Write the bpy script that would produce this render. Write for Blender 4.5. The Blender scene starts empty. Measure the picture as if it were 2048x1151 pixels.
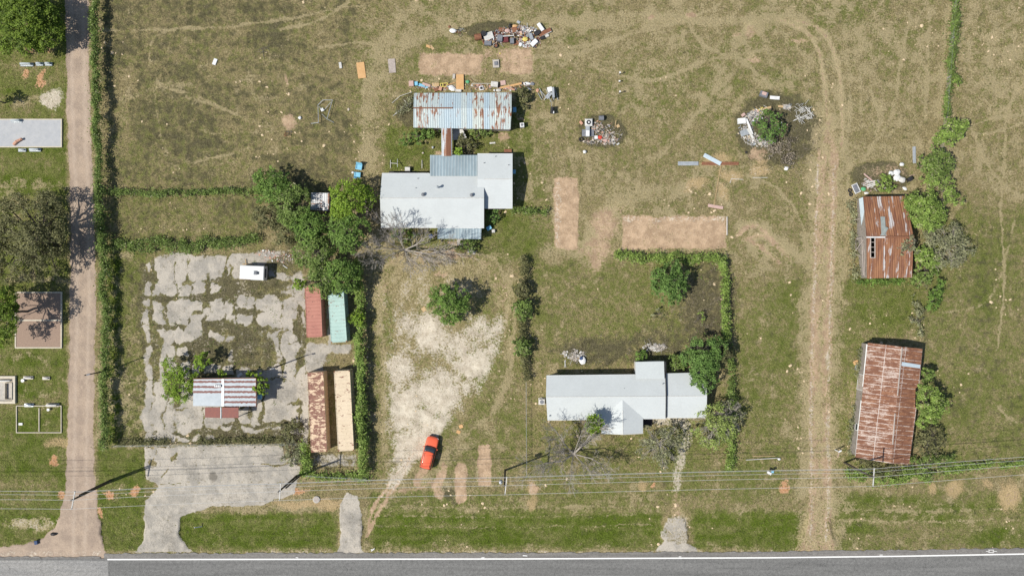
import bpy, math, random
import numpy as np
from math import radians, sin, cos, pi

# ------------------------------------------------------------------ camera, light
SC = bpy.context.scene
COL = SC.collection
S = 0.0785           # metres per photograph pixel at ground level
H = 120.0            # flying height
CX, CY = 1024.0, 575.5
cam_d = bpy.data.cameras.new("camera")
cam = bpy.data.objects.new("camera", cam_d)
COL.objects.link(cam)
cam.location = (0, 0, H)
cam_d.sensor_fit = 'HORIZONTAL'
cam_d.angle = 2 * math.atan(1024 * S / H)
cam_d.clip_end = 6000
SC.camera = cam

SUNV = np.array([-0.72, -0.27, 1.0])
elev = math.atan(1.0 / math.hypot(SUNV[0], SUNV[1]))
az = math.atan2(SUNV[0], SUNV[1])            # from +Y towards +X
w = bpy.data.worlds.new("World"); SC.world = w; w.use_nodes = True
nt = w.node_tree; nt.nodes.clear()
sky = nt.nodes.new('ShaderNodeTexSky'); sky.sky_type = 'NISHITA'; sky.sun_disc = False
sky.sun_elevation = elev; sky.sun_rotation = az
bg = nt.nodes.new('ShaderNodeBackground'); bg.inputs[1].default_value = 0.088
wo = nt.nodes.new('ShaderNodeOutputWorld')
nt.links.new(sky.outputs[0], bg.inputs[0]); nt.links.new(bg.outputs[0], wo.inputs[0])
sl = bpy.data.lights.new("sun", 'SUN'); sl.energy = 4.6; sl.angle = radians(0.53); sl.color = (1.0, 0.945, 0.86)
sun = bpy.data.objects.new("sun", sl); COL.objects.link(sun)
sun.rotation_euler = (pi / 2 - elev, 0, pi - az)
SC.view_settings.view_transform = 'Standard'; SC.view_settings.look = 'None'
SC.view_settings.exposure = 0.23; SC.view_settings.gamma = 1.0

RNG = random.Random(7)
NR = np.random.default_rng(11)

# ------------------------------------------------------------------ helpers
def G(px, py, h=0.0):
    """world point at height h standing where the photograph shows (px, py)"""
    k = (H - h) / H
    return ((px - CX) * S * k, (CY - py) * S * k, h)

def tag(o, label=None, cat=None, group=None, kind=None):
    if label: o['label'] = label
    if cat: o['category'] = cat
    if group: o['group'] = group
    if kind: o['kind'] = kind
    return o

def thing(name, label, cat, loc=(0, 0, 0), group=None, rz=0.0):
    o = bpy.data.objects.new(name, None); COL.objects.link(o)
    o.empty_display_size = 0.2
    o.location = loc; o.rotation_euler = (0, 0, rz)
    return tag(o, label, cat, group)

def link_mesh(name, me, mat, parent=None):
    o = bpy.data.objects.new(name, me); COL.objects.link(o)
    if mat: me.materials.append(mat)
    if parent is not None: o.parent = parent
    return o

def root_loc(p):
    l = np.zeros(3)
    while p is not None:
        l += np.array(p.location); p = p.parent
    return l

class MB:
    def __init__(s): s.v = []; s.f = []
    def add(s, vs, fs):
        b = len(s.v); s.v += [tuple(map(float, p)) for p in vs]; s.f += [tuple(b + i for i in f) for f in fs]; return s
    def box(s, c, d, rz=0.0, rx=0.0, ry=0.0, taper=1.0):
        x, y, z = d[0] / 2, d[1] / 2, d[2] / 2
        P = [(-x, -y, -z), (x, -y, -z), (x, y, -z), (-x, y, -z), (-x * taper, -y * taper, z), (x * taper, -y * taper, z), (x * taper, y * taper, z), (-x * taper, y * taper, z)]
        return s.add([rot(p, rx, ry, rz, c) for p in P], [(0, 3, 2, 1), (4, 5, 6, 7), (0, 1, 5, 4), (1, 2, 6, 5), (2, 3, 7, 6), (3, 0, 4, 7)])
    def cbox(s, c, d, b=0.03, rz=0.0, rx=0.0, ry=0.0):
        """box with chamfered top edges"""
        x, y, z = d[0] / 2, d[1] / 2, d[2] / 2
        b = min(b, x * .6, y * .6, z * .9)
        P = []
        for (xx, yy, zz) in ((x - b, y - b, -z), (x, y, -z + b), (x, y, z - b), (x - b, y - b, z)):
            P += [(-xx, -yy, zz), (xx, -yy, zz), (xx, yy, zz), (-xx, yy, zz)]
        F = [(0, 3, 2, 1), (12, 13, 14, 15)]
        for k in range(3):
            for i in range(4):
                j = (i + 1) % 4; F.append((k * 4 + i, k * 4 + j, k * 4 + 4 + j, k * 4 + 4 + i))
        return s.add([rot(p, rx, ry, rz, c) for p in P], F)
    def cyl(s, a, b, ra, rb=None, n=8, cap=True):
        rb = ra if rb is None else rb
        a = np.array(a, float); b = np.array(b, float); d = b - a; L = np.linalg.norm(d)
        if L < 1e-6: return s
        d /= L
        t = np.array([0, 0, 1.]) if abs(d[2]) < .9 else np.array([1., 0, 0])
        u = np.cross(d, t); u /= np.linalg.norm(u); w_ = np.cross(d, u)
        P = []
        for (c, r) in ((a, ra), (b, rb)):
            for i in range(n):
                th = 2 * pi * i / n; P.append(c + r * (cos(th) * u + sin(th) * w_))
        F = [(i, (i + 1) % n, n + (i + 1) % n, n + i) for i in range(n)]
        if cap: F += [tuple(range(n - 1, -1, -1)), tuple(range(n, 2 * n))]
        return s.add(P, F)
    def tube(s, pts, r, n=6, r2=None):
        m = len(pts) - 1
        for i in range(m):
            a = r if r2 is None else r + (r2 - r) * i / m
            b = r if r2 is None else r + (r2 - r) * (i + 1) / m
            s.cyl(pts[i], pts[i + 1], a, b, n)
        return s
    def ring(s, c, R, r, n=20, m=8, rx=0.0, ry=0.0, rz=0.0):
        P = []
        for i in range(n):
            a = 2 * pi * i / n
            for j in range(m):
                b = 2 * pi * j / m
                P.append(rot(((R + r * cos(b)) * cos(a), (R + r * cos(b)) * sin(a), r * sin(b)), rx, ry, rz, c))
        F = [(i * m + j, ((i + 1) % n) * m + j, ((i + 1) % n) * m + (j + 1) % m, i * m + (j + 1) % m) for i in range(n) for j in range(m)]
        return s.add(P, F)
    def slab(s, top, t=0.08):
        """polygon sheet (3-D points, counter-clockwise from above) with thickness"""
        n = len(top); bot = [(p[0], p[1], p[2] - t) for p in top]
        F = [tuple(range(n)), tuple(range(2 * n - 1, n - 1, -1))] + [(i, n + i, n + (i + 1) % n, (i + 1) % n) for i in range(n)]
        return s.add(list(top) + bot, F)
    def lathe(s, c, prof, n=16):
        P = []
        for (r, z) in prof:
            for i in range(n):
                a = 2 * pi * i / n; P.append((c[0] + r * cos(a), c[1] + r * sin(a), c[2] + z))
        F = [(k * n + i, k * n + (i + 1) % n, (k + 1) * n + (i + 1) % n, (k + 1) * n + i) for k in range(len(prof) - 1) for i in range(n)]
        F += [tuple(range(n - 1, -1, -1)), tuple(range((len(prof) - 1) * n, len(prof) * n))]
        return s.add(P, F)
    def lump(s, c, d, seed=0, n=7, m=5, rough=.25, rz=0.0):
        r = random.Random(seed); P = [(0, 0, -.5)]
        for k in range(1, m):
            ph = pi * k / m
            for i in range(n):
                a = 2 * pi * (i + .5 * (k % 2)) / n; q = 1 + r.uniform(-rough, rough)
                P.append((.5 * sin(ph) * cos(a) * q, .5 * sin(ph) * sin(a) * q, -.5 * cos(ph) * (1 + r.uniform(-rough, rough) * .6)))
        P.append((0, 0, .5))
        F = [(0, 1 + (i + 1) % n, 1 + i) for i in range(n)]
        for k in range(m - 2):
            for i in range(n):
                j = (i + 1) % n; F.append((1 + k * n + i, 1 + k * n + j, 1 + (k + 1) * n + j, 1 + (k + 1) * n + i))
        t = 1 + (m - 2) * n
        F += [(t + i, t + (i + 1) % n, len(P) - 1) for i in range(n)]
        return s.add([rot((p[0] * d[0], p[1] * d[1], p[2] * d[2]), 0, 0, rz, c) for p in P], F)
    def build(s, name, mat, parent=None, smooth=False, label=None):
        me = bpy.data.meshes.new(name); o0 = root_loc(parent)
        me.from_pydata([(p[0] - o0[0], p[1] - o0[1], p[2] - o0[2]) for p in s.v], [], s.f)
        if smooth: me.polygons.foreach_set('use_smooth', [True] * len(me.polygons))
        me.update()
        o = link_mesh(name, me, mat, parent)
        if label: o['label'] = label
        return o

def rot(p, rx, ry, rz, c=(0, 0, 0)):
    x, y, z = p
    if rx: y, z = y * cos(rx) - z * sin(rx), y * sin(rx) + z * cos(rx)
    if ry: x, z = x * cos(ry) + z * sin(ry), -x * sin(ry) + z * cos(ry)
    if rz: x, y = x * cos(rz) - y * sin(rz), x * sin(rz) + y * cos(rz)
    return (x + c[0], y + c[1], z + c[2])

def mesh_np(name, V, Q, mat, parent=None, attrs=None, smooth=False):
    me = bpy.data.meshes.new(name); o0 = root_loc(parent)
    V = np.asarray(V, np.float32) - o0.astype(np.float32); Q = np.asarray(Q, np.int32)
    me.vertices.add(len(V)); me.vertices.foreach_set('co', V.ravel())
    k = Q.shape[1]
    me.loops.add(Q.size); me.loops.foreach_set('vertex_index', Q.ravel())
    me.polygons.add(len(Q)); me.polygons.foreach_set('loop_start', np.arange(0, Q.size, k, dtype=np.int32))
    me.polygons.foreach_set('loop_total', np.full(len(Q), k, dtype=np.int32))
    if smooth: me.polygons.foreach_set('use_smooth', np.ones(len(Q), dtype=bool))
    for n, a in (attrs or {}).items():
        at = me.attributes.new(n, 'FLOAT', 'POINT'); at.data.foreach_set('value', np.asarray(a, np.float32))
    me.update(calc_edges=True)
    return link_mesh(name, me, mat, parent)

# ------------------------------------------------------------------ materials
class NT:
    def __init__(s, name):
        s.m = bpy.data.materials.new(name); s.m.use_nodes = True; s.t = s.m.node_tree; s.t.nodes.clear()
        s.out = s.t.nodes.new('ShaderNodeOutputMaterial')
        s._co = None
    def n(s, ty, **kw):
        x = s.t.nodes.new(ty)
        for k, v in kw.items(): setattr(x, k, v)
        return x
    def l(s, a, b): s.t.links.new(a, b)
    def put(s, sock, v):
        if isinstance(v, (int, float)): sock.default_value = v
        elif isinstance(v, tuple): sock.default_value = (*v, 1.0) if len(v) == 3 and sock.type == 'RGBA' else v
        else: s.l(v, sock)
    @property
    def co(s):
        if s._co is None: s._co = s.n('ShaderNodeTexCoord').outputs['Object']
        return s._co
    def map(s, scale=(1, 1, 1), rz=0.0, loc=(0, 0, 0)):
        m = s.n('ShaderNodeMapping'); s.l(s.co, m.inputs[0]); m.inputs['Scale'].default_value = scale
        m.inputs['Rotation'].default_value = (0, 0, rz); m.inputs['Location'].default_value = loc
        return m.outputs[0]
    def noise(s, scale, detail=4, rough=.6, vec=None, col=False, dist=0.0):
        x = s.n('ShaderNodeTexNoise'); s.l(vec if vec is not None else s.co, x.inputs['Vector'])
        x.inputs['Scale'].default_value = scale; x.inputs['Detail'].default_value = detail; x.inputs['Roughness'].default_value = rough
        x.inputs['Distortion'].default_value = dist
        return x.outputs['Color' if col else 'Fac']
    def math(s, op, a, b=None, c=None, clamp=False):
        x = s.n('ShaderNodeMath', operation=op, use_clamp=clamp); s.put(x.inputs[0], a)
        if b is not None: s.put(x.inputs[1], b)
        if c is not None: s.put(x.inputs[2], c)
        return x.outputs[0]
    def rng(s, v, a, b, c=0.0, d=1.0, smooth=True):
        x = s.n('ShaderNodeMapRange'); x.interpolation_type = 'SMOOTHSTEP' if smooth else 'LINEAR'
        s.put(x.inputs['Value'], v); s.put(x.inputs['From Min'], a); s.put(x.inputs['From Max'], b); s.put(x.inputs['To Min'], c); s.put(x.inputs['To Max'], d)
        return x.outputs[0]
    def mix(s, f, a, b, mode='MIX'):
        x = s.n('ShaderNodeMix', data_type='RGBA', blend_type=mode); s.put(x.inputs[0], f); s.put(x.inputs[6], a); s.put(x.inputs[7], b)
        return x.outputs[2]
    def attr(s, name):
        return s.n('ShaderNodeAttribute', attribute_name=name).outputs['Fac']
    def scale(s, col, f):
        x = s.n('ShaderNodeVectorMath', operation='SCALE'); s.put(x.inputs[0], col); s.put(x.inputs['Scale'], f); return x.outputs[0]
    def bump(s, hgt, strength=.4, dist=.05):
        b = s.n('ShaderNodeBump'); s.l(hgt, b.inputs['Height']); b.inputs['Strength'].default_value = strength; b.inputs['Distance'].default_value = dist
        return b.outputs[0]
    def bsdf(s, col, rough=.8, metal=0.0, normal=None, spec=.4, transl=0.0):
        p = s.n('ShaderNodeBsdfPrincipled'); s.put(p.inputs['Base Color'], col); s.put(p.inputs['Roughness'], rough); s.put(p.inputs['Metallic'], metal)
        p.inputs['Specular IOR Level'].default_value = spec
        if normal is not None: s.l(normal, p.inputs['Normal'])
        o = p.outputs[0]
        if transl:
            t = s.n('ShaderNodeBsdfTranslucent'); s.put(t.inputs[0], col)
            mx = s.n('ShaderNodeMixShader'); mx.inputs[0].default_value = transl; s.l(o, mx.inputs[1]); s.l(t.outputs[0], mx.inputs[2]); o = mx.outputs[0]
        s.l(o, s.out.inputs[0]); return s.m

def plain(name, c, c2=None, sc=2.0, rough=.75, metal=0.0, spec=.3, bump=.25, wear=None, wear_amt=.0):
    t = NT(name)
    c2 = c2 or tuple(v * .72 for v in c)
    n1 = t.noise(sc, 5, .65); n2 = t.noise(sc * 9, 3, .6)
    col = t.mix(t.rng(n1, .3, .7), c, c2)
    if wear: col = t.mix(t.rng(t.noise(sc * 1.7, 8, .7), .62 - wear_amt, .66 - wear_amt * .8), col, wear)
    col = t.scale(col, t.rng(n2, .2, .8, .86, 1.1))
    return t.bsdf(col, rough, metal, t.bump(n2, bump, .02), spec)

RUST1 = (.155, .066, .042); RUST2 = (.27, .125, .065)
def rust_roof(name, metal=(.40, .47, .50), rust=RUST1, rust2=RUST2, amt=.5, sx=2.2, sy=.25, rz=0.0, rib=.35, blot=.5, alt=None, bright=(.62, .6, .57)):
    """corrugated sheet; streaks run along local y (after rz); amt = share of rust"""
    t = NT(name)
    v = t.map((1, 1, 1), rz)
    sep = t.n('ShaderNodeSeparateXYZ'); t.l(v, sep.inputs[0]); x, y = sep.outputs[0], sep.outputs[1]
    vs = t.map((sx, sy, 1), rz)
    n = t.noise(1.0, 6, .62, vs); m = t.noise(.55, 4, .6); f = t.noise(7, 4, .7)
    pan = t.math('FLOOR', t.math('DIVIDE', x, .86))
    wn = t.n('ShaderNodeTexWhiteNoise', noise_dimensions='1D'); t.l(pan, wn.inputs['W'])
    base = t.mix(t.rng(wn.outputs[0], 0, 1), metal, alt or tuple(c * .86 for c in metal))
    base = t.mix(t.rng(n, .35, .75, 0, .5), base, bright)
    k = t.math('ADD', t.math('ADD', n, t.math('MULTIPLY', t.math('SUBTRACT', m, .5), blot)), t.math('MULTIPLY', t.math('SUBTRACT', wn.outputs[0], .5), .16))
    k = t.math('ADD', k, t.math('MULTIPLY', t.math('SUBTRACT', f, .5), .18))
    msk = t.rng(k, .5 - (amt - .5) * .6 - .02, .5 - (amt - .5) * .6 + .035)
    rc = t.mix(t.rng(t.noise(1.4, 5, .7, vs), .35, .65), rust, rust2)
    col = t.mix(msk, base, rc)
    w_ = t.math('SINE', t.math('MULTIPLY', x, 2 * pi / rib))
    seam = t.rng(t.math('ABSOLUTE', t.math('SUBTRACT', t.math('FRACT', t.math('DIVIDE', x, .86)), .5)), .46, .5, 1, .72)
    col = t.scale(t.scale(col, seam), t.rng(f, .2, .8, .82, 1.14))
    return t.bsdf(col, .55, .0, t.bump(w_, .5, .03), .35)

def leaf_mat(name, dark, light, tr=.3, third=None):
    t = NT(name)
    r = t.attr('rnd'); c = t.mix(t.rng(r, 0, 1, smooth=False), dark, light)
    if third: c = t.mix(t.rng(r, .86, .9), c, third)
    c = t.scale(c, t.rng(t.noise(1.3, 4, .65), .32, .68, .58, 1.38))
    return t.bsdf(c, .6, 0, None, .25, tr)

M = {}
M['leaf_oak'] = leaf_mat('oak leaves', (.075, .125, .018), (.21, .30, .035))
M['leaf_bright'] = leaf_mat('bright green leaves', (.11, .19, .02), (.29, .42, .05))
M['leaf_green'] = leaf_mat('green leaves', (.085, .155, .03), (.22, .34, .075))
M['leaf_deep'] = leaf_mat('deep green leaves', (.075, .145, .03), (.20, .32, .085))
M['leaf_vine'] = leaf_mat('vine leaves', (.10, .155, .035), (.24, .33, .085), third=(.34, .35, .19))
M['leaf_vine_bright'] = leaf_mat('brighter vine leaves', (.14, .22, .045), (.31, .42, .10), third=(.38, .39, .2))  # brighter green leaf tone for some of the hedges and trees
M['leaf_olive'] = leaf_mat('olive leaves', (.10, .108, .042), (.235, .23, .105))
M['leaf_grey'] = leaf_mat('grey green leaves', (.17, .175, .095), (.34, .35, .20))
M['leaf_yel'] = leaf_mat('yellow green leaves', (.17, .23, .05), (.38, .46, .14))
M['leaf_dead'] = leaf_mat('dead stems', (.14, .12, .09), (.34, .29, .225), .1)
M['straw'] = leaf_mat('dry straw', (.33, .27, .165), (.58, .49, .32), .15)
M['weed_dark'] = leaf_mat('dull weeds', (.085, .08, .045), (.21, .185, .115), .15)
M['blade'] = leaf_mat('grass blades', (.14, .15, .045), (.35, .33, .135), .25, third=(.45, .38, .24))
M['bark'] = plain('bark', (.10, .085, .07), (.17, .15, .13), 4)
M['bark_pale'] = plain('bare grey bark', (.42, .385, .34), (.27, .245, .215), 4)
M['steel'] = plain('galvanised steel', (.42, .45, .47), (.33, .36, .38), 3, .45, .3)
M['pole_wood'] = plain('creosoted wood', (.055, .045, .038), (.09, .075, .06), 5)
M['white'] = plain('white paint', (.72, .73, .72), (.60, .61, .60), 1.5, .5)
M['offwhite'] = plain('dirty white plastic', (.60, .60, .57), (.45, .44, .41), 3)
M['board'] = plain('weathered board', (.30, .26, .23), (.42, .37, .33), 4)
M['ply'] = plain('orange plywood', (.58, .36, .17), (.50, .30, .13), 1.4)
M['timber'] = plain('fresh timber', (.52, .38, .21), (.40, .28, .15), 3)
M['black'] = plain('black plastic', (.018, .018, .02), (.035, .035, .037), 4, .5)
M['rubber'] = plain('tyre rubber', (.022, .021, .021), (.05, .045, .042), 5, .85)
M['rustm'] = plain('rusty steel', RUST2, RUST1, 5)
M['grey'] = plain('grey plastic', (.20, .21, .23), (.13, .14, .16), 4)
M['blue'] = plain('faded blue plastic', (.22, .50, .66), (.16, .40, .56), 3)
M['dkblue'] = plain('dark blue plastic', (.03, .06, .14), (.05, .08, .16), 3)
M['red'] = plain('red plastic', (.60, .07, .04), (.45, .06, .04), 3)
M['maroon'] = plain('maroon cloth', (.16, .035, .035), (.10, .03, .035), 5)
M['yellow'] = plain('yellow foam', (.62, .52, .14), (.50, .42, .12), 5)
M['green_pl'] = plain('green plastic', (.12, .42, .20), (.10, .33, .17), 4)
M['pinkish'] = plain('pink faded card', (.52, .36, .31), (.42, .30, .27), 4)
M['brick'] = plain('broken brick', (.45, .22, .14), (.52, .33, .24), 8)
M['stone'] = plain('pale stone', (.56, .50, .42), (.44, .38, .31), 8)
M['cement'] = plain('cement', (.46, .43, .38), (.35, .33, .30), 2.5)
M['kerb'] = plain('cream kerb concrete', (.58, .53, .42), (.48, .43, .35), 2.5)
M['granite'] = plain('polished grey granite', (.42, .47, .49), (.35, .39, .41), 12, .3, 0, .5)
M['glass'] = plain('window glass', (.03, .04, .05), (.05, .06, .07), 1, .08, 0, .8, 0)
M['siding'] = plain('cream siding', (.55, .53, .48), (.46, .44, .40), 1.0)
M['plank'] = plain('grey barn planks', (.20, .18, .16), (.30, .27, .24), 3)
M['bag'] = plain('white rubbish bag', (.70, .71, .70), (.56, .57, .56), 6, .4)
M['wire'] = plain('aluminium wire', (.66, .66, .64), (.58, .58, .56), 1, .4, .1)
M['chrome'] = plain('bright trim', (.6, .6, .62), (.5, .5, .52), 1, .2, .8)
M['redgravel'] = plain('red brown gravel', (.335, .245, .185), (.25, .18, .14), 9, .95, bump=.9)
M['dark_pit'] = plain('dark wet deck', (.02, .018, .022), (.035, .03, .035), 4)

# ------------------------------------------------------------------ noise in numpy
def _h(ix, iy, seed):
    n = (ix.astype(np.int64) * 374761393 + iy.astype(np.int64) * 668265263 + seed * 982451653) & 0xffffffff
    n = ((n ^ (n >> 13)) * 1274126177) & 0xffffffff
    return ((n ^ (n >> 16)) & 0xffff) / 65535.0
def vnoise(x, y, seed=0):
    ix = np.floor(x); iy = np.floor(y); fx = x - ix; fy = y - iy
    fx = fx * fx * (3 - 2 * fx); fy = fy * fy * (3 - 2 * fy)
    a = _h(ix, iy, seed); b = _h(ix + 1, iy, seed); c = _h(ix, iy + 1, seed); d = _h(ix + 1, iy + 1, seed)
    return (a * (1 - fx) + b * fx) * (1 - fy) + (c * (1 - fx) + d * fx) * fy
def fbm(x, y, sc, oct=4, seed=0, rough=.55):
    s = 0; a = 1; t = 0
    for k in range(oct):
        s = s + a * vnoise(x * sc * 2 ** k + 17.3 * k, y * sc * 2 ** k - 9.1 * k, seed + k); t += a; a *= rough
    return s / t
def sst(x, a, b):
    t = np.clip((x - a) / (b - a), 0, 1); return t * t * (3 - 2 * t)

# ------------------------------------------------------------------ the ground sheet and its masks
def axis(lo, hi, st, far):
    core = np.arange(lo, hi + 1e-6, st); out = []; d = st
    while sum(out) < far: d *= 1.35; out.append(d)
    c = np.cumsum(out)
    return np.concatenate([lo - c[::-1], core, hi + c])
ST = 0.2
gx = axis(-85, 85, ST, 2200); gy = axis(-50, 50, ST, 2200)
XX, YY = np.meshgrid(gx, gy)
PX = XX / S + CX; PY = CY - YY / S                # photograph pixels, the unit all ground shapes are given in
wx = (fbm(XX, YY, .35, 4, 5) - .5); wy = (fbm(XX, YY, .35, 4, 9) - .5)
wfx = (fbm(XX, YY, 1.3, 3, 15) - .5); wfy = (fbm(XX, YY, 1.3, 3, 19) - .5)
QX = PX + wx * 26 + wfx * 8; QY = PY + wy * 26 + wfy * 8          # warped: ragged natural outlines
RX = PX + wx * 6 + wfx * 7; RY = PY + wy * 6 + wfy * 7            # slightly ragged outlines

def ell(cx, cy, rx, ry, soft=.35, w=1, rz=0.0):
    X, Y = (QX, QY) if w == 1 else (RX, RY) if w == 2 else (PX, PY)
    dx, dy = X - cx, Y - cy
    if rz: dx, dy = dx * cos(rz) + dy * sin(rz), -dx * sin(rz) + dy * cos(rz)
    d = np.sqrt((dx / rx) ** 2 + (dy / ry) ** 2); return 1 - sst(d, 1 - soft, 1 + soft)
def rect(x0, y0, x1, y1, soft=5, w=2):
    X, Y = (QX, QY) if w == 1 else (RX, RY) if w == 2 else (PX, PY)
    d = np.maximum(np.maximum(x0 - X, X - x1), np.maximum(y0 - Y, Y - y1)); return 1 - sst(d, -soft, soft)
def line(pts, wd, soft=3, w=2):
    X, Y = (QX, QY) if w == 1 else (RX, RY) if w == 2 else (PX, PY)
    if isinstance(wd, (int, float)): wd = [wd] * len(pts)
    best = np.full(X.shape, 1e9)
    x0 = min(p[0] for p in pts) - 60; x1 = max(p[0] for p in pts) + 60; y0 = min(p[1] for p in pts) - 60; y1 = max(p[1] for p in pts) + 60
    m = (X > x0) & (X < x1) & (Y > y0) & (Y < y1); Xm = X[m]; Ym = Y[m]; b = best[m]
    for (a, c, w0, w1) in zip(pts[:-1], pts[1:], wd[:-1], wd[1:]):
        dx, dy = c[0] - a[0], c[1] - a[1]; L2 = dx * dx + dy * dy + 1e-9
        t = np.clip(((Xm - a[0]) * dx + (Ym - a[1]) * dy) / L2, 0, 1)
        d = np.hypot(Xm - a[0] - t * dx, Ym - a[1] - t * dy) - (w0 + (w1 - w0) * t) / 2
        b = np.minimum(b, d)
    best[m] = b
    return 1 - sst(best, -soft, soft)
def poly(pts, soft=3, w=2):
    X, Y = (QX, QY) if w == 1 else (RX, RY) if w == 2 else (PX, PY)
    ins = np.zeros(X.shape, bool); best = np.full(X.shape, 1e9)
    n = len(pts)
    for i in range(n):
        a = pts[i]; c = pts[(i + 1) % n]; dx, dy = c[0] - a[0], c[1] - a[1]
        t = np.clip(((X - a[0]) * dx + (Y - a[1]) * dy) / (dx * dx + dy * dy + 1e-9), 0, 1)
        best = np.minimum(best, np.hypot(X - a[0] - t * dx, Y - a[1] - t * dy))
        if dy != 0:
            cr = ((a[1] > Y) != (c[1] > Y)) & (X < (c[0] - a[0]) * (Y - a[1]) / dy + a[0]); ins ^= cr
    return 1 - sst(np.where(ins, -best, best), -soft, soft)
def bez(pts, n=24):
    """smooth curve through points"""
    P = [pts[0]] + list(pts) + [pts[-1]]; out = []
    for i in range(1, len(P) - 2):
        for k in range(n // (len(pts) - 1) + 1):
            t = k / (n // (len(pts) - 1) + 1)
            q = [0.5 * (2 * P[i][j] + (-P[i - 1][j] + P[i + 1][j]) * t + (2 * P[i - 1][j] - 5 * P[i][j] + 4 * P[i + 1][j] - P[i + 2][j]) * t * t + (-P[i - 1][j] + 3 * P[i][j] - 3 * P[i + 1][j] + P[i + 2][j]) * t ** 3) for j in (0, 1)]
            out.append(tuple(q))
    out.append(tuple(pts[-1])); return out

nb = fbm(XX, YY, .045, 4, 31); nm = fbm(XX, YY, .16, 5, 41); nf = fbm(XX, YY, .9, 4, 51)
def over(a, m, v): return a * (1 - m) + v * m
lush = .30 + (nb - .5) * .7 + (nm - .5) * .5
dry = .42 + (nm - .5) * .5 - (nb - .5) * .3
dark = .10 + (nm - .5) * .3
soil = np.zeros(XX.shape); red = np.zeros(XX.shape); pale = np.zeros(XX.shape); conc = np.zeros(XX.shape); ochre = np.zeros(XX.shape)

# broad regions
nwf = rect(200, -60, 715, 385, 34, 1); dark = over(dark, nwf, .50 + (nm - .5) * 1.0); dry = over(dry, nwf, .12 + (nf - .5) * .3); lush = over(lush, nwf, .34 + (nm - .5) * .8)
lush = over(lush, rect(205, 250, 520, 380, 40) * .7, .55 + (nm - .5) * .5)
m = rect(208, 385, 525, 485, 10); dark = over(dark, m, .38 + (nm - .5) * .6); lush = over(lush, m, .55 + (nm - .5) * .6); dry = over(dry, m, .10)
m = ell(1330, 210, 170, 120, .5); lush = over(lush, m * .6, .52 + (nm - .5) * .6); dry = over(dry, m * .4, .34)
m = rect(1250, -60, 2200, 180, 60); dry = over(dry, m * .6, .52 + (nm - .5) * .5)
m = rect(1670, 60, 2200, 330, 60); dry = over(dry, m * .7, .55 + (nm - .5) * .5)
m = rect(1925, -60, 2200, 560, 40); dry = over(dry, m, .42 + (nm - .5) * .6); lush = over(lush, m, .30)
m = ell(2010, 130, 70, 90, .6); dry = over(dry, m, .62)
m = rect(1850, 420, 2200, 930, 30); lush = over(lush, m, .62 + (nm - .5) * .7); dry = over(dry, m, .14 + (nf - .5) * .3); dark = over(dark, m, .22 + (nm - .5) * .7)
m = ell(1770, 605, 90, 70, .4); lush = over(lush, m, .8); dry = over(dry, m, .05)
m = rect(1060, 520, 1450, 730, 18); lush = over(lush, m, .55 + (nm - .5) * .5); dry = over(dry, m, .20 + (nf - .5) * .3)
m = ell(1415, 610, 55, 80, .5); dark = over(dark, m, .85); lush = over(lush, m * .6, .1)
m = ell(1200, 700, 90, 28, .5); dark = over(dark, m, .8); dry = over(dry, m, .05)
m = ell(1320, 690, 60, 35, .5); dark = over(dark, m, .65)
m = ell(1020, 470, 75, 60, .4); lush = over(lush, m, .85); dry = over(dry, m, .03)
m = rect(1070, 150, 1110, 440, 14); lush = over(lush, m, .45)
m = ell(1050, 380, 30, 90, .5); lush = over(lush, m, .7)
m = rect(1040, 840, 1480, 1000, 25); lush = over(lush, m, .58 + (nm - .5) * .5); dry = over(dry, m, .18 + (nf - .5) * .3)
m = rect(1465, 560, 1600, 1000, 20); lush = over(lush, m, .62 + (nm - .5) * .6); dry = over(dry, m, .24 + (nf - .5) * .4)
m = rect(1660, 650, 1730, 940, 16); lush = over(lush, m, .6); dry = over(dry, m, .24)
m = rect(770, 250, 860, 345, 10); lush = over(lush, m, .8); dry = over(dry, m, .15)
m = rect(850, 258, 1060, 310, 8); lush = over(lush, m, .75); dry = over(dry, m, .2)
m = rect(1022, 180, 1060, 300, 8); lush = over(lush, m, .75)
m = rect(800, 455, 1000, 500, 10); lush = over(lush, m, .75)
m = rect(940, 560, 1040, 960, 16); lush = over(lush, m, .55 + (nm - .5) * .6); dry = over(dry, m, .3)
m = rect(745, 505, 785, 950, 10); lush = over(lush, m, .5); dry = over(dry, m, .35)
# cemetery lawn
m = rect(-900, -300, 134, 1104, 4); lush = over(lush, m, .80 + (nm - .5) * .5 + (vnoise(PX * .004, PY * .05, 3) - .5) * .5); dry = over(dry, m, .06 + (vnoise(PX * .008, PY * .07, 4) - .5) * .5); dark = over(dark, m, .02)
m = ell(20, 370, 160, 12, .6); dry = over(dry, m, .55)
m = ell(20, 203, 90, 10, .6); dry = over(dry, m, .6)
m = ell(80, 560, 120, 10, .8); dry = over(dry, m, .7)
m = ell(20, 715, 70, 8, .8); dry = over(dry, m, .6)
m = ell(0, 400, 60, 30, .6); dry = over(dry, m, .5)
for c in ((60, 98, 9, 10), (82, 155, 9, 22), (48, 150, 6, 14), (98, 100, 8, 8)): red = np.maximum(red, ell(*c, .5) * .68)
ochre = np.maximum(ochre, ell(114, 150, 8, 20, .6) * .5)
pale = np.maximum(pale, ell(105, 200, 24, 20, .4) * .75)
m = ell(70, 1050, 60, 14, .6); dry = over(dry, m, .8); pale = np.maximum(pale, m * .45)
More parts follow.
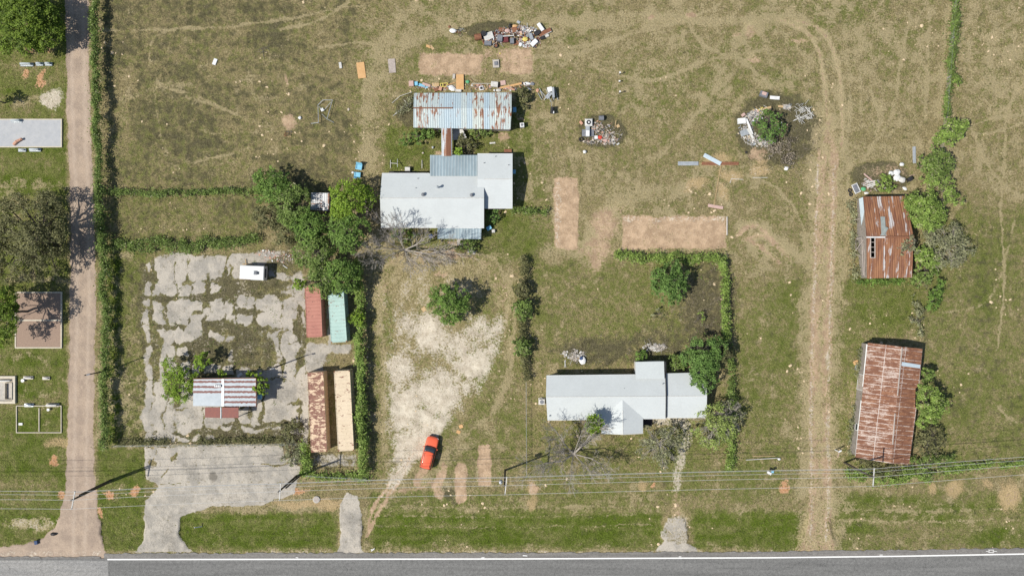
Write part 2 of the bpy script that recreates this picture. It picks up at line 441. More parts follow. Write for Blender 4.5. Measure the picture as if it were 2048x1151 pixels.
# roadside ditch
for (a, b) in ((350, 672), (742, 1325), (1385, 1600)):
    m = rect(a, 1022, b, 1098, 10); lush = over(lush, m, .98 + (vnoise(PX * .01, PY * .12, 6) - .5) * .35); dry = over(dry, m, .05 + (nf - .5) * .25); dark = over(dark, m, 0)
m = rect(1670, 985, 2300, 1096, 12); lush = over(lush, m, .72 + (vnoise(PX * .01, PY * .08, 7) - .5) * .7); dry = over(dry, m, .25 + (nf - .5) * .5)
m = rect(740, 985, 1320, 1025, 8); lush = over(lush, m, .7 + (nm - .5) * .4); dry = over(dry, m, .32 + (nf - .5) * .4)
m = rect(194, 895, 290, 1100, 6); lush = over(lush, m, .92); dry = over(dry, m, .06)
m = rect(730, 1085, 1600, 1106, 4); dry = over(dry, m * .5, .5)
m = rect(380, 1000, 680, 1024, 8); dry = over(dry, m, .65); lush = over(lush, m, .3)
m = rect(1040, 965, 1330, 1012, 8); lush = over(lush, m, .6)
m = rect(214, 500, 290, 890, 6); lush = over(lush, m, .72 + (nm - .5) * .5); dark = over(dark, m, .35 + (nm - .5) * .6)
m = rect(216, 500, 240, 885, 6); lush = over(lush, m, .95); dark = over(dark, m, 0)
mott = fbm(XX, YY, .42, 5, 131, .62) - .5; grain = fbm(XX, YY, 1.0, 4, 151, .65) - .5
dry = dry + np.clip(mott * .45 + grain * 1.0, -.4, .6) * (dry > .0); lush = lush - mott * .45 - grain * .6
# scrub round the heaps
# worn wheel tracks, mown strips and cattle paths (trodden, dry)
def dl(pts, wd, v=.6, soft=3, w=2, arr=None, smooth=True):
    global dry, dark
    m = line(bez(pts) if smooth else pts, wd, soft, w); dry = over(dry, m * .9, v + .22 + (nf - .5) * .5); dark = over(dark, m * .7, .1)
dl([(750, 600), (742, 450), (738, 300), (745, 180), (790, 100), (900, 60), (1100, 50), (1350, 30)], 34, .58, 12, 1)
dl([(735, 340), (730, 240), (738, 150), (775, 60), (830, 10)], 22, .62, 10)
dl([(200, 60), (330, 60), (450, 55), (560, 40), (720, 10)], 6, .6, 3)
dl([(300, 130), (305, 80), (345, 60), (400, 56)], 5, .7)
dl([(310, 150), (330, 175), (400, 195), (470, 230)], 5, .6); dl([(305, 160), (320, 260), (335, 310)], 4, .6)
dl([(255, 200), (320, 170), (380, 170)], 12, .45, 8)
dl([(370, 195), (440, 215), (520, 250)], 6, .5); dl([(400, 260), (440, 268), (520, 262)], 5, .5)
dl([(380, 325), (450, 310), (500, 295)], 4, .8); dl([(300, 330), (420, 330), (540, 300), (640, 300)], 12, .22, 9, 1); dl([(560, 30), (600, 70), (660, 60)], 12, .22, 9, 1); dl([(420, 160), (500, 150), (600, 170)], 12, .22, 9, 1); dl([(360, 80), (450, 100), (560, 120), (650, 150)], 12, .22, 9, 1); dl([(260, 120), (240, 200), (260, 290)], 12, .22, 9, 1); dl([(330, 110), (420, 130), (500, 180), (540, 260)], 12, .22, 9, 1)
dl([(560, 60), (640, 40), (700, 4)], 6, .75); dl([(640, 95), (720, 85), (790, 90), (850, 75)], 5, .7)
dl([(1050, 115), (1150, 108), (1260, 70), (1400, 28), (1440, 5)], 5, .8); dl([(1060, 95), (1180, 90), (1300, 55), (1420, 40), (1600, 30)], 6, .7)
dl([(1410, 110), (1440, 140), (1430, 180), (1390, 230), (1330, 300)], 10, .55, 6)
dl([(1440, 250), (1520, 180), (1600, 140), (1700, 110)], 20, .5, 14); dl([(1100, 500), (1180, 490), (1210, 430), (1280, 390), (1360, 380)], 26, .55, 12)
dl([(1190, 385), (1280, 400), (1350, 375), (1450, 330)], 10, .5, 7)
dl([(1280, 30), (1450, 45), (1560, 35), (1620, 45)], 14, .75, 6)
for o in (0, 34): dl([(1560 + o, 40), (1610 + o, 62), (1640 + o * .9, 110), (1652 + o * .9, 200), (1650 + o, 300), (1640 + o, 420)], 9, .95, 4)
dl([(1690, 60), (1700, 200), (1690, 320)], 7, .55, 4); dl([(1720, 60), (1722, 250)], 6, .5); dl([(1860, 20), (1855, 140), (1850, 240)], 6, .7); dl([(1900, 10), (1888, 100), (1880, 230)], 12, .6, 6)
dl([(2048, 165), (2015, 220), (2008, 330), (2000, 420), (2010, 560), (1995, 700)], 5, .9); dl([(1945, 250), (1990, 235), (2060, 225)], 4, .95); dl([(1945, 268), (2000, 262), (2060, 240)], 4, .9)
dl([(1945, 258), (1965, 310), (1990, 350), (2020, 380)], 5, .9); dl([(1880, 625), (1960, 610), (2000, 560), (2030, 440)], 6, .55); dl([(1960, 80), (2000, 60), (2050, 30)], 6, .6)
dl([(1995, 815), (2010, 830), (2030, 843)], 3, 1.0)
dl([(800, 950), (830, 940), (850, 930)], 6, .6)
for yy in (1012, 1030, 1052): dl([(745, yy), (1000, yy + 3), (1310, yy - 2)], 4, .5, 3)
for yy in (1018, 1040): dl([(1690, yy), (1850, yy + 4), (2100, yy - 4)], 5, .55, 4)
dl([(1180, 130), (1300, 160), (1420, 120), (1540, 100)], 6, .72, 3)
dl([(1500, 350), (1560, 380), (1600, 440), (1620, 520)], 6, .72, 3)
dl([(1120, 230), (1140, 300), (1150, 350)], 6, .72, 3)
dl([(1700, 330), (1690, 420), (1680, 560), (1670, 700)], 6, .72, 3)
dl([(1600, 600), (1606, 760), (1610, 900)], 6, .72, 3)
dl([(1740, 180), (1760, 240), (1740, 300)], 6, .72, 3)
dl([(1820, 30), (1800, 140), (1780, 240), (1720, 330)], 6, .72, 3)
dl([(1380, 60), (1420, 100), (1480, 120), (1540, 170)], 6, .72, 3)
dl([(1640, 540), (1580, 500), (1520, 450), (1480, 455)], 22, .8, 9)
for c in ((1556, 258, 86, 74), (1205, 262, 48, 34), (820, 222, 28, 32), (990, 62, 60, 20), (1760, 352, 60, 30)):
    m = ell(*c, .16, 2); dark = over(dark, m * .97, .95 + (nf - .5) * .35); dry = over(dry, m * .97, -.1); lush = over(lush, m * .6, .6)
# bare soil
def sl_(m): 
    global soil
    soil = np.maximum(soil, m)
track = line([(1655, -20), (1655, 200), (1660, 300), (1650, 420), (1645, 540), (1640, 640), (1637, 800), (1640, 940), (1637, 1020), (1638, 1060), (1632, 1106)], [24, 24, 40, 44, 46, 46, 38, 42, 46, 54, 90], 7, 2)
trk_hi = line([(1655, 230), (1660, 300), (1650, 420), (1645, 540), (1640, 640), (1637, 800), (1640, 940), (1637, 1020), (1638, 1060), (1632, 1106)], [16, 38, 44, 46, 46, 38, 42, 46, 54, 90], 10, 2)
dry = over(dry, line([(1650, 230), (1655, 500), (1640, 700), (1640, 1106)], [60, 86, 84, 96], 12, 2), .7 + (nf - .5) * .5)
sl_(trk_hi * (.62 + (nm - .5) * .5)); soil *= 1 - .35 * line([(1657, 300), (1648, 540), (1641, 700), (1638, 850), (1641, 980), (1637, 1060)], 8, 5); ochre = np.maximum(ochre, trk_hi * .28)
for o in (0, 34): sl_(line(bez([(1560 + o, 40), (1610 + o, 62), (1640 + o * .9, 110), (1652 + o * .9, 200), (1650 + o, 300)]), 6, 4) * .62)
for o in (-16, 17): pale = np.maximum(pale, line([(1652 + o, 330), (1646 + o, 540), (1640 + o, 700), (1637 + o, 850), (1640 + o, 980), (1637 + o, 1080)], 8, 6) * .52)
for o, v in ((-17, .88), (-11, .76), (14, .9), (20, .78)): sl_(line([(1655 + o, 300), (1646 + o, 540), (1640 + o, 700), (1637 + o, 850), (1640 + o, 980), (1637 + o * 1.2, 1060), (1634 + o * 1.6, 1104)], 7, 6) * v)
sl_(rect(838, 106, 966, 151, 5) * .92 * (1 - .5 * ell(990, 130, 30, 30, .3))); sl_(rect(966, 96, 1068, 146, 5) * .66); sl_(rect(1018, 98, 1066, 148, 5) * .85)
soil *= (1 - .85 * ell(988, 128, 16, 18, .3))
sl_(rect(1108, 355, 1157, 498, 4) * .95); sl_(rect(1244, 432, 1453, 499, 4) * .95)
sl_(ell(1195, 500, 34, 24, .7) * .74); sl_(ell(1208, 455, 28, 44, .7) * .74); sl_(ell(1190, 525, 16, 22, .5) * .7); sl_(ell(1225, 420, 40, 14, .8) * .5)
sl_(ell(574, 243, 18, 15, .5) * .80); sl_(ell(572, 155, 5, 14, .5) * .7)
for c in ((890, 318, 16, 12), (1006, 275, 12, 9), (878, 305, 10, 7), (920, 485, 30, 5), (880, 545, 16, 4), (1040, 240, 10, 4)): sl_(ell(*c, .5) * .78)
sl_(ell(850, 520, 60, 30, .7) * .52); sl_(ell(900, 510, 30, 12, .6) * .7)
for p in ([(1475, 470), (1510, 450), (1545, 480), (1580, 520)], [(1500, 480), (1530, 500), (1560, 525)], [(1490, 478), (1525, 470), (1560, 500)]): sl_(line(bez(p), 10, 9) * .88)
sl_(ell(1475, 70, 12, 6, .6) * .7); sl_(ell(1380, 35, 14, 6, .6) * .7); sl_(ell(1510, 125, 16, 8, .6) * .7); sl_(ell(1505, 65, 14, 20, .6) * .6); sl_(ell(1600, 85, 22, 8, .6) * .7); sl_(ell(1300, 32, 8, 6, .5) * .7)
sl_(ell(1518, 306, 14, 12, .5) * .72); sl_(ell(1420, 1000, 20, 8, .5) * .3); sl_(ell(1700, 430, 14, 60, .5) * .45); sl_(ell(1705, 800, 10, 70, .5) * .45); sl_(ell(1770, 340, 60, 16, .6) * .5)
sl_(ell(1740, 395, 20, 8, .5) * .4)
# bare clay under the mown grass by barn
for c in ((1430, 320, 40, 16), (1395, 365, 22, 14), (1462, 350, 34, 12), (1448, 385, 14, 22), (1522, 340, 18, 14), (1525, 320, 10, 10), (1378, 372, 10, 10)):
    pale = np.maximum(pale, ell(*c, .6) * .30); ochre = np.maximum(ochre, ell(*c, .6) * .78)
# red and ochre bare spots by the highway
for c in ((215, 990, 14, 9), (270, 985, 7, 16), (206, 1024, 5, 8), (122, 988, 9, 8), (110, 925, 10, 8), (590, 975, 26, 9), (560, 985, 18, 8), (1302, 968, 4, 4), (1568, 972, 11, 14), (186, 1015, 6, 40)): red = np.maximum(red, ell(*c, .7) * .80)
for c in ((1860, 980, 14, 10), (1910, 975, 26, 20), (1972, 970, 12, 14), (2020, 990, 24, 36), (1062, 975, 12, 18), (1060, 1000, 12, 16), (1285, 968, 12, 12), (1285, 968, 10, 10), (620, 1010, 90, 10), (660, 1005, 30, 14), (115, 888, 30, 12)): ochre = np.maximum(ochre, ell(*c, .6) * .82)
sl_(ell(1063, 974, 9, 13, .3) * .9)
for c in ((1910, 972, 14, 10), (2022, 992, 12, 22)): sl_(ell(*c, .6) * .5)
# caliche yard in front of the middle house
yard = poly([(775, 640), (850, 625), (905, 650), (960, 650), (1015, 620), (1005, 700), (960, 780), (925, 830), (890, 860), (840, 905), (800, 985), (760, 1000), (785, 900), (775, 780)], 22, 1)
pale = np.maximum(pale, yard * (.64 + (nf - .5) * .9 + (nm - .5) * 1.3)); pale = np.maximum(pale, ell(840, 655, 66, 34, .7) * (.70 + (nf - .5) * .8)); pale = np.maximum(pale, ell(965, 665, 50, 40, .7) * (.64 + (nf - .5) * .8)); pale = np.maximum(pale, ell(905, 690, 60, 26, .6) * .60); pale = np.maximum(pale, ell(880, 790, 50, 60, .7) * .82); pale = np.maximum(pale, ell(800, 740, 30, 50, .7) * .75)
pale = np.maximum(pale, line([(1000, 640), (985, 700), (955, 770)], 34, 16) * .62); pale = np.maximum(pale, line([(850, 860), (815, 920), (785, 970)], [60, 40, 24], 10) * .72)
for p in ([(850, 880), (815, 920), (775, 975), (745, 1020), (735, 1070)], [(830, 900), (800, 960), (765, 1010), (740, 1060)]): sl_(line(bez(p), 9, 4) * .85)
dl([(1010, 600), (1022, 660), (1018, 740), (990, 820), (930, 870)], 12, .6, 8); dl([(1000, 530), (1028, 600), (1026, 700), (1000, 800)], 6, .7); dl([(930, 505), (990, 520), (1015, 580), (1015, 640)], 6, .75); dl([(770, 520), (762, 640), (770, 760), (765, 900)], 12, .6, 8)
m = ell(890, 560, 115, 62, .5); dry = over(dry, m, .62 + (nf - .5) * .5); pale = np.maximum(pale, ell(860, 590, 110, 50, .6) * (.34 + (nf - .5) * .6)); sl_(line(bez([(770, 600), (775, 540), (800, 515), (870, 500), (950, 515), (1000, 560), (1012, 640)]), 22, 12, 1) * .46)
sl_(rect(955, 888, 982, 972, 3) * .95); sl_(line([(922, 935), (922, 995)], 23, 4) * .95); sl_(line([(890, 930), (872, 975), (878, 988)], [18, 22, 24], 5) * .88); sl_(line([(850, 935), (835, 965)], [18, 20], 6) * .85); sl_(line(bez([(880, 950), (840, 975), (770, 985)]), 8, 5) * .75)
m = ell(900, 985, 20, 20, .5); dark = over(dark, m, .8)
# driveways and shoulders
sl_(line([(1348, 965), (1352, 1030)], [10, 24], 8) * .5)
drv_e = poly([(1335, 1034), (1368, 1034), (1378, 1062), (1375, 1085), (1400, 1106), (1305, 1106), (1325, 1085), (1318, 1066)], 3)
drv_m = poly([(690, 985), (716, 992), (724, 1030), (722, 1100), (735, 1106), (672, 1106), (680, 1085), (678, 1040), (680, 1008)], 2.5)
apron = poly([(288, 893), (585, 890), (600, 940), (590, 985), (520, 1010), (420, 1012), (362, 1034), (358, 1070), (385, 1104), (270, 1104), (288, 1080), (290, 1000), (318, 970), (290, 955)], 3)
pale = np.maximum(pale, ell(1355, 1055, 26, 24, .4) * .7); pale = np.maximum(pale, ell(1340, 835, 60, 16, .6) * .62); pale = np.maximum(pale, line(bez([(1370, 840), (1376, 870), (1350, 930), (1352, 975)]), [26, 24, 20, 14] * 6 + [14], 6) * .6 if False else line([(1370, 840), (1376, 870), (1356, 930), (1352, 975)], [30, 24, 24, 16], 7) * .6)
sh = rect(-900, 1101, 3200, 1112, 2); pale = np.maximum(pale, sh * .4)
conc = np.maximum(conc, drv_m * .95); conc = np.maximum(conc, drv_e * .55 + ell(1356, 1098, 40, 8, .3) * .4)
# lane past the cemetery
LC = [(150, -400), (153, -30), (157, 200), (163, 384), (166, 600), (163, 768), (160, 900), (161, 1000), (158, 1050), (158, 1112)]
LW = [47, 47, 46, 47, 52, 52, 53, 64, 84, 100]
lane = np.maximum(line(LC, LW, 2.5, 2), poly([(128, 990), (120, 1030), (108, 1055), (86, 1074), (44, 1088), (0, 1095), (-120, 1100), (-120, 1116), (214, 1116), (208, 1092), (199, 1050), (194, 990)], 3, 2)); lane_id = lane > .5
sl_(lane * 1.0); laneg = np.clip(lane, 0, 1)
ruts = np.maximum(line([(c[0] - 12, c[1]) for c in LC], 7, 7, 2), line([(c[0] + 12, c[1]) for c in LC], 7, 7, 2))
soil = soil * (1 - lane * .0); dark_lane = line([(c[0] - 1, c[1]) for c in LC], 9, 6, 2) * sst(fbm(XX * .6, YY * .25, .35, 3, 191), .40, .62); soil = soil * (1 - .25 * dark_lane)
# old filling-station slab, broken into islands
seeds = np.array([(RNG.uniform(275, 605), RNG.uniform(505, 890)) for _ in range(125)])
reg = (PX > 255) & (PX < 625) & (PY > 485) & (PY < 900)
JX = [284, 306, 333, 352, 380, 409, 446, 470, 506, 531, 562, 597, 618]; JY = [500, 562, 590, 622, 655, 688, 722, 757, 812, 846, 868, 892]
gap = np.full(XX.shape, 0.0); xr = (PX + wx * 20 + wfx * 13)[reg]; yr = (PY + wy * 20 + wfy * 13)[reg]
dxj = np.full(xr.shape, 99.); dyj = np.full(xr.shape, 99.); rj = random.Random(3)
for X_ in JX:
    kx = rj.uniform(-.05, .05); wv_ = vnoise(yr * .022, yr * 0 + X_, 7) * 15 - 4; dxj = np.minimum(dxj, np.abs(xr - X_ - kx * (yr - 690)) + wv_ * .5)
for Y_ in JY:
    ky = rj.uniform(-.06, .06); wv_ = vnoise(xr * .022, xr * 0 + Y_, 8) * 15 - 4; dyj = np.minimum(dyj, np.abs(yr - Y_ - ky * (xr - 440)) + wv_ * .5)
gap[reg] = np.minimum(dxj, dyj) * 1.25
lot = poly([(285, 530), (330, 512), (450, 508), (560, 500), (600, 520), (612, 570), (612, 880), (290, 885), (283, 700), (272, 600)], 6, 2)
thick = 6.0 + (nm - .5) * 24
isl = sst(gap - thick * .75, -4, 5)
weedy = np.zeros(XX.shape)
for c in ((250, 650, 40, 260), (505, 700, 52, 42), (455, 660, 50, 12), (575, 525, 34, 26), (420, 700, 40, 20), (330, 850, 14, 60), (300, 560, 26, 10), (330, 590, 6, 70), (480, 590, 120, 8), (390, 650, 80, 6), (345, 800, 16, 50), (500, 870, 110, 12), (655, 715, 60, 20), (275, 800, 16, 100), (310, 700, 12, 60), (520, 575, 60, 10)):
    weedy = np.maximum(weedy, ell(*c, .35))
solid = np.zeros(XX.shape)
for c in ((380, 530, 85, 22), (340, 560, 22, 28), (365, 610, 30, 22), (440, 620, 34, 16), (360, 670, 14, 20), (390, 660, 18, 26), (320, 835, 34, 52), (400, 830, 60, 30), (560, 640, 30, 26), (575, 690, 26, 26), (560, 800, 30, 40), (640, 715, 36, 34), (480, 640, 24, 10), (540, 600, 20, 12), (490, 605, 20, 14)):
    solid = np.maximum(solid, ell(*c, .2))
lotc = lot * (.12 + .88 * isl) * (1 - weedy * .74); lotc = np.maximum(lotc, solid * .9 * (1 - sst(-(gap - 2.0), -1.5, 2.0) * .55)); lotc = np.maximum(lotc, ell(632, 790, 20, 10, .3) * 0)
lotc = np.maximum(lotc, rect(612, 686, 700, 745, 5) * (1 - ell(690, 735, 40, 34, .3))) ; lotc = np.maximum(lotc, rect(655, 560, 662, 690, 3)); lotc = np.maximum(lotc, rect(606, 745, 618, 905, 4) * .8)
lotc = np.maximum(lotc, rect(622, 905, 715, 935, 6) * .55)
def crack(pts, w_=1.6, v=.9): return 1 - v * line(pts, w_, 1.4) * sst(nf, .28, .5)
apr = apron * crack([(288, 964), (340, 966), (400, 962), (470, 960), (540, 966), (600, 958)], 1.6) * crack([(393, 892), (392, 962)], 1.2, .8) * crack([(337, 895), (336, 935), (320, 960)], 3) * crack([(462, 890), (460, 960)], 1.0, .6) * crack([(300, 990), (420, 1000), (560, 992)], 1.4, .6) * crack([(300, 1040), (330, 1036), (352, 1050)], 1.4) * crack([(505, 928), (560, 930), (600, 922)], 3.2) * (1 - .85 * ell(302, 905, 12, 26, .5) * sst(nf, .42, .52)) * (1 - .7 * ell(345, 912, 10, 14, .5) * sst(nf, .40, .5))
apr *= (1 - .9 * ell(583, 900, 20, 26, .4) * sst(nf, .35, .5))
lotc = lotc * (1 - .32 * sst(fbm(XX, YY, .55, 4, 211), .52, .68))
lotc_all = np.maximum(lotc, apr); conc = np.maximum(conc, lotc_all)
m = lot * (1 - lotc); pale = np.maximum(pale, m * (.26 + (nf - .5) * .6)); dark = over(dark, m, .85 + (nm - .5) * .8); dry = over(dry, m, .12); lush = over(lush, m, .55)
m = ell(600, 505, 60, 22, .5); dark = over(dark, m, .7); pale = np.maximum(pale, ell(580, 508, 50, 16, .5) * .35 + ell(620, 925, 60, 26, .5) * .0)
m = ell(650, 925, 60, 20, .4); dark = over(dark, m, .6)
soil *= (1 - .9 * sst(conc, .3, .6))
ochre = np.maximum(ochre, ell(575, 978, 40, 14, .5) * .6)

soil = soil * (1 - .22 * sst(fbm(XX, YY, .5, 4, 171), .50, .68) * (1 - lane))
for bed in ((1244, 432, 1453, 445), (1108, 356, 1122, 495)): pale = np.maximum(pale, rect(*bed, 6) * .42)
zz = (nf - .5) * .06 * (1 - np.clip(conc + soil, 0, 1)) + (nm - .5) * .10 * (1 - np.clip(conc, 0, 1)) * (1 - lane)
zz += .10 * ell(1545, 255, 60, 50, .5) + .03 * sst(conc, .45, .55)
zz -= .35 * (rect(-300, 1035, 3000, 1085, 22, 3)) * (1 - sst(lane + drv_m + drv_e + apron + track, .1, .9))
hw = rect(-4000, 1098, 6000, 1290, 3, 3); zz = zz * (1 - hw) - .06 * sst(hw, .9, 1)
far = np.maximum(np.abs(XX) - 90, np.abs(YY) - 60); zz = np.where(far > 0, zz * .0, zz)
zz = zz - .02
ff = np.clip(far / 25, 0, 1); lush = over(lush, ff, .42); dry = over(dry, ff, .42); dark = over(dark, ff, .25)
attrs = dict(lane=lane, ruts=ruts * lane, lush=lush, dry=dry, dark=dark, soil=soil, red=red, pale=pale, conc=conc, ochre=ochre, stain=np.clip(ell(428, 948, 13, 13, .6) * .9 + .45 * sst(fbm(XX, YY, .30, 4, 231), .48, .70), 0, 1) * conc)

def ground_material():
    t = NT('ground')
    A = {k: t.attr(k) for k in attrs}
    def nz(*a, **k): return t.rng(t.noise(*a, **k), .30, .70, -.5, .5, smooth=False)
    n1 = nz(.9, 5, .62); n2 = nz(3.2, 5, .70); n3 = nz(9.0, 3, .7); n4 = nz(.28, 4, .6)
    n5 = nz(1.9, 5, .66, t.map((1, 1, 1), .4, (13, 7, 3))); n6 = nz(.45, 5, .62, t.map((1, 1, 1), 1.4, (31, 3, 3)))
    def sel(a, n, k, lo, hi):
        return t.rng(t.math('ADD', a, t.math('MULTIPLY', n, k)), lo, hi)
    # olive turf to greener turf to lush turf
    base = t.mix(sel(A['lush'], n5, .9, .10, .90), (.285, .236, .120), (.168, .184, .052))
    base = t.mix(sel(A['lush'], n1, .5, .70, 1.20), base, (.100, .140, .018))
    base = t.mix(sel(A['dark'], n1, 1.1, .15, .95), base, (.118, .108, .056))
    base = t.mix(t.math('MULTIPLY', sel(A['dark'], n5, 1.0, .55, 1.0), .25), base, (.20, .17, .11))
    base = t.scale(base, t.rng(n3, -.45, .45, .42, 1.66, smooth=False))
    base = t.scale(base, t.rng(n2, -.5, .5, .78, 1.24, smooth=False))
    strawc = t.mix(t.rng(n3, -.3, .3), (.355, .295, .165), (.53, .445, .26))
    base = t.mix(t.math('MULTIPLY', sel(A['dry'], t.math('ADD', t.math('MULTIPLY', n2, .7), t.math('MULTIPLY', n6, .6)), 1.05, .40, .80), .82), base, strawc)
    base = t.mix(t.math('MULTIPLY', sel(A['ochre'], n3, .8, .42, .72), .75), base, (.56, .41, .225))
    redc = t.mix(t.rng(n2, -.3, .3), (.58, .29, .14), (.62, .39, .23))
    base = t.mix(sel(A['red'], n2, .75, .44, .62), base, redc)
    soilc = t.mix(t.rng(t.math('ADD', n1, t.math('MULTIPLY', n6, .7)), -.4, .4), (.485, .352, .232), (.34, .242, .155))
    soilc = t.mix(t.rng(n2, .0, .5, 0, .5), soilc, (.55, .44, .325))
    soilc = t.scale(soilc, t.rng(n3, -.4, .4, .84, 1.14))
    base = t.mix(sel(A['soil'], t.math('ADD', n2, t.math('MULTIPLY', n1, .6)), .62, .34, .72), base, soilc)
    lanec = t.mix(t.rng(t.math('ADD', n6, t.math('MULTIPLY', n1, .5)), -.4, .4), (.40, .315, .240), (.31, .245, .192))
    lanec = t.mix(t.math('MULTIPLY', sel(A['ruts'], n1, .5, .2, 1.0), .6), lanec, (.46, .375, .295)); lanec = t.mix(t.rng(n2, .22, .5, 0, .35), lanec, (.22, .19, .15)); lanec = t.scale(lanec, t.rng(n3, -.4, .4, .88, 1.12))
    base = t.mix(sel(A['lane'], n2, .5, .38, .66), base, lanec)
    palec = t.mix(t.rng(n1, -.3, .3), (.62, .56, .455), (.48, .42, .33)); palec = t.scale(palec, t.rng(n3, -.4, .4, .82, 1.15))
    base = t.mix(t.math('MULTIPLY', sel(A['pale'], t.math('ADD', n2, t.math('MULTIPLY', n6, .5)), .75, .34, .72), .92), base, palec)
    cc = t.mix(t.rng(n6, -.25, .25), (.44, .405, .345), (.32, .30, .262))
    cc = t.mix(t.rng(n1, .0, .4, 0, .6), cc, (.44, .40, .335))
    cc = t.mix(t.rng(n2, .15, .5, 0, .5), cc, (.25, .22, .18))
    cc = t.mix(t.rng(n5, .15, .40, 0, .5), cc, (.19, .17, .12))
    cc = t.scale(cc, t.rng(n3, -.4, .4, .86, 1.12))
    cc = t.mix(t.math('MULTIPLY', sel(A['stain'], n2, .4, .2, .9), .75), cc, (.12, .11, .09))
    ck = sel(A['conc'], t.math('ADD', t.math('MULTIPLY', n2, .6), t.math('MULTIPLY', n1, .4)), .55, .37, .63)
    base = t.mix(ck, base, cc)
    flat = t.math('SUBTRACT', 1.0, t.math('MULTIPLY', t.math('MAXIMUM', ck, t.math('MAXIMUM', A['soil'], A['pale'])), .78, clamp=True))
    hh = t.math('MULTIPLY', t.math('ADD', n3, t.math('MULTIPLY', n2, 1.3)), flat)
    return t.bsdf(base, .95, 0, t.bump(hh, .85, .13), .1)
M['ground'] = ground_material()

ny, nx = XX.shape
idx = np.arange(ny * nx).reshape(ny, nx)
Q = np.stack([idx[:-1, :-1], idx[:-1, 1:], idx[1:, 1:], idx[1:, :-1]], -1)
def fm(a): return (a[:-1, :-1] + a[:-1, 1:] + a[1:, 1:] + a[1:, :-1]) / 4
fid = np.zeros(Q.shape[:2], int)
infr = (fm(PX) > -60) & (fm(PX) < 2110) & (fm(PY) > -60) & (fm(PY) < 1220)
fid[(fm(trk_hi) > .42) & infr] = 2
fid[(fm(lane) > .5)] = 1
fid[(fm(lotc) > .5) & infr] = 3
fid[(fm(apr) > .5) & infr] = 4
fid[(fm(drv_m) > .5) & infr] = 5
fid[(fm(drv_e) > .5) & infr] = 6
fid[(fm(yard) > .5) & infr & (fid == 0)] = 7
VV = np.stack([XX, YY, zz], -1).reshape(-1, 3)
names = ['ground', 'dirt_road', 'dirt_track', 'cracked_concrete', 'concrete_apron', 'driveway', 'gravel_driveway', 'gravel_yard']
for k, nme in enumerate(names):
    q = Q[fid == k].reshape(-1, 4)
    if not len(q): continue
    used, inv = np.unique(q, return_inverse=True)
    o = mesh_np(nme, VV[used], inv.reshape(-1, 4), M['ground'], None, {a: v.ravel()[used] for a, v in attrs.items()}, smooth=True)
    tag(o, kind='structure')

def samp(a, x, y):
    j = np.clip(np.searchsorted(gx, x), 0, nx - 1); i = np.clip(np.searchsorted(gy, y), 0, ny - 1); return a[i, j]
def gz(x, y):
    return float(samp(zz, np.array([x]), np.array([y]))[0])

# ------------------------------------------------------------------ highway
def asphalt(name, c, c2, sc=.5):
    t = NT(name)
    n1 = t.noise(1.0, 5, .65, t.map((.06, 1.3, 1))); n2 = t.noise(14, 3, .7); n3 = t.noise(.4, 5, .6)
    col = t.mix(t.rng(n1, .3, .7), c, c2); col = t.mix(t.rng(n3, .55, .7, 0, .25), col, tuple(v * .6 for v in c))
    vor = t.n('ShaderNodeTexVoronoi', feature='DISTANCE_TO_EDGE'); vor.inputs['Scale'].default_value = .22
    wv = t.n('ShaderNodeVectorMath', operation='ADD'); t.l(t.co, wv.inputs[0]); t.l(t.scale(t.noise(.8, 4, .6, col=True), 1.6), wv.inputs[1]); t.l(wv.outputs[0], vor.inputs['Vector'])
    col = t.mix(t.rng(vor.outputs['Distance'], .002, .006, .45, 0), col, (.05, .05, .05))
    col = t.scale(t.scale(col, t.rng(n2, .3, .7, .68, 1.34)), t.rng(t.noise(2.2, 5, .7), .3, .7, .86, 1.14))
    return t.bsdf(col, .9, 0, t.bump(n2, .5, .01), .2)
M['asphalt'] = asphalt('asphalt', (.135, .135, .13), (.175, .175, .168))
M['asphalt_sh'] = asphalt('shoulder asphalt', (.15, .145, .135), (.21, .20, .185))
M['roadpatch'] = asphalt('pale worn asphalt', (.21, .21, .205), (.28, .275, .26))
M['paint'] = plain('road paint', (.82, .82, .80), (.70, .70, .68), 6, .6, wear=(.3, .3, .3), wear_amt=.0)
M['paint_y'] = plain('yellow road paint', (.62, .42, .05), (.5, .33, .05), 6, .6)
def el(x):  # the edge line bends slightly
    pts = [(-9000, 1118), (215, 1117.5), (640, 1117), (1024, 1116.3), (1300, 1115), (1536, 1114), (1800, 1111), (2048, 1106.5), (9000, 1060)]
    for a, b in zip(pts[:-1], pts[1:]):
        if a[0] <= x <= b[0]: return a[1] + (b[1] - a[1]) * (x - a[0]) / (b[0] - a[0])
    return 1117
xs = [-9000, -3000, -1000, -400] + list(range(-100, 2200, 7)) + [2600, 4000, 9000]
def strip(name, f0, f1, z, mat, ragged=0.0, x0=-9e9, x1=9e9):
    V = []; F = []; r = random.Random(5); k = 0
    for x in xs:
        if x < x0 or x > x1: continue
        a = f0(x) + (r.uniform(-ragged, ragged) if ragged else 0); b = f1(x)
        V += [G(x, a)[:2] + (z,), G(x, b)[:2] + (z,)]
        if k: F.append((2 * k - 2, 2 * k - 1, 2 * k + 1, 2 * k))
        k += 1
    m_ = MB().add(V, F); o = m_.build(name, mat); return tag(o, kind='structure')
strip('road_shoulder', lambda x: el(x) - 12, lambda x: el(x) + 160, .012, M['asphalt_sh'], 1.7, x0=205)
strip('road_shoulder', lambda x: el(x) - 5, lambda x: el(x) + 160, .012, M['asphalt_sh'], 1.2, x1=205)
strip('highway', lambda x: el(x) - 1.5, lambda x: el(x) + 140, .030, M['asphalt'])
strip('edge_line', lambda x: el(x) - 1.25, lambda x: el(x) + 1.35, .036, M['paint'], x0=213)
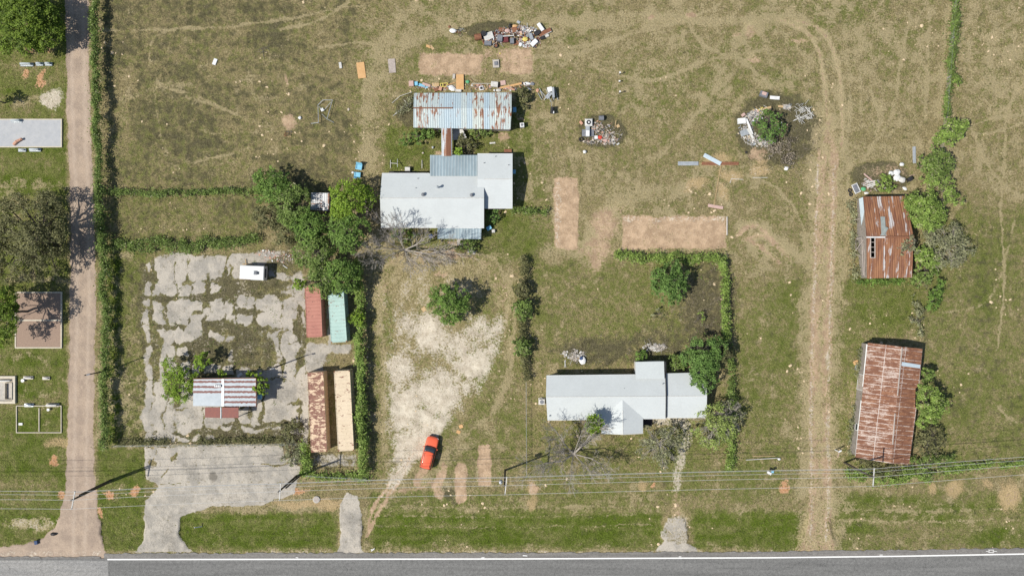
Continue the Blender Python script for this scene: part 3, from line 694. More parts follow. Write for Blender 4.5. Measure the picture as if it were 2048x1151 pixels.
strip('centre_line', lambda x: el(x) + 62, lambda x: el(x) + 63.6, .036, M['paint_y'])
mb = MB(); mb.slab([G(-60, 1120)[:2] + (.035,), G(-60, 1300)[:2] + (.035,), G(216, 1300)[:2] + (.035,), G(217, 1121)[:2] + (.035,), G(150, 1119)[:2] + (.035,)], .004)
tag(mb.build('road_patch', M['roadpatch']), kind='structure')
mb = MB()
for (x, y, ln, wd) in ((1975, 1101, .5, .08), (1990, 1101, .5, .08), (1982, 1098.5, .9, .08), (1982, 1103.5, .9, .08), (1978, 1101, .08, .3), (1986, 1101, .08, .3), (594, 1114, .4, .1), (966, 1114, .5, .12), (1050, 1110, .7, .12), (1360, 1112, .4, .1), (1762, 1108.5, .5, .1), (745, 1098, .5, .12)):
    p = G(x, y); mb.box((p[0], p[1], .041), (ln, wd, .004), rz=RNG.uniform(-.1, .1))
tag(mb.build('survey_mark', M['paint']), kind='structure')

# ------------------------------------------------------------------ leaves
def quads_from(C, N, size, rnd=None, asp=1.0):
    """one small quad per centre C with normal N"""
    n = len(C); t = NR.normal(size=(n, 3)); N = N / (np.linalg.norm(N, axis=1, keepdims=True) + 1e-9)
    u = np.cross(N, t); u /= (np.linalg.norm(u, axis=1, keepdims=True) + 1e-9); v = np.cross(N, u)
    s = size.reshape(-1, 1) * .5; u = u * s; v = v * s * asp
    V = np.stack([C - u - v * .6, C + u * .5 - v, C + u + v * .6, C - u * .5 + v], 1).reshape(-1, 3)
    Qd = np.arange(4 * n).reshape(n, 4)
    r = NR.random(n) if rnd is None else rnd
    return V, Qd, np.repeat(r, 4)
def foliage(name, C, N, size, mat, parent=None, rnd=None, asp=1.0):
    V, Qd, r = quads_from(C, N, size, rnd, asp)
    return mesh_np(name, V, Qd, mat, parent, {'rnd': r})

def crown_points(lobes, dens, clump=.30, squash=.75, lsize=.2):
    Cs = []; Ns = []; Rn = []
    for (cx, cy, cz, r) in lobes:
        nc = max(6, int(13 * r * r * 1.2 + 6))
        d = NR.normal(size=(nc, 3)); d[:, 2] = np.abs(d[:, 2]) * .9 - .25 * NR.random(nc); d /= np.linalg.norm(d, axis=1, keepdims=True)
        rr = r * (.45 + .6 * NR.random((nc, 1)) ** .6)
        cc = np.array([cx, cy, cz]) + d * rr * np.array([1, 1, squash])
        n = int(dens * 1.6 * 4 * pi * r * r * .5 / (lsize * lsize)); n = max(n, 30)
        pick = NR.integers(0, nc, n)
        pos = cc[pick] + NR.normal(size=(n, 3)) * clump * max(.35, min(r, 1.6)) * np.array([.55, .55, .38])
        nn = d[pick] * .5 + np.array([0, 0, .75]) + NR.normal(size=(n, 3)) * .45
        cr = NR.random(nc)
        Cs.append(pos); Ns.append(nn); Rn.append(np.clip(cr[pick] * .6 + NR.random(n) * .5 - .05, 0, 1))
    return np.concatenate(Cs), np.concatenate(Ns), np.concatenate(Rn)

def limb(mb, a, b, r0, r1, sag=.12, n=5, seg=3):
    a = np.array(a, float); b = np.array(b, float); L = np.linalg.norm(b - a); pts = [a]
    for k in range(1, seg):
        t = k / seg; pts.append(a + (b - a) * t + np.array([RNG.uniform(-1, 1), RNG.uniform(-1, 1), RNG.uniform(0, 1)]) * sag * L * .5)
    pts.append(b); mb.tube(pts, r0, n, r1); return pts

def tree(name, label, cat, px, py, r, h, mat, dens=1.0, lobes=None, nl=8, group=None, base=None, trunk_r=None, bark='bark', clump=.30, ls=.20, low=.45, avoid=None, twigs=0, hole=0, seed=None, sq=.75):
    """px,py,r: crown centre and radius in photo pixels; lobes: optional [(px,py,r,hfrac)]"""
    global RNG
    ls *= .92; r *= (1.0 if group and 'east fence' in group else 1.12)
    rs = RNG; RNG = random.Random(seed if seed is not None else int(px * 7 + py * 13)); R = r * S
    hc = h * .75
    if lobes is None:
        L = [(px + RNG.uniform(-.12, .12) * r, py + RNG.uniform(-.12, .12) * r, r * .55, .80)]
        for i in range(nl):
            a = 2 * pi * (i + RNG.uniform(-.35, .35)) / nl; d = r * RNG.uniform(.42, .72)
            L.append((px + d * cos(a), py + d * sin(a), r * RNG.uniform(.28, .44), RNG.uniform(.5, .8)))
    else: L = [(a, b, c * (1.28 if name == 'yard_tree' else 1), d) for (a, b, c, d) in lobes]
    if r > 19:
        for i in range(5 + nl // 2):
            a = RNG.uniform(0, 2 * pi); q = r * RNG.uniform(.80, 1.02) if lobes is None else r * RNG.uniform(.5, .8)
            L.append((px + q * cos(a), py + q * sin(a), r * RNG.uniform(.10, .18), RNG.uniform(.35, .65)))
    if not hole and r > 19: hole = .17
    c0 = G(px, py, hc); bx, by = (c0[0], c0[1]) if base is None else G(base[0], base[1])[:2]
    z0 = gz(bx, by)
    root = thing(name, label, cat, (bx, by, z0), group)
    W = []
    for (lx, ly, lr, hf) in L:
        rr = lr * S; zc = max(h * hf, rr * sq * .8); p = G(lx, ly, zc); W.append((p[0], p[1], zc, rr))
    tr = trunk_r or max(.05, h * .022)
    mb = MB(); top = (bx + (c0[0] - bx) * .4, by + (c0[1] - by) * .4, h * low)
    mb.cyl((bx, by, z0 - .1), (bx, by, z0 + .25), tr * 1.5, tr * 1.05, 8); limb(mb, (bx, by, z0 + .2), top, tr * 1.05, tr * .8, .05, 8, 3)
    for (x, y, z, rr) in W:
        pts = limb(mb, top, (x, y, z), tr * .5, tr * .16, .15, 5, 4)
        for k in range(5 + twigs):
            a = RNG.uniform(0, 2 * pi); e = RNG.uniform(-.1, .9); q = rr * RNG.uniform(.6, 1.0)
            s0 = pts[RNG.choice([2, 3, 4])]
            limb(mb, s0, (x + q * cos(a), y + q * sin(a), z + e * rr * .6), tr * .16, .012, .2, 4, 3)
    mb.build('trunk', M[bark], root)
    C, N, rn = crown_points(W, dens, clump, sq, ls)
    if avoid:
        x0, y0, x1, y1 = avoid; k = (H - C[:, 2]) / H; qx = C[:, 0] / S / k + CX; qy = CY - C[:, 1] / S / k
        keep = ~((qx > x0) & (qx < x1) & (qy > y0) & (qy < y1)); C, N, rn = C[keep], N[keep], rn[keep]
    if hole:
        kk = vnoise(C[:, 0] * 1.1, C[:, 1] * 1.1, 77) > hole; C, N, rn = C[kk], N[kk], rn[kk]
    C[:, 2] = np.maximum(C[:, 2], .12)
    foliage('crown', C, N, NR.uniform(.7, 1.35, len(C)) * ls, M[mat], root, rn)
    RNG = rs
    return root

def hedge(name, label, cat, pts, wd, h, mat, dens=1.0, group=None, ls=.17, rag=.25, gaps=0.0, stems=True):
    """a row of foliage along a line (photo pixels), width in pixels, height in metres"""
    if isinstance(wd, (int, float)): wd = [wd] * len(pts)
    P = [np.array(G(p[0], p[1], h * .8)) for p in pts]
    root = thing(name, label, cat, (P[0][0], P[0][1], 0), group)
    Cs = []; Ns = []; Rn = []; mb = MB()
    for (a, b, w0, w1) in zip(P[:-1], P[1:], wd[:-1], wd[1:]):
        L = np.linalg.norm((b - a)[:2]); wm = (w0 + w1) / 2 * S
        wm *= 1.2; ncl = int(L * (wm + h * .6) * 9) + 2
        t = NR.random(ncl); off = np.clip(NR.uniform(-.42, .42, ncl) + NR.normal(size=ncl) * .06, -.6, .6); wv = (w0 + (w1 - w0) * t) * S * 1.2
        d = (b - a) / (L + 1e-9); nrm = np.array([-d[1], d[0], 0])
        cen = a + (b - a) * t[:, None]
        bul = .50 + .95 * fbm(cen[:, 0], cen[:, 1], .75, 3, 91); wob = (fbm(cen[:, 0], cen[:, 1], .4, 2, 17) - .5) * 1.0 * wv
        lat = off * wv * np.clip(bul * 1.05, .5, 1.5) + wob
        zc = h * bul * np.sqrt(np.clip(1 - (off * 1.7) ** 2, .06, 1)) * (.72 + .28 * NR.random(ncl))
        cen = cen + nrm * lat[:, None]; cen[:, 2] = np.clip(zc, .1, None)
        if gaps:
            kp = vnoise(cen[:, 0] * .5 + 5, cen[:, 1] * .5, 33) > gaps; cen, bul, lat = cen[kp], bul[kp], lat[kp]
            if not len(cen): continue
        ncl = len(cen)
        n = int(dens * L * (wm + h * .5) * 3.4 / (ls * ls)); pk = NR.integers(0, ncl, n)
        pos = cen[pk] + NR.normal(size=(n, 3)) * np.array([.17, .17, .15]) * (1 + rag) * np.where(NR.random((n, 1)) < .08, 2.6, 1)
        pos[:, 2] = np.abs(pos[:, 2]) + .03
        nn = nrm * (off if False else np.sign(lat[pk]))[:, None] * .35 + np.array([0, 0, .8]) + NR.normal(size=(n, 3)) * .45
        cr = NR.random(ncl)
        Cs.append(pos); Ns.append(nn); Rn.append(np.clip(cr[pk] * .55 + NR.random(n) * .5 - .02, 0, 1))
        if stems:
            for _ in range(int(L / 1.2)):
                q = a + (b - a) * RNG.random(); mb.tube([(q[0], q[1], 0), (q[0] + RNG.uniform(-.1, .1), q[1] + RNG.uniform(-.1, .1), h * .5), (q[0] + RNG.uniform(-.3, .3), q[1] + RNG.uniform(-.3, .3), h * .95)], .02, 4, .008)
    C = np.concatenate(Cs); foliage('foliage', C, np.concatenate(Ns), NR.uniform(.7, 1.3, len(C)) * ls, M[mat], root, np.concatenate(Rn))
    if mb.v: mb.build('stem', M['bark'], root)['kind'] = 'stuff'
    return root

def bare_tree(name, label, px, py, h, ends, tr=.22, bark='bark_pale', lvl=4, green=None):
    bx, by = G(px, py)[:2]; root = thing(name, label, 'bare tree', (bx, by, 0)); mb = MB()
    top = np.array([bx, by, h * .28]); mb.cyl((bx, by, -.1), top, tr * 1.3, tr, 8)
    def rec(a, d, L, r, k):
        b = a + d * L; m_ = a + d * L * .5 + np.array([RNG.uniform(-.08, .08) for _ in range(3)]) * L
        mb.tube([a, m_, b], r, 5 if r > .04 else 3, r * .55)
        if k <= 0: return
        for i in range(3 if k > 1 else 4):
            dd = d + np.array([RNG.uniform(-.75, .75), RNG.uniform(-.75, .75), RNG.uniform(-.25, .6)]); dd /= np.linalg.norm(dd)
            s0 = m_ if i == 0 else a + (b - a) * RNG.uniform(.6, 1) if i < 3 else b
            rec(s0 if i == 0 else b if i == 1 else s0, dd, L * RNG.uniform(.5, .75), max(r * .55, .017), k - 1)
    for (ex, ey, eh, r) in ends:
        e = np.array(G(ex, ey, eh)); d = e - top; L = np.linalg.norm(d); d /= L
        m_ = top + d * L * .5 + np.array([RNG.uniform(-.1, .1) * L, RNG.uniform(-.1, .1) * L, .12 * L])
        mb.tube([top, m_, e], r, 6, r * .5)
        for s0, kk in ((m_, lvl - 1), (top + (m_ - top) * .6, lvl - 2), (e, lvl - 1), (m_ + (e - m_) * .5, lvl - 1)):
            for _ in range(3):
                dd = d + np.array([RNG.uniform(-.8, .8), RNG.uniform(-.8, .8), RNG.uniform(-.1, .6)]); dd /= np.linalg.norm(dd)
                rec(np.array(s0), dd, L * RNG.uniform(.22, .34), r * .4, kk - 1)
    mb.build('branches', M[bark], root)
    if green:
        gx_, gy_, gr, gh = green; p = G(gx_, gy_, gh); W = [(p[0] + RNG.uniform(-.4, .4), p[1] + RNG.uniform(-.5, .5), gh + RNG.uniform(-.3, .2), gr * S * .6) for _ in range(5)]
        C, N, rn = crown_points(W, 1.1, .3, .7, .18); foliage('leaf_cluster', C, N, NR.uniform(.7, 1.3, len(C)) * .18, M['leaf_bright'], root, rn)
    return root

# ------------------------------------------------------------------ buildings
def P3(pts): return [G(*p) for p in pts]
def ccw(pts):
    a = sum(p[0] * q[1] - q[0] * p[1] for p, q in zip(pts, pts[1:] + pts[:1]))
    return pts if a > 0 else pts[::-1]
def roof_part(root, polys, mat, t=.07, name='roof', label=None):
    mb = MB()
    for p in polys: mb.slab(ccw(P3(p)), t)
    return mb.build(name, mat, root, label=label)
def wall_part(root, ring, mat, inset=.28, drop=.09, name='wall', base=-.12):
    """ring: roof-edge points (px,py,h) all round, ridge ends included"""
    W = P3(ring); cx = sum(p[0] for p in W) / len(W); cy = sum(p[1] for p in W) / len(W)
    Q_ = []
    for p in W:
        dx, dy = p[0] - cx, p[1] - cy
        ix = math.copysign(min(inset, abs(dx)), dx); iy = math.copysign(min(inset, abs(dy)), dy)
        Q_.append((p[0] - ix, p[1] - iy, p[2] - drop))
    n = len(Q_); mb = MB(); V = Q_ + [(q[0], q[1], base) for q in Q_]
    mb.add(V, [(i, (i + 1) % n, n + (i + 1) % n, n + i) for i in range(n)])
    mb.build(name, mat, root); return Q_
def opening(root, a, b, t, z, w_, h_, kind='window', out=.0):
    """window or door on the wall from a to b (world xy)"""
    ax, ay = a[0], a[1]; dx, dy = b[0] - ax, b[1] - ay; L = math.hypot(dx, dy); dx /= L; dy /= L
    cx, cy = ax + dx * L * t, ay + dy * L * t; rz = math.atan2(dy, dx)
    fr = MB(); 
    for (ox, oz, ww, hh) in ((-w_ / 2, 0, .08, h_ + .08), (w_ / 2, 0, .08, h_ + .08), (0, h_ / 2, w_ - .08, .08), (0, -h_ / 2, w_ - .08, .08)):
        fr.box((cx + dx * ox, cy + dy * ox, z + oz), (ww, .10, hh), rz)
    o = fr.build(kind, M['white'], root)
    if kind == 'window':
        MB().box((cx, cy, z), (w_ - .08, .05, h_ - .08), rz).build('pane', M['glass'], o)
    else:
        MB().box((cx, cy, z), (w_ - .08, .07, h_ - .08), rz).build('door_panel', M['board'], o)
        MB().box((cx + dx * w_ * .35, cy + dy * w_ * .35, z - .05), (.06, .2, .06), rz).build('handle', M['chrome'], o)
    return o

def shingle(name, c, c2):
    t = NT(name)
    br = t.n('ShaderNodeTexBrick'); t.l(t.co, br.inputs['Vector'])
    br.inputs['Scale'].default_value = 2.2; br.inputs['Mortar Size'].default_value = .03; br.inputs['Color1'].default_value = (*c, 1); br.inputs['Color2'].default_value = (*c2, 1)
    br.inputs['Mortar'].default_value = (*[v * .8 for v in c], 1); br.inputs['Brick Width'].default_value = .8
    n1 = t.noise(.35, 5, .6); n2 = t.noise(5, 5, .7)
    col = t.scale(br.outputs['Color'], t.rng(n1, .3, .7, .96, 1.02)); col = t.scale(col, t.rng(n2, .25, .75, .96, 1.03))
    col = t.mix(t.rng(t.noise(.9, 6, .75, t.map((1, .35, 1))), .60, .78, 0, .08), col, (.36, .37, .35))
    return t.bsdf(col, .8, 0, t.bump(n2, .3, .015), .25)
M['shingle'] = shingle('pale grey shingle', (.51, .545, .545), (.535, .57, .57))
M['shingle_b'] = shingle('flat roof felt', (.50, .54, .54), (.54, .58, .57))
def ribbed(name, c, c2, p=.47, ax='x'):
    t = NT(name); sep = t.n('ShaderNodeSeparateXYZ'); t.l(t.co, sep.inputs[0]); x = sep.outputs[0 if ax == 'x' else 1]
    f = t.math('FRACT', t.math('DIVIDE', x, p)); k = t.rng(t.math('ABSOLUTE', t.math('SUBTRACT', f, .5)), .34, .40)
    k2 = t.rng(t.math('ABSOLUTE', t.math('SUBTRACT', f, .28)), .0, .06, 1, 0)
    n = t.noise(.8, 5, .65, t.map((1, .3, 1) if ax == 'x' else (.3, 1, 1)))
    col = t.mix(k, c, c2); col = t.mix(t.math('MULTIPLY', k2, .5), col, tuple(v * .7 for v in c)); col = t.scale(col, t.rng(n, .3, .7, .85, 1.12))
    return t.bsdf(col, .45, .0, t.bump(k, .8, .04), .45)
M['ribbed'] = ribbed('ribbed grey sheet', (.25, .32, .35), (.37, .44, .46))

# middle house -------------------------------------------------------
def middle_house():
    b = G(895, 400); root = thing('grey_house', 'long pale grey house with ribbed metal porches, north of the bare gravel yard', 'house', (b[0], b[1], 0))
    e, r = 2.5, 3.7
    roof_part(root, [[(764, 347, e), (968, 347, e), (968, 396, r), (760, 396, r)], [(760, 396, r), (968, 396, r), (968, 455, e), (762, 454, e)]], M['shingle'])
    roof_part(root, [[(955, 308, 2.45), (1025, 308, 2.45), (1025, 358, 3.45), (955, 358, 3.45)], [(955, 358, 3.45), (1025, 358, 3.45), (1025, 416, 2.4), (955, 416, 2.4)]], M['shingle'], label='lower pale grey roof of the east wing')
    roof_part(root, [[(860, 310, 2.25), (957, 310, 2.25), (957, 352, 2.75), (860, 352, 2.75)]], M['ribbed'], .05, 'porch_roof', 'ribbed grey metal roof of the rear porch')
    roof_part(root, [[(875, 450, 2.42), (963, 450, 2.42), (962, 478, 2.12), (875, 477, 2.12)]], M['ribbed'], .05, 'porch_roof', 'ribbed grey metal roof of the front porch')
    q = wall_part(root, [(764, 347, e), (967, 347, e), (967, 396, r), (967, 455, e), (762, 454, e), (760, 396, r)], M['siding'])
    for t_ in (.15, .38, .8): opening(root, q[4], q[3], t_, 1.45, 1.2, 1.1)
    opening(root, q[4], q[3], .62, 1.05, .95, 2.05, 'door')
    opening(root, q[0], q[4], .3, 1.5, 1.0, 1.0)
    q = wall_part(root, [(957, 308, 2.45), (1025, 308, 2.45), (1025, 358, 3.45), (1025, 416, 2.4), (957, 416, 2.4), (957, 358, 3.45)], M['siding'])
    opening(root, q[3], q[1], .3, 1.45, 1.1, 1.1); opening(root, q[3], q[1], .7, 1.45, 1.1, 1.1); opening(root, q[4], q[3], .6, 1.4, 1.2, 1.1)
    for (x, y, z) in ((862, 312, 2.2), (908, 311, 2.2), (952, 311, 2.2), (877, 476, 2.1), (918, 476, 2.1), (960, 476, 2.1)):
        p = G(x, y, z); MB().box((p[0], p[1], z / 2), (.1, .1, z)).build('post', M['white'], root)
    for a_, b_ in (((760, 396, r), (968, 396, r)), ((968, 358, 3.45), (1025, 358, 3.45))): MB().tube([G(*a_), G(*b_)], .05, 5).build('ridge_cap', M['offwhite'], root)
    for a_, b_ in (((762, 454.6, e - .04), (968, 455.6, e - .04)), ((764, 346.5, e - .04), (859, 346.5, e - .04)), ((968, 416.4, 2.36), (1025, 416.4, 2.36)), ((955, 307.5, 2.4), (1025, 307.5, 2.4))): MB().tube([G(*a_), G(*b_)], .055, 5).build('gutter', M['white'], root)
    for (x, y) in ((846, 389), (943, 390)):
        p = G(x, y, 3.75); MB().lathe((p[0], p[1], 3.40), [(.16, 0), (.16, .32), (.27, .36), (.27, .5), (.12, .62), (.01, .64)], 12).build('roof_vent', M['rustm'] if False else M['grey'], root)
    mb = MB(); p = G(876, 375, 3.2); mb.cyl((p[0], p[1], 2.9), (p[0], p[1], 3.95), .13, n=10); mb.lathe((p[0], p[1], 3.95), [(.22, 0), (.22, .1), (.02, .25)], 10); mb.build('flue', M['steel'], root)
    for (x, y, z) in ((836, 357, 2.7), (832, 376, 3.1), (968 - 0, 326, 2.8), (1017, 330, 2.9), (991, 313, 2.55)):
        p = G(x, y, z); MB().cyl((p[0], p[1], z - .15), (p[0], p[1], z + .28), .05).build('vent_pipe', M['black'], root)
    p = G(1028, 344, 1.0); MB().cbox((p[0] + .0, p[1], 1.3), (.5, .6, .42)).build('window_air_conditioner', M['blue'], root)
    mb = MB(); p = G(922, 484, .1); mb.box((p[0], p[1], .1), (1.3, 1.0, .2)).box((p[0], p[1] + .35, .27), (1.3, .5, .14)); mb.build('step', M['cement'], root)
middle_house()

def front_house():
    b = G(1210, 795); root = thing('white_roofed_house', 'long low house with pale roof and gabled front porch, nearest the highway', 'house', (b[0], b[1], 0))
    e, r = 2.45, 3.6
    roof_part(root, [[(1093, 751, e), (1331, 748, e), (1332, 792, r), (1092, 793, r)], [(1092, 793, r), (1332, 792, r), (1332, 836, e), (1095, 839, e)]], M['shingle'])
    roof_part(root, [[(1332.5, 746, e - .28), (1412, 744, e - .28), (1414, 791, r - .25), (1333, 792, r - .25)], [(1333, 792, r - .25), (1414, 791, r - .25), (1413, 834, e - .28), (1332.5, 834.5, e - .28)]], M['shingle'], label='slightly lower pale roof section at the east end')
    roof_part(root, [[(1271, 723, 2.75), (1328, 722, 2.75), (1329, 757, 2.95), (1271, 757, 2.95)]], M['shingle_b'], .12, 'roof', 'flat grey roof of the rear room')
    roof_part(root, [[(1203, 867, 2.5), (1246, 868, 3.45), (1245, 795, 3.45), (1203, 800, 2.5)], [(1246, 868, 3.45), (1286, 866, 2.5), (1286, 800, 2.5), (1245, 795, 3.45)]], M['shingle'], .07, 'porch_roof', 'gabled pale roof over the front porch')
    q = wall_part(root, [(1093, 751, e), (1331, 748, e), (1332, 792, r), (1331, 836, e), (1095, 839, e), (1092, 793, r)], M['siding'])
    for t_ in (.12, .3, .9): opening(root, q[4], q[3], t_, 1.4, 1.2, 1.1)
    opening(root, q[4], q[3], .68, 1.02, .95, 2.0, 'door')
    for t_ in (.15, .4, .6): opening(root, q[0], q[1], t_, 1.45, 1.1, 1.0)
    q = wall_part(root, [(1334, 746, e - .28), (1412, 744, e - .28), (1413.5, 791, r - .25), (1413, 834, e - .28), (1334, 834, e - .28), (1334, 792, r - .25)], M['siding'])
    opening(root, q[4], q[3], .45, 1.2, 1.6, 1.1); opening(root, q[3], q[1], .4, 1.4, 1.0, 1.0)
    wall_part(root, [(1272, 723, 2.75), (1328, 722, 2.75), (1328, 750, 2.9), (1272, 750, 2.9)], M['siding'], .15, .13)
    for a_, b_ in (((1092, 793, r), (1331, 792, r)), ((1333, 791.5, r - .25), (1414, 791, r - .25)), ((1246, 868, 3.45), (1245.5, 820, 3.45))): MB().tube([G(*a_), G(*b_)], .045, 5).build('ridge_cap', M['offwhite'], root)
    for a_, b_ in (((1095, 839.6, e - .04), (1202, 838.4, e - .04)), ((1287, 836.8, e - .04), (1331, 836.4, e - .04)), ((1093, 750.5, e - .04), (1270, 748.5, e - .04)), ((1333, 834.6, e - .32), (1413, 834.5, e - .32))): MB().tube([G(*a_), G(*b_)], .055, 5).build('gutter', M['white'], root)
    for (x, y) in ((1206, 864), (1246, 865), (1283, 863)):
        p = G(x, y, 2.4); MB().box((p[0], p[1], 1.2), (.12, .12, 2.4)).build('post', M['white'], root)
    mb = MB(); p = G(1246, 867.5, 2.5); hw_ = 41 * S
    mb.add([(p[0] - hw_, p[1] + .12, 2.42), (p[0] + hw_, p[1] + .12, 2.42), (p[0], p[1] + .12, 3.34), (p[0] - hw_, p[1] + .06, 2.42), (p[0] + hw_, p[1] + .06, 2.42), (p[0], p[1] + .06, 3.34)], [(0, 1, 2), (5, 4, 3), (0, 3, 4, 1), (1, 4, 5, 2), (2, 5, 3, 0)]); mb.build('gable', M['siding'], root)
    mb = MB(); mb.tube([G(1331.5, 722, 3.0), G(1331.5, 748, 2.55), G(1332.5, 792, 3.67), G(1332, 835, 2.5)], .09, 6); mb.build('roof_step_shade', M['black'], root)  # black tube stands in for the shadow line at the roof step
    p = G(1099, 831, 2.7); MB().cyl((p[0], p[1], 2.4), (p[0], p[1], 2.95), .11, n=10).build('vent_pipe', M['steel'], root)
    p = G(1326, 767, 3.2); MB().cyl((p[0], p[1], 2.9), (p[0], p[1], 3.3), .05).build('vent_pipe', M['black'], root)
    p = G(1249, 776, 3.2); MB().cyl((p[0], p[1], 2.9), (p[0], p[1], 3.2), .05).build('vent_pipe', M['black'], root)
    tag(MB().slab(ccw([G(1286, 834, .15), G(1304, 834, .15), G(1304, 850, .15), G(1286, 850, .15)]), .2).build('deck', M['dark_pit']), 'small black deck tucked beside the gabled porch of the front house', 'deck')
front_house()

# long shed, rusty streaks
M['roof_shed'] = rust_roof('blue grey rusting sheet', (.33, .42, .47), amt=.38, sx=2.8, sy=.55, blot=.30, alt=(.45, .49, .44), bright=(.43, .51, .55))
def long_shed():
    b = G(925, 222); root = thing('long_shed', 'long shed roofed in blue grey sheet with rusty streaks, behind the middle house', 'shed', (b[0], b[1], 0))
    e, r = 2.5, 3.2
    roof_part(root, [[(828, 186, e), (1023, 185, e), (1023, 217, r), (827, 216, r)], [(827, 216, r), (1023, 217, r), (1021, 259, e), (827, 255, e)]], M['roof_shed'])
    mb = MB(); mb.tube([G(827, 216, r + .05), G(905, 216, r + .05)], .10, 6); mb.build('ridge_cap', M['rustm'], root)
    q = wall_part(root, [(828, 186, e), (1023, 185, e), (1023, 217, r), (1021, 258, e), (827, 255, e), (827, 216, r)], M['plank'], .15)
    opening(root, q[4], q[3], .3, 1.0, .95, 1.95, 'door'); opening(root, q[4], q[3], .6, 1.4, 1.0, .9); opening(root, q[3], q[1], .5, 1.4, .9, .8)
    p = G(1029, 219, 1.5); MB().cbox((p[0], p[1], 1.3), (.55, .7, .45)).build('window_air_conditioner', M['blue'], root)
long_shed()
M['roof_walk'] = rust_roof('rusty walkway sheet', (.42, .47, .50), amt=.56, sx=1.6, sy=.10, blot=.1)
def walkway():
    b = G(894, 283); root = thing('covered_walkway', 'narrow rusty sheet roof linking the long shed to the middle house', 'walkway', (b[0], b[1], 0))
    roof_part(root, [[(883, 256, 2.3), (893, 256, 2.5), (893, 312, 2.5), (883, 312, 2.3)], [(893, 256, 2.5), (904, 256, 2.3), (904, 312, 2.3), (893, 312, 2.5)]], M['roof_walk'], .04)
    for (x, y) in ((884, 262), (903, 262), (884, 300), (903, 300)):
        p = G(x, y, 2.2); MB().box((p[0], p[1], 1.1), (.09, .09, 2.2)).build('post', M['plank'], root)
walkway()
tag(MB().slab(ccw([G(905, 259, .55), G(924, 256, .9), G(935, 278, .75), G(905, 280, .5)]), .07).build('leaning_sheet', M['offwhite']), 'large off-white panel lying against the covered walkway', 'panel')

# kiosk
def kiosk_mat(name, y0, y1, per=.78, ph=0.0, on=True):
    t = NT(name); sep = t.n('ShaderNodeSeparateXYZ'); t.l(t.co, sep.inputs[0]); y = sep.outputs[1]
    n = t.noise(2.6, 3, .5); yy = t.math('ADD', y, t.math('MULTIPLY', t.math('SUBTRACT', n, .5), .34))
    f = t.math('ABSOLUTE', t.math('SUBTRACT', t.math('FRACT', t.math('ADD', t.math('DIVIDE', yy, per), ph)), .5))
    msk = t.rng(f, .275, .30); 
    if not on: msk = t.math('MULTIPLY', msk, t.rng(y, y0, y0 + .1))
    rib = t.rng(t.math('SINE', t.math('MULTIPLY', y, 2 * pi / .195)), -1, 1)
    base = t.scale(t.mix(t.rng(t.noise(1.1, 4, .6), .3, .7), (.46, .51, .54), (.39, .44, .47)), t.rng(rib, 0, 1, .84, 1.05))
    rc = t.scale(t.mix(t.rng(t.noise(5, 4, .7), .3, .7), (.19, .075, .06), (.15, .06, .05)), t.rng(rib, 0, 1, .8, 1.1))
    col = t.mix(msk, base, rc)
    return t.bsdf(col, .55, 0, t.bump(rib, .5, .02), .35)
def station():
    b = G(450, 785); root = thing('filling_station', 'small abandoned kiosk with red and white striped metal roof on the cracked slab', 'kiosk', (b[0], b[1], 0))
    M['k1'] = kiosk_mat('striped kiosk sheet', 0, 0, ph=.27); M['k2'] = kiosk_mat('half striped kiosk sheet', .12, 0, ph=.27, on=False)
    h = 3.0
    roof_part(root, [[(446, 756, h + .2), (512, 755, h + .2), (512, 812, h), (446, 812, h)]], M['k1'], .1)
    roof_part(root, [[(387, 758, h + .2), (444, 757, h + .2), (444, 812, h), (386, 811, h)]], M['k2'], .1)
    mb = MB(); mb.slab(ccw(P3([(443, 756, h + .24), (448, 756, h + .24), (448, 812, h + .04), (443, 812, h + .04)])), .12); mb.build('ridge_cap', M['steel'], root)
    mb = MB(); 
    for a_, b_ in (((386, 757), (512, 755.5)),): mb.tube([G(*a_, h + .2), G(*b_, h + .2)], .07)
    mb.tube([G(512, 755, h + .2), G(512.5, 813, h)], .06); mb.build('roof_edge', M['rustm'], root)
    q = wall_part(root, [(387, 758, h + .1), (511, 756, h + .1), (511, 811, h), (387, 811, h)], M['siding'], .12, .1)
    opening(root, q[3], q[2], .22, 1.6, 1.8, 1.3); opening(root, q[3], q[2], .75, 1.05, 1.0, 2.1, 'door'); opening(root, q[2], q[1], .5, 1.6, 1.4, 1.2)
    M['k3'] = kiosk_mat('maroon canopy sheet', 0, 0, .2); t = NT('maroon canopy'); n = t.noise(3, 4, .6)
    sep = t.n('ShaderNodeSeparateXYZ'); t.l(t.co, sep.inputs[0]); rib = t.rng(t.math('SINE', t.math('MULTIPLY', sep.outputs[1], 2 * pi / .195)), -1, 1)
    M['k3'] = t.bsdf(t.scale(t.mix(t.rng(n, .3, .7), (.22, .065, .045), (.17, .055, .045)), t.rng(rib, 0, 1, .8, 1.1)), .6)
    roof_part(root, [[(410, 814, h - .1), (440, 814, h - .1), (440, 835, h - .35), (410, 834, h - .35)]], M['k3'], .06, 'canopy'); roof_part(root, [[(444, 814, h - .1), (477, 814, h - .1), (477, 835, h - .35), (444, 835, h - .35)]], M['k3'], .06, 'canopy')
    p0, p1 = G(442, 813, h - .06), G(442, 836, h - .3); MB().tube([p0, p1], .1).build('canopy_beam', M['steel'], root)
    for x in (411, 442, 476):
        p = G(x, 833, h - .4); MB().box((p[0], p[1], (h - .4) / 2), (.12, .12, h - .45)).build('post', M['white'], root)
    mb = MB(); p = G(431, 771, h + .2)
    for i in range(4): mb.box((p[0] + i * .26, p[1], h + .30), (.17, .32, .28))
    mb.build('roof_vent', M['white'], root)
    p = G(519, 793, 1.6); MB().cbox((p[0], p[1], 1.5), (.5, .7, .5)).build('window_air_conditioner', M['blue'], root)
station()

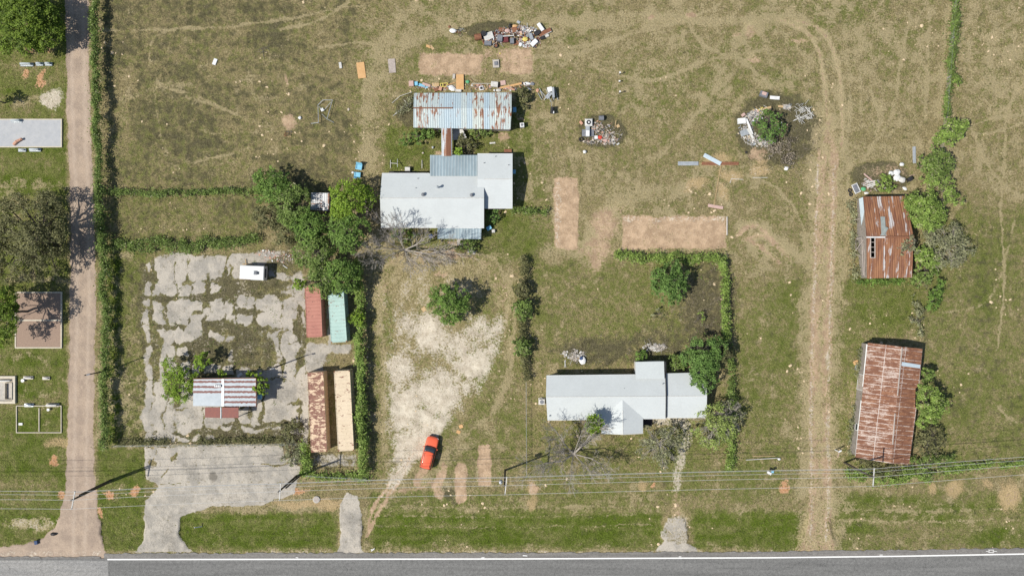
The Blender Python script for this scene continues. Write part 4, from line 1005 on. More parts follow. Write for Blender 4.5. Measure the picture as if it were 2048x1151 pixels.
M['roof_small'] = rust_roof('small shed sheet', (.50, .52, .54), amt=.46, sx=.35, sy=2.4, blot=.3)
def small_shed():
    b = G(640, 403); root = thing('small_shed', 'tiny shed with patchy rusty roof almost swallowed by the thicket', 'shed', (b[0], b[1], 0))
    roof_part(root, [[(622, 385, 2.2), (659, 386, 2.2), (657, 421, 1.9), (621, 419, 1.9)]], M['roof_small'], .05)
    wall_part(root, [(622, 385, 2.2), (659, 386, 2.2), (657, 421, 1.9), (621, 419, 1.9)], M['plank'], .15)
small_shed()

# barn with the hole in its roof
M['roof_barn'] = rust_roof('deep rust barn sheet', (.44, .42, .41), amt=.74, sx=1.9, sy=.16, blot=.25, rz=radians(-5), bright=(.58, .54, .52), rust=(.165, .072, .042), rust2=(.29, .14, .07))
M['patch'] = plain('dull zinc patch', (.30, .34, .32), (.24, .27, .26), 2, .5)
M['zinc'] = plain('pale blue zinc', (.48, .57, .62), (.42, .50, .55), 1.5, .45)
def holed_barn():
    b = G(1778, 475); root = thing('holed_barn', 'rusty gabled barn with missing roof sheets beside the green trees', 'barn', (b[0], b[1], 0))
    e, r = 2.4, 3.6
    up = [(1727, 393, e), (1811, 392, e), (1827, 472, r), (1733, 473, r)]
    roof_part(root, [up], M['roof_barn'])
    roof_part(root, [[(1733, 475, r), (1741, 475, r), (1741, 557, e), (1734, 557, e)], [(1750, 475, r), (1827, 474, r), (1824, 555, e), (1750, 556, e)], [(1741, 515, 3.0), (1750, 515, 3.0), (1750, 556, e), (1741, 557, e)]], M['roof_barn'])
    mb = MB(); mb.tube([G(1733, 474, r + .06), G(1770, 474, r + .06)], .12); mb.build('ridge_cap', M['white'], root); MB().tube([G(1770, 474, r + .06), G(1828, 473, r + .06)], .14).build('ridge_cap', M['rustm'], root)
    mb = MB(); mb.tube([G(1741, 476, r - .02), G(1741, 515, 3.03), G(1750, 515, 3.03), G(1750, 476, r - .02)], .09)
    for y, z in ((484, 3.45), (494, 3.3), (504, 3.16)): mb.tube([G(1741, y, z), G(1750, y, z)], .05)
    mb.build('rafter', M['board'], root)
    MB().slab(ccw(P3([(1761, 433, 3.16), (1770, 433, 3.16), (1772, 471, 3.66), (1763, 471, 3.66)])), .03).build('roof_patch', M['patch'], root); MB().slab(ccw(P3([(1760, 471, 3.80), (1772, 453, 3.62), (1777, 456, 3.62), (1768, 471, 3.85)])), .03).build('roof_patch', M['patch'], root)
    MB().slab(ccw(P3([(1718, 397, 1.5), (1726, 394, e), (1733, 474, e + .2), (1725, 476, 1.6)])), .04).build('fascia_sheet', M['zinc'], root)
    q = wall_part(root, [(1727, 393, e), (1811, 392, e), (1827, 472, r), (1824, 555, e), (1734, 557, e), (1733, 473, r)], M['plank'], .12, .1)
    opening(root, q[4], q[3], .5, 1.1, 2.2, 2.1, 'door')
holed_barn()
mb = MB()
for a_, b_ in (((1712, 477, .1), (1712, 500, 2.1)), ((1722, 476, .1), (1725, 510, 2.0)), ((1712, 500, 2.1), (1728, 478, 2.2)), ((1712, 478, 1.9), (1724, 474, 2.2)), ((1724, 476, 2.2), (1727, 550, 2.1)), ((1727, 480, 2.1), (1730, 552, 2.1)), ((1706, 441, .1), (1721, 436, 1.8)), ((1716, 510, .1), (1727, 512, 2.0)), ((1705, 508, .2), (1727, 512, .3))): mb.tube([G(*a_), G(*b_)], .06)
tag(mb.build('lean_to_ruin', M['board']), 'collapsed weathered timber frame along the west side of the holed barn', 'frame')
tag(MB().lump(G(1729, 482, 1.8), (.6, 1.0, .3), 4).build('sheet_scrap', M['white']), 'crumpled white scrap caught on the collapsed timber frame', 'scrap')

# leaning rusty barn
def sheeted(name, rz):
    t = NT(name); v = t.map((1, 1, 1), rz)
    n = t.noise(1.0, 6, .72, t.map((.8, 3.0, 1), rz)); m = t.noise(.35, 4, .6); f = t.noise(6, 4, .7)
    def grid(w_, h_, mort, off=.5):
        br = t.n('ShaderNodeTexBrick'); dv = t.n('ShaderNodeVectorMath', operation='ADD'); t.l(v, dv.inputs[0]); t.l(t.scale(t.noise(1.2, 3, .6, col=True), .14), dv.inputs[1]); t.l(dv.outputs[0], br.inputs['Vector']); br.offset = off; br.inputs['Scale'].default_value = 1; br.inputs['Brick Width'].default_value = w_; br.inputs['Row Height'].default_value = h_; br.inputs['Mortar Size'].default_value = mort; br.inputs['Mortar Smooth'].default_value = .3
        return br.outputs['Fac']
    g1 = grid(2.9, 1.44, .06, 0.0); g2 = grid(2.9, .72, .045, 0.0)
    k = t.math('ADD', n, t.math('MULTIPLY', t.math('SUBTRACT', m, .5), .5)); k = t.math('ADD', k, t.math('MULTIPLY', t.math('SUBTRACT', f, .5), .35))
    sep = t.n('ShaderNodeSeparateXYZ'); t.l(v, sep.inputs[0]); west = t.rng(sep.outputs[0], .9, -.9)
    k = t.math('ADD', k, t.math('MULTIPLY', west, .10))
    rc = t.mix(t.rng(n, .4, .65), (.165, .075, .046), (.285, .135, .07))
    col = t.mix(t.rng(k, .60, .76, 0, .9), rc, (.44, .36, .31)); col = t.mix(t.math('MULTIPLY', g1, t.rng(k, .36, .62)), col, (.46, .38, .34)); col = t.mix(t.math('MULTIPLY', g2, t.rng(k, .50, .60)), col, (.50, .43, .38))
    col = t.scale(col, t.rng(f, .25, .75, .8, 1.2))
    rib = t.noise(3, 3, .6)
    return t.bsdf(col, .7, 0, t.bump(rib, .4, .02), .3)
def rusty_barn():
    b = G(1778, 805); root = thing('rusty_barn', 'long barn set askew with brown rusted roof and one pale blue sheet', 'barn', (b[0], b[1], 0))
    M['roof_rb'] = sheeted('rusted barn sheets', radians(6.4))
    e, r = 2.5, 3.5
    west = [(1736, 685, e), (1804, 693, r), (1782, 926, r), (1711, 914, e)]; east = [(1804, 693, r), (1845, 697, 2.75), (1838, 771, 2.75), (1831, 776, 2.75), (1830, 812, 2.75), (1833, 815, 2.75), (1819, 922, 2.75), (1816, 928, 2.75), (1782, 926, r)]
    roof_part(root, [west], M['roof_rb']); roof_part(root, [east], M['roof_rb'], label='darker east slope with a ragged edge')
    for (a_, b_) in (((1804, 694), (1795, 790)), ((1790, 826), (1785, 888))): MB().tube([G(*a_, r + .05), G(*b_, r + .05)], .1).build('ridge_cap', M['board'], root)
    MB().slab(ccw(P3([(1804, 723, r + .03), (1841, 729, 2.80), (1840, 736, 2.80), (1803, 731, r + .03)])), .03).build('roof_patch', M['zinc'], root, label='pale blue replacement sheet')
    q = wall_part(root, [(1736, 685, e), (1804, 693, r), (1843, 697, 2.7), (1828, 815, 2.7), (1817, 926, 2.7), (1782, 926, r), (1711, 914, e)], M['plank'], .2, .12)
    opening(root, q[0], q[6], .35, 1.1, 2.4, 2.1, 'door'); opening(root, q[0], q[6], .75, 1.4, 1.0, .8)
    mb = MB(); mb.tube([G(1734, 688, 2.3), G(1726, 772, 2.3)], .10); mb.tube([G(1723, 800, 2.3), G(1712, 912, 2.3)], .12); mb.build('fascia', M['white'], root)
rusty_barn()

# ------------------------------------------------------------------ containers
def cont_mat(name, c, c2, rust_amt, long=True):
    t = NT(name); n = t.noise(.9, 6, .65, t.map((1.1, 1.6, 1))); f = t.noise(4, 5, .7)
    col = t.mix(t.rng(t.noise(.6, 3, .5), .3, .7), c, c2)
    gm = t.n('ShaderNodeNewGeometry'); sp = t.n('ShaderNodeSeparateXYZ'); t.l(gm.outputs['Normal'], sp.inputs[0]); up = t.rng(sp.outputs[2], .4, .6)
    k = t.math('ADD', t.math('MULTIPLY', n, .5), t.math('MULTIPLY', t.noise(1.6, 5, .72, t.map((1.1, 2.6, 1))), .5))
    k = t.math('SUBTRACT', k, t.math('MULTIPLY', t.math('SUBTRACT', 1.0, up), .3))
    col = t.mix(t.rng(k, .62 - rust_amt, .64 - rust_amt), col, t.mix(t.rng(f, .3, .7), (.17, .075, .055), (.24, .12, .08)))
    col = t.scale(col, t.rng(f, .25, .75, .92, 1.08))
    return t.bsdf(col, .6, 0, None, .3)
def container(label, c0, c1, wdt, mat, txt=False):
    """c0, c1: middle of the north and south roof edges in photo pixels"""
    hgt = 2.59; a = np.array(G(c0[0], c0[1], hgt)); b = np.array(G(c1[0], c1[1], hgt)); d = a - b; L = float(np.linalg.norm(d[:2])); rz = math.atan2(d[1], d[0]) - pi / 2
    c = (a + b) / 2; root = thing('shipping_container', label, 'container', (c[0], c[1], 0), 'shipping containers at the edge of the cracked slab'); W = wdt
    def R(p): return rot(p, 0, 0, rz, (c[0], c[1], 0))
    n = int(L / .28) * 2; ys = np.linspace(-L / 2 + .1, L / 2 - .1, n + 1)
    def corr(name, fn, u0, u1, dep):
        V = []; F = []
        for i, y in enumerate(ys):
            ph = i % 4; off = dep if ph in (1, 2) else 0
            V += [R(fn(u0, y, off)), R(fn(u1, y, off))]
            if i: F.append((2 * i - 2, 2 * i - 1, 2 * i + 1, 2 * i))
        return MB().add(V, F).build(name, mat, root)
    corr('roof', lambda u, y, o: (u, y, hgt - .03 - o), -W / 2 + .06, W / 2 - .06, .022)
    corr('side_wall', lambda u, y, o: (-W / 2 + .02 + o, y, u), .18, hgt - .1, .035); corr('side_wall', lambda u, y, o: (W / 2 - .02 - o, y, u), .18, hgt - .1, .035)
    mb = MB()
    for sx in (-1, 1):
        x = sx * (W / 2 - .04)
        mb.box(R((x, 0, hgt - .05)), (.08, L - .2, .1), rz); mb.box(R((x, 0, .14)), (.08, L - .2, .14), rz)
        for sy in (-1, 1): mb.box(R((x, sy * (L / 2 - .05), hgt / 2 + .05)), (.1, .1, hgt - .1), rz)
    for sy in (-1, 1):
        mb.box(R((0, sy * (L / 2 - .05), hgt - .05)), (W - .18, .1, .1), rz); mb.box(R((0, sy * (L / 2 - .05), .14)), (W - .18, .1, .14), rz)
    mb.build('frame', mat, root)
    for sx in (-1, 1):
        for sy in (-1, 1):
            for z in (.1, hgt - .06): MB().box(R((sx * (W / 2 - .08), sy * (L / 2 - .08), z)), (.18, .18, .13), rz).build('corner_casting', M['rustm'], root)
    MB().box(R((0, L / 2 - .06, hgt / 2)), (W - .2, .05, hgt - .3), rz).build('end_wall', mat, root)
    for s in (-1, 1):
        dr = MB().box(R((s * W * .23, -L / 2 + .05, hgt / 2)), (W * .45, .05, hgt - .3), rz).build('door', mat, root)
        MB().cyl(R((s * W * .14, -L / 2 - .0, .25)), R((s * W * .14, -L / 2 - .0, hgt - .25)), .025, n=6).cyl(R((s * W * .32, -L / 2 - .0, .25)), R((s * W * .32, -L / 2 - .0, hgt - .25)), .025, n=6).build('lock_rod', M['steel'], dr)
    MB().box(R((0, 0, .1)), (W - .2, L - .3, .05), rz).build('floor', M['rustm'], root)
    return root
M['c_red'] = cont_mat('faded red paint', (.40, .175, .130), (.35, .145, .11), .06); M['c_teal'] = cont_mat('faded teal paint', (.36, .50, .45), (.32, .455, .41), .055)
M['c_tan'] = cont_mat('rusting tan paint', (.62, .47, .32), (.58, .43, .29), .15); M['c_cream'] = cont_mat('cream paint', (.60, .50, .36), (.55, .455, .32), .065)
container('faded red shipping container half under the trees', (625, 572), (629, 674), 2.42, M['c_red'])
container('teal shipping container beside the red one', (671, 580), (678, 684), 2.44, M['c_teal'])
container('tan shipping container with a mottled rusty roof', (630.5, 744), (638, 903), 2.44, M['c_tan'])
container('cream shipping container between the rusty one and the hedge', (683.5, 741), (692, 901), 2.44, M['c_cream'])

# ------------------------------------------------------------------ vehicles
M['car_paint'] = None
t = NT('orange car paint'); M['car_paint'] = t.bsdf((.72, .125, .055), .28, 0.0, None, .5)
t.m.node_tree.nodes['Principled BSDF'].inputs['Coat Weight'].default_value = .35; t.m.node_tree.nodes['Principled BSDF'].inputs['Coat Roughness'].default_value = .08
t = NT('lamp lens'); M['lens'] = t.bsdf((.75, .77, .78), .08, 0, None, .7)
t = NT('tail lamp lens'); M['tail'] = t.bsdf((.35, .015, .01), .1, 0, None, .6)
def suv():
    c = G(858.3, 905, 1.2); root = thing('parked_car', 'orange sport utility car parked nose up on the grass south of the gravel yard', 'car', (c[0], c[1], gz(c[0], c[1])), None, radians(-14.5))
    # local: +y is the front; stations: (y, half width, sill z, belt z, [roof half width, roof z])
    L = 5.1
    def sec(y, w_, z0, zb, zh, crown):
        P = []
        for (fx, z) in ((.86, z0), (1.0, z0 + .14), (1.02, (z0 + zb) / 2), (.985, zb), (.90, zh), (.55, zh + crown * .7), (0, zh + crown)): P.append((w_ * fx, y, z))
        return P + [(-x, yy, z) for (x, yy, z) in P[-2::-1]]
    st = [(-2.55, .80, .45, .75, .88, .03), (-2.5, .90, .34, .95, 1.06, .02), (-2.42, .95, .28, 1.02, 1.10, .01), (-1.7, .98, .26, 1.04, 1.12, .01), (-.5, .985, .26, 1.03, 1.12, .01), (.75, .985, .26, 1.02, 1.12, .02), (1.0, .98, .26, 1.0, 1.12, .045), (1.7, .96, .27, .92, 1.06, .05), (2.15, .93, .29, .84, .99, .05), (2.4, .86, .33, .74, .88, .05), (2.53, .70, .40, .62, .72, .03)]
    V = []; F = []; n = 13
    for s in st: V += sec(*s)
    for k in range(len(st) - 1):
        for i in range(n - 1): F.append((k * n + i, (k + 1) * n + i, (k + 1) * n + i + 1, k * n + i + 1))
        F.append((k * n + n - 1, (k + 1) * n + n - 1, (k + 1) * n, k * n))
    F += [tuple(range(n)), tuple(range((len(st) - 1) * n + n - 1, (len(st) - 1) * n - 1, -1))]
    me = bpy.data.meshes.new('body'); me.from_pydata(V, [], F); me.polygons.foreach_set('use_smooth', [True] * len(F)); body = link_mesh('body', me, M['car_paint'], root)
    md = body.modifiers.new('s', 'SUBSURF'); md.levels = 1; md.render_levels = 2
    def loft(name, rows, mat, par=root, smooth=True):
        n_ = len(rows[0]); V = [p for r_ in rows for p in r_]; F = [(k * n_ + i, k * n_ + i + 1, (k + 1) * n_ + i + 1, (k + 1) * n_ + i) for k in range(len(rows) - 1) for i in range(n_ - 1)]
        me = bpy.data.meshes.new(name); me.from_pydata(V, [], F); me.polygons.foreach_set('use_smooth', [smooth] * len(F)); o = link_mesh(name, me, mat, par)
        sm = o.modifiers.new('t', 'SOLIDIFY'); sm.thickness = .03; sm.offset = -1; return o
    ar = lambda y, hw_, z, bow=.0, cz=.03: [(hw_ * u, y + bow * (1 - u * u), z + cz * (1 - u * u)) for u in (-1, -.8, -.5, -.2, 0, .2, .5, .8, 1)]
    loft('roof', [ar(-2.36, .66, 1.66, -.05), ar(-2.25, .73, 1.74, -.05), ar(-1.4, .76, 1.79, 0, .045), ar(-.4, .765, 1.80, .02, .05), ar(.12, .74, 1.76, .10, .05), ar(.22, .72, 1.72, .12, .04)], M['car_paint'])
    loft('windshield', [ar(.24, .725, 1.70, .12, .04), ar(.62, .80, 1.40, .14, .03), ar(.98, .88, 1.13, .17, .02)], M['glass'])
    loft('rear_window', [ar(-2.37, .66, 1.64, -.05), ar(-2.46, .74, 1.35, -.05), ar(-2.50, .80, 1.10, -.03)], M['glass'])
    for s in (-1, 1):
        loft('side_window', [[(s * .735, y, 1.70) for y in (-2.2, -1.3, -.4, .2)], [(s * .89, y, 1.12) for y in (-2.3, -1.3, -.3, .9)]], M['glass'], smooth=False)
        for (y0, y1) in ((-1.35, -1.35), (-.38, -.32)):
            MB_local(root, 'pillar', [(s * .75, y0, 1.71), (s * .90, y1, 1.11)], .035, M['car_paint'])
        m_ = MB(); m_.v = []; m_.cbox((s * 1.08, .78, 1.12), (.22, .12, .17)); m_.box((s * .99, .80, 1.08), (.14, .06, .05)); local(m_, 'wing_mirror', M['car_paint'], root)
        m_ = MB(); m_.cyl((s * .60, -2.1, 1.83), (s * .60, .0, 1.84), .025, n=6); local(m_, 'roof_rail', M['black'], root)
        m_ = MB(); m_.cbox((s * .70, 2.33, .76), (.34, .22, .16), .05, rz=-s * .35); local(m_, 'headlight', M['lens'], root)
        m_ = MB(); m_.cbox((s * .80, -2.47, .98), (.14, .10, .36), .03); local(m_, 'tail_light', M['tail'], root)
        for y in (-1.45, 1.55):
            m_ = MB(); m_.ring((s * .88, y, .36), .27, .105, 24, 8, ry=pi / 2); wh = local(m_, 'wheel', M['rubber'], root, True)
            m_ = MB(); m_.cyl((s * .80, y, .36), (s * .965, y, .36), .21, .19, 14); local(m_, 'rim', M['chrome'], wh)
        m_ = MB(); m_.cbox((s * .965, .15, .88), (.03, .18, .03), .01); local(m_, 'door_handle', M['chrome'], root)
        m_ = MB(); m_.cbox((s * .965, -.95, .88), (.03, .18, .03), .01); local(m_, 'door_handle', M['chrome'], root)
    m_ = MB(); m_.cbox((0, 2.50, .48), (1.3, .12, .2), .04); local(m_, 'grille', M['black'], root)
    m_ = MB(); m_.cbox((0, -2.56, .50), (1.5, .12, .22), .04); local(m_, 'bumper', M['black'], root)
    for s in (-1, 1):
        m_ = MB(); m_.cyl((s * .1, 1.02, 1.17), (s * .72, 1.12, 1.155), .012, n=5); local(m_, 'wiper', M['black'], root)
def local(m_, name, mat, root, smooth=False):
    me = bpy.data.meshes.new(name); me.from_pydata(m_.v, [], m_.f)
    if smooth: me.polygons.foreach_set('use_smooth', [True] * len(m_.f))
    return link_mesh(name, me, mat, root)
def MB_local(root, name, pts, r, mat): m_ = MB(); m_.tube(pts, r, 6); return local(m_, name, mat, root)
suv()

def camper():
    hgt = 2.0; c = G(503.5, 545, hgt); root = thing('camper', 'white truck camper shell left on the weedy north end of the cracked slab', 'camper', (c[0], c[1], 0), None, radians(-2.5))
    W, L = 3.75, 2.2
    m_ = MB(); m_.cbox((0, 0, hgt / 2 + .1), (W, L, hgt - .2), .09); local(m_, 'body', M['white'], root)
    m_ = MB(); m_.cbox((.62, 0, hgt + .06), (.42, .58, .14), .03); local(m_, 'roof_hatch', M['grey'], root)
    m_ = MB(); m_.box((1.02, 0, hgt + .02), (.24, .42, .05)); local(m_, 'skylight', M['glass'], root)
    m_ = MB(); m_.cbox((.3, 0, hgt + .02), (.16, .62, .06), .02); local(m_, 'roof_trim', M['steel'], root)
    m_ = MB(); m_.box((-1.0, -1.06, hgt - .16), (1.7, .07, .26)); local(m_, 'side_stripe', M['red'] if False else M['rustm'], root)
    m_ = MB(); m_.box((1.89, 0, 1.25), (.04, 1.4, .6)); local(m_, 'window', M['glass'], root)
    m_ = MB(); m_.box((-1.89, .1, 1.0), (.04, .8, 1.6)); dr = local(m_, 'door', M['offwhite'], root)
    m_ = MB(); m_.box((-1.93, .4, 1.0), (.06, .1, .06)); local(m_, 'handle', M['chrome'], dr)
    for sx in (-1, 1):
        m_ = MB(); m_.box((sx * .4, -1.12, 1.35), (.9, .03, .45)); local(m_, 'window', M['glass'], root)
camper()

# ------------------------------------------------------------------ cemetery
def plot(name, label, x0, y0, x1, y1, kw, zh, infill=None, div=None, imat=None):
    b = G((x0 + x1) / 2, (y0 + y1) / 2); root = thing(name, label, 'grave plot', (b[0], b[1], 0))
    def bar(a, c, w_, nm='kerb'):
        p, q = G(*a), G(*c); L = math.hypot(q[0] - p[0], q[1] - p[1]); MB().cbox(((p[0] + q[0]) / 2, (p[1] + q[1]) / 2, zh / 2 - .03), (L, w_, zh + .06), .02, rz=math.atan2(q[1] - p[1], q[0] - p[0])).build(nm, M['kerb'], root)
    hw_ = kw / S / 2
    bar((x0, y0 + hw_), (x1, y0 + hw_), kw); bar((x0, y1 - hw_), (x1, y1 - hw_), kw); bar((x0 + hw_, y0 + 2 * hw_), (x0 + hw_, y1 - 2 * hw_), kw); bar((x1 - hw_, y0 + 2 * hw_), (x1 - hw_, y1 - 2 * hw_), kw)
    for d in (div or []): bar(*d, kw * 1.1, 'divider')
    if infill is not None:
        V = [G(x, y) for (x, y) in ((x0 + 2 * hw_, y0 + 2 * hw_), (x1 - 2 * hw_, y0 + 2 * hw_), (x1 - 2 * hw_, y1 - 2 * hw_), (x0 + 2 * hw_, y1 - 2 * hw_))]
        MB().slab(ccw([(p[0], p[1], infill) for p in V]), .12).build('infill', imat, root)
    return root
t = NT('blue grey grave slab'); n1 = t.noise(.9, 6, .7); n2 = t.noise(3, 6, .75)
cslab = t.mix(t.rng(n1, .3, .7), (.34, .355, .37), (.40, .41, .415)); cslab = t.mix(t.rng(n2, .62, .70), cslab, (.17, .19, .10)); cslab = t.mix(t.rng(t.noise(14, 3, .7), .62, .72, 0, .5), cslab, (.28, .27, .25))
M['slabc'] = t.bsdf(cslab, .85)
plot('grave_plot', 'wide concrete grave slab with cream kerb near the top left', -70, 238, 125, 295, .16, .18, .13, [((-66, 253), (121, 253))][:0], M['slabc'])
plot('grave_plot', 'square plot of red brown gravel split by one kerb, under the shady oaks', 31, 583, 125, 696, .20, .2, .14, [((34, 640), (122, 640))], M['redgravel'])
plot('grave_plot', 'grassy plot of two cells with thin cream kerbs beside the lane', 33, 810, 124, 865, .13, .15, None, [((79, 815), (79, 862))])
plot('grave_plot', 'cream walled grave plot cut by the left edge of the photo', -55, 751, 33, 806, .42, .35, .05, [((-60, 760), (28, 760))][:0], M['cement'])
plot('grave_border', 'small raised border inside the walled plot at the left edge', 13, 764, 28, 798, .08, .5, None)
def headstone(label, px, py, w_, d, h, base=True, mat='granite', rz=0.0):
    p = G(px, py, h * .6); root = thing('headstone', label, 'headstone', (p[0], p[1], 0), 'headstones in the cemetery')
    if base: MB().cbox((p[0], p[1], .1), (w_ + .35, d + .28, .24), .02).build('plinth', M['kerb'] if mat != 'granite' else M['granite'], root)
    m_ = MB(); P = []
    N_ = 8
    for s in (-1, 1):
        P += [(p[0] - w_ / 2, p[1] + s * d / 2, .2), (p[0] + w_ / 2, p[1] + s * d / 2, .2)] + [(p[0] + w_ / 2 - w_ * i / N_, p[1] + s * d / 2, h - .14 + .14 * math.sin(pi * (i / N_)) ** .7) for i in range(N_ + 1)]
    n_ = len(P) // 2; m_.add(P, [tuple(range(n_)), tuple(range(2 * n_ - 1, n_ - 1, -1))] + [(i, n_ + i, n_ + (i + 1) % n_, (i + 1) % n_) for i in range(n_)]); m_.build('stone', M[mat], root)
    return root
headstone('wide grey headstone, leftmost of the row of three under the top left oak', 51, 128, 1.6, .26, .85)
headstone('grey headstone in the middle of the row of three', 77, 127, .75, .26, .75)
headstone('grey headstone nearest the lane in the row of three', 95, 127, .75, .26, .75)
headstone('long grey headstone set on the top kerb of the concrete slab plot', 31, 241, 1.3, .26, .85)
headstone('small headstone left of the larger one below the concrete slab', 43, 300, .85, .2, .55)
headstone('larger of the two headstones just below the concrete slab', 68, 299, 1.4, .26, .75)
headstone('wide pale headstone with a white vase below the gravel plot', 55, 755, 1.2, .22, .6, mat='offwhite')
headstone('smaller pale headstone right of the one with the vase', 91, 756, .8, .22, .55, mat='offwhite')
headstone('left headstone on the top kerb of the two-cell grassy plot', 56, 810, 1.1, .24, .7)
headstone('right headstone on the top kerb of the two-cell grassy plot', 103, 810, 1.6, .26, .8, mat='offwhite')
headstone('white headstone inside the walled plot at the left edge', 8, 761, 1.9, .2, .7, mat='offwhite')
def vase(label, px, py, mat='white', s=1.0):
    p = G(px, py); tag(MB().lathe((p[0], p[1], 0), [(.10 * s, 0), (.13 * s, .05), (.08 * s, .15), (.15 * s, .36), (.17 * s, .4), (.10 * s, .4)], 10).build('vase', M[mat]), label, 'vase')
vase('white flower vase beside the wide pale headstone', 48, 760, s=1.6); vase('pale vase in the right cell of the two-cell grassy plot', 99, 818, s=1.3)
p = G(42, 847); tag(MB().cbox((p[0], p[1], .06), (.62, .36, .16), .03).build('grave_marker', M['white']), 'flat white marker in the left cell of the two-cell grassy plot', 'marker')
m_ = MB(); a = G(28, 289, .2); b = G(41, 279, .35); m_.tube([a, ((a[0] + b[0]) / 2, (a[1] + b[1]) / 2 + .1, .38), b], .26, 8, .2); m_.lump((b[0] + .15, b[1] + .05, .45), (.4, .4, .4), 3)
tag(m_.build('clay_urn', M['brick']), 'toppled orange clay urn lying on the concrete grave slab', 'urn')

# ------------------------------------------------------------------ poles and wires
def utility_pole(label, px, py, h, arm=None, armlen=2.45, armrz=radians(-8), trans=None, lamp=None, r=.15, arm_z=.25):
    """px,py: where the top shows"""
    x, y = G(px, py, h)[:2]; root = thing('utility_pole', label, 'utility pole', (x, y, gz(x, y)), 'utility poles along the highway' if arm else None)
    MB().cyl((x, y, -.2), (x, y, h), r * 1.15, r * .8, 10).build('pole', M['pole_wood'], root); E = []
    if arm:
        z = h - arm_z; m_ = MB(); m_.box((x + .2, y, z), (.12, armlen, .14), armrz)
        cr = m_.build('crossarm', M['offwhite'], root)
        for s in (-.47, .02, .47):
            q = rot((0, armlen * s, 0), 0, 0, armrz, (x + .2, y, z)); MB().lathe((q[0], q[1], z + .07), [(.03, 0), (.06, .05), (.04, .1), (.06, .16), (.02, .2)], 8).build('insulator', M['white'], root); E.append((q[0], q[1], z + .27))
    if trans:
        for (ox, oy) in trans:
            cx, cy = x + ox, y + oy; t_ = MB(); t_.lathe((cx, cy, h - 2.0), [(.24, 0), (.27, .05), (.27, .9), (.29, .92), (.22, 1.05), (.02, 1.1)], 14); tr = t_.build('transformer', M['steel'], root); MB().cyl((cx, cy, h - .95), (cx, cy + .1, h - .6), .05, .03).build('bushing', M['white'], tr)
    if lamp:
        q = (x + lamp[0], y + lamp[1], h + .2); MB().tube([(x, y, h - .5), (x + lamp[0] * .5, y + lamp[1] * .5, h + .1), q], .035).build('lamp_arm', M['steel'], root); MB().cbox(q, (.55, .22, .12), .04, rz=math.atan2(lamp[1], lamp[0])).build('lamp_head', M['grey'], root)
    return E
ph = 9.5
E1 = utility_pole('utility pole with white crossarm standing by the dirt lane', 142, 1000, ph, True, 2.7, radians(-11))
utility_pole('shorter brace pole beside the crossarm pole at the dirt lane', 159, 989, 8.6, r=.13)
E2 = utility_pole('utility pole with white crossarm south of the cracked slab', 556.5, 983, ph, True, 2.6, radians(-4))
utility_pole('dark brace pole just behind the crossarm pole south of the slab', 572, 975, 8.0, r=.13)
E3 = utility_pole('utility pole with grey transformer near the bare tree by the highway', 1009, 971, ph, True, 2.7, radians(-6), trans=[(-.55, .25)])
E4 = utility_pole('utility pole with white crossarm in front of the long rusty barn', 1746, 954, ph, True, 2.7, radians(-4))
utility_pole('thin lamp pole standing by the lane hedge', 169, 750, 6.6, lamp=(.7, .15), r=.1)
utility_pole('thin lamp pole standing on the slab east of the kiosk', 536, 738, 6.0, lamp=(.8, .15), r=.1)
def offs(E, dx, dy): return [(e[0] + dx, e[1] + dy, e[2]) for e in E]
E0 = [(-115, -33.2 + (E1[i][1] - E1[1][1]), E1[i][2]) for i in range(3)]; E5 = [(92, E4[i][1] + 2.6, E4[i][2]) for i in range(3)]
E0 = [(E1[i][0] - 32, E1[i][1] - .05, E1[i][2]) for i in range(3)]; E5 = [(E4[i][0] + 40, E4[i][1] + 2.9, E4[i][2]) for i in range(3)]
def span(a, b, sag, n=14):
    return [(a[0] + (b[0] - a[0]) * t / n, a[1] + (b[1] - a[1]) * t / n, a[2] + (b[2] - a[2]) * t / n - sag * 4 * (t / n) * (1 - t / n)) for t in range(n + 1)]
runs = [E0, E1, E2, E3, E4, E5]
wnames = ['lower roadside', 'middle', 'upper field-side']
for i in range(3):
    m_ = MB()
    for A_, B_ in zip(runs[:-1], runs[1:]): m_.tube(span(A_[i], B_[i], .35 + .1 * i), .020, 4)
    tag(m_.build('power_line', M['wire']), ['bare wire on the roadside ends of the crossarms', 'bare wire along the pole tops between the two outer wires', 'bare wire on the field-side ends of the crossarms'][i], 'power line', 'wires strung between the utility poles')
m_ = MB(); m2 = MB()
for A_, B_ in zip(runs[:-1], runs[1:]):
    a = (A_[1][0], A_[1][1] + .12, 7.4); b = (B_[1][0], B_[1][1] + .12, 7.4); m_.tube(span(a, b, .6), .018, 4)
    a = (A_[1][0], A_[1][1] + .3, 6.3); b = (B_[1][0], B_[1][1] + .3, 6.3); m2.tube(span(a, b, .7), .024, 4)
tag(m_.build('power_line', M['wire']), 'neutral wire hung a little below the crossarms', 'power line', 'wires strung between the utility poles')
tag(m2.build('telephone_line', M['steel']), 'thicker grey telephone cable, lowest of the overhead lines', 'telephone line', 'wires strung between the utility poles')

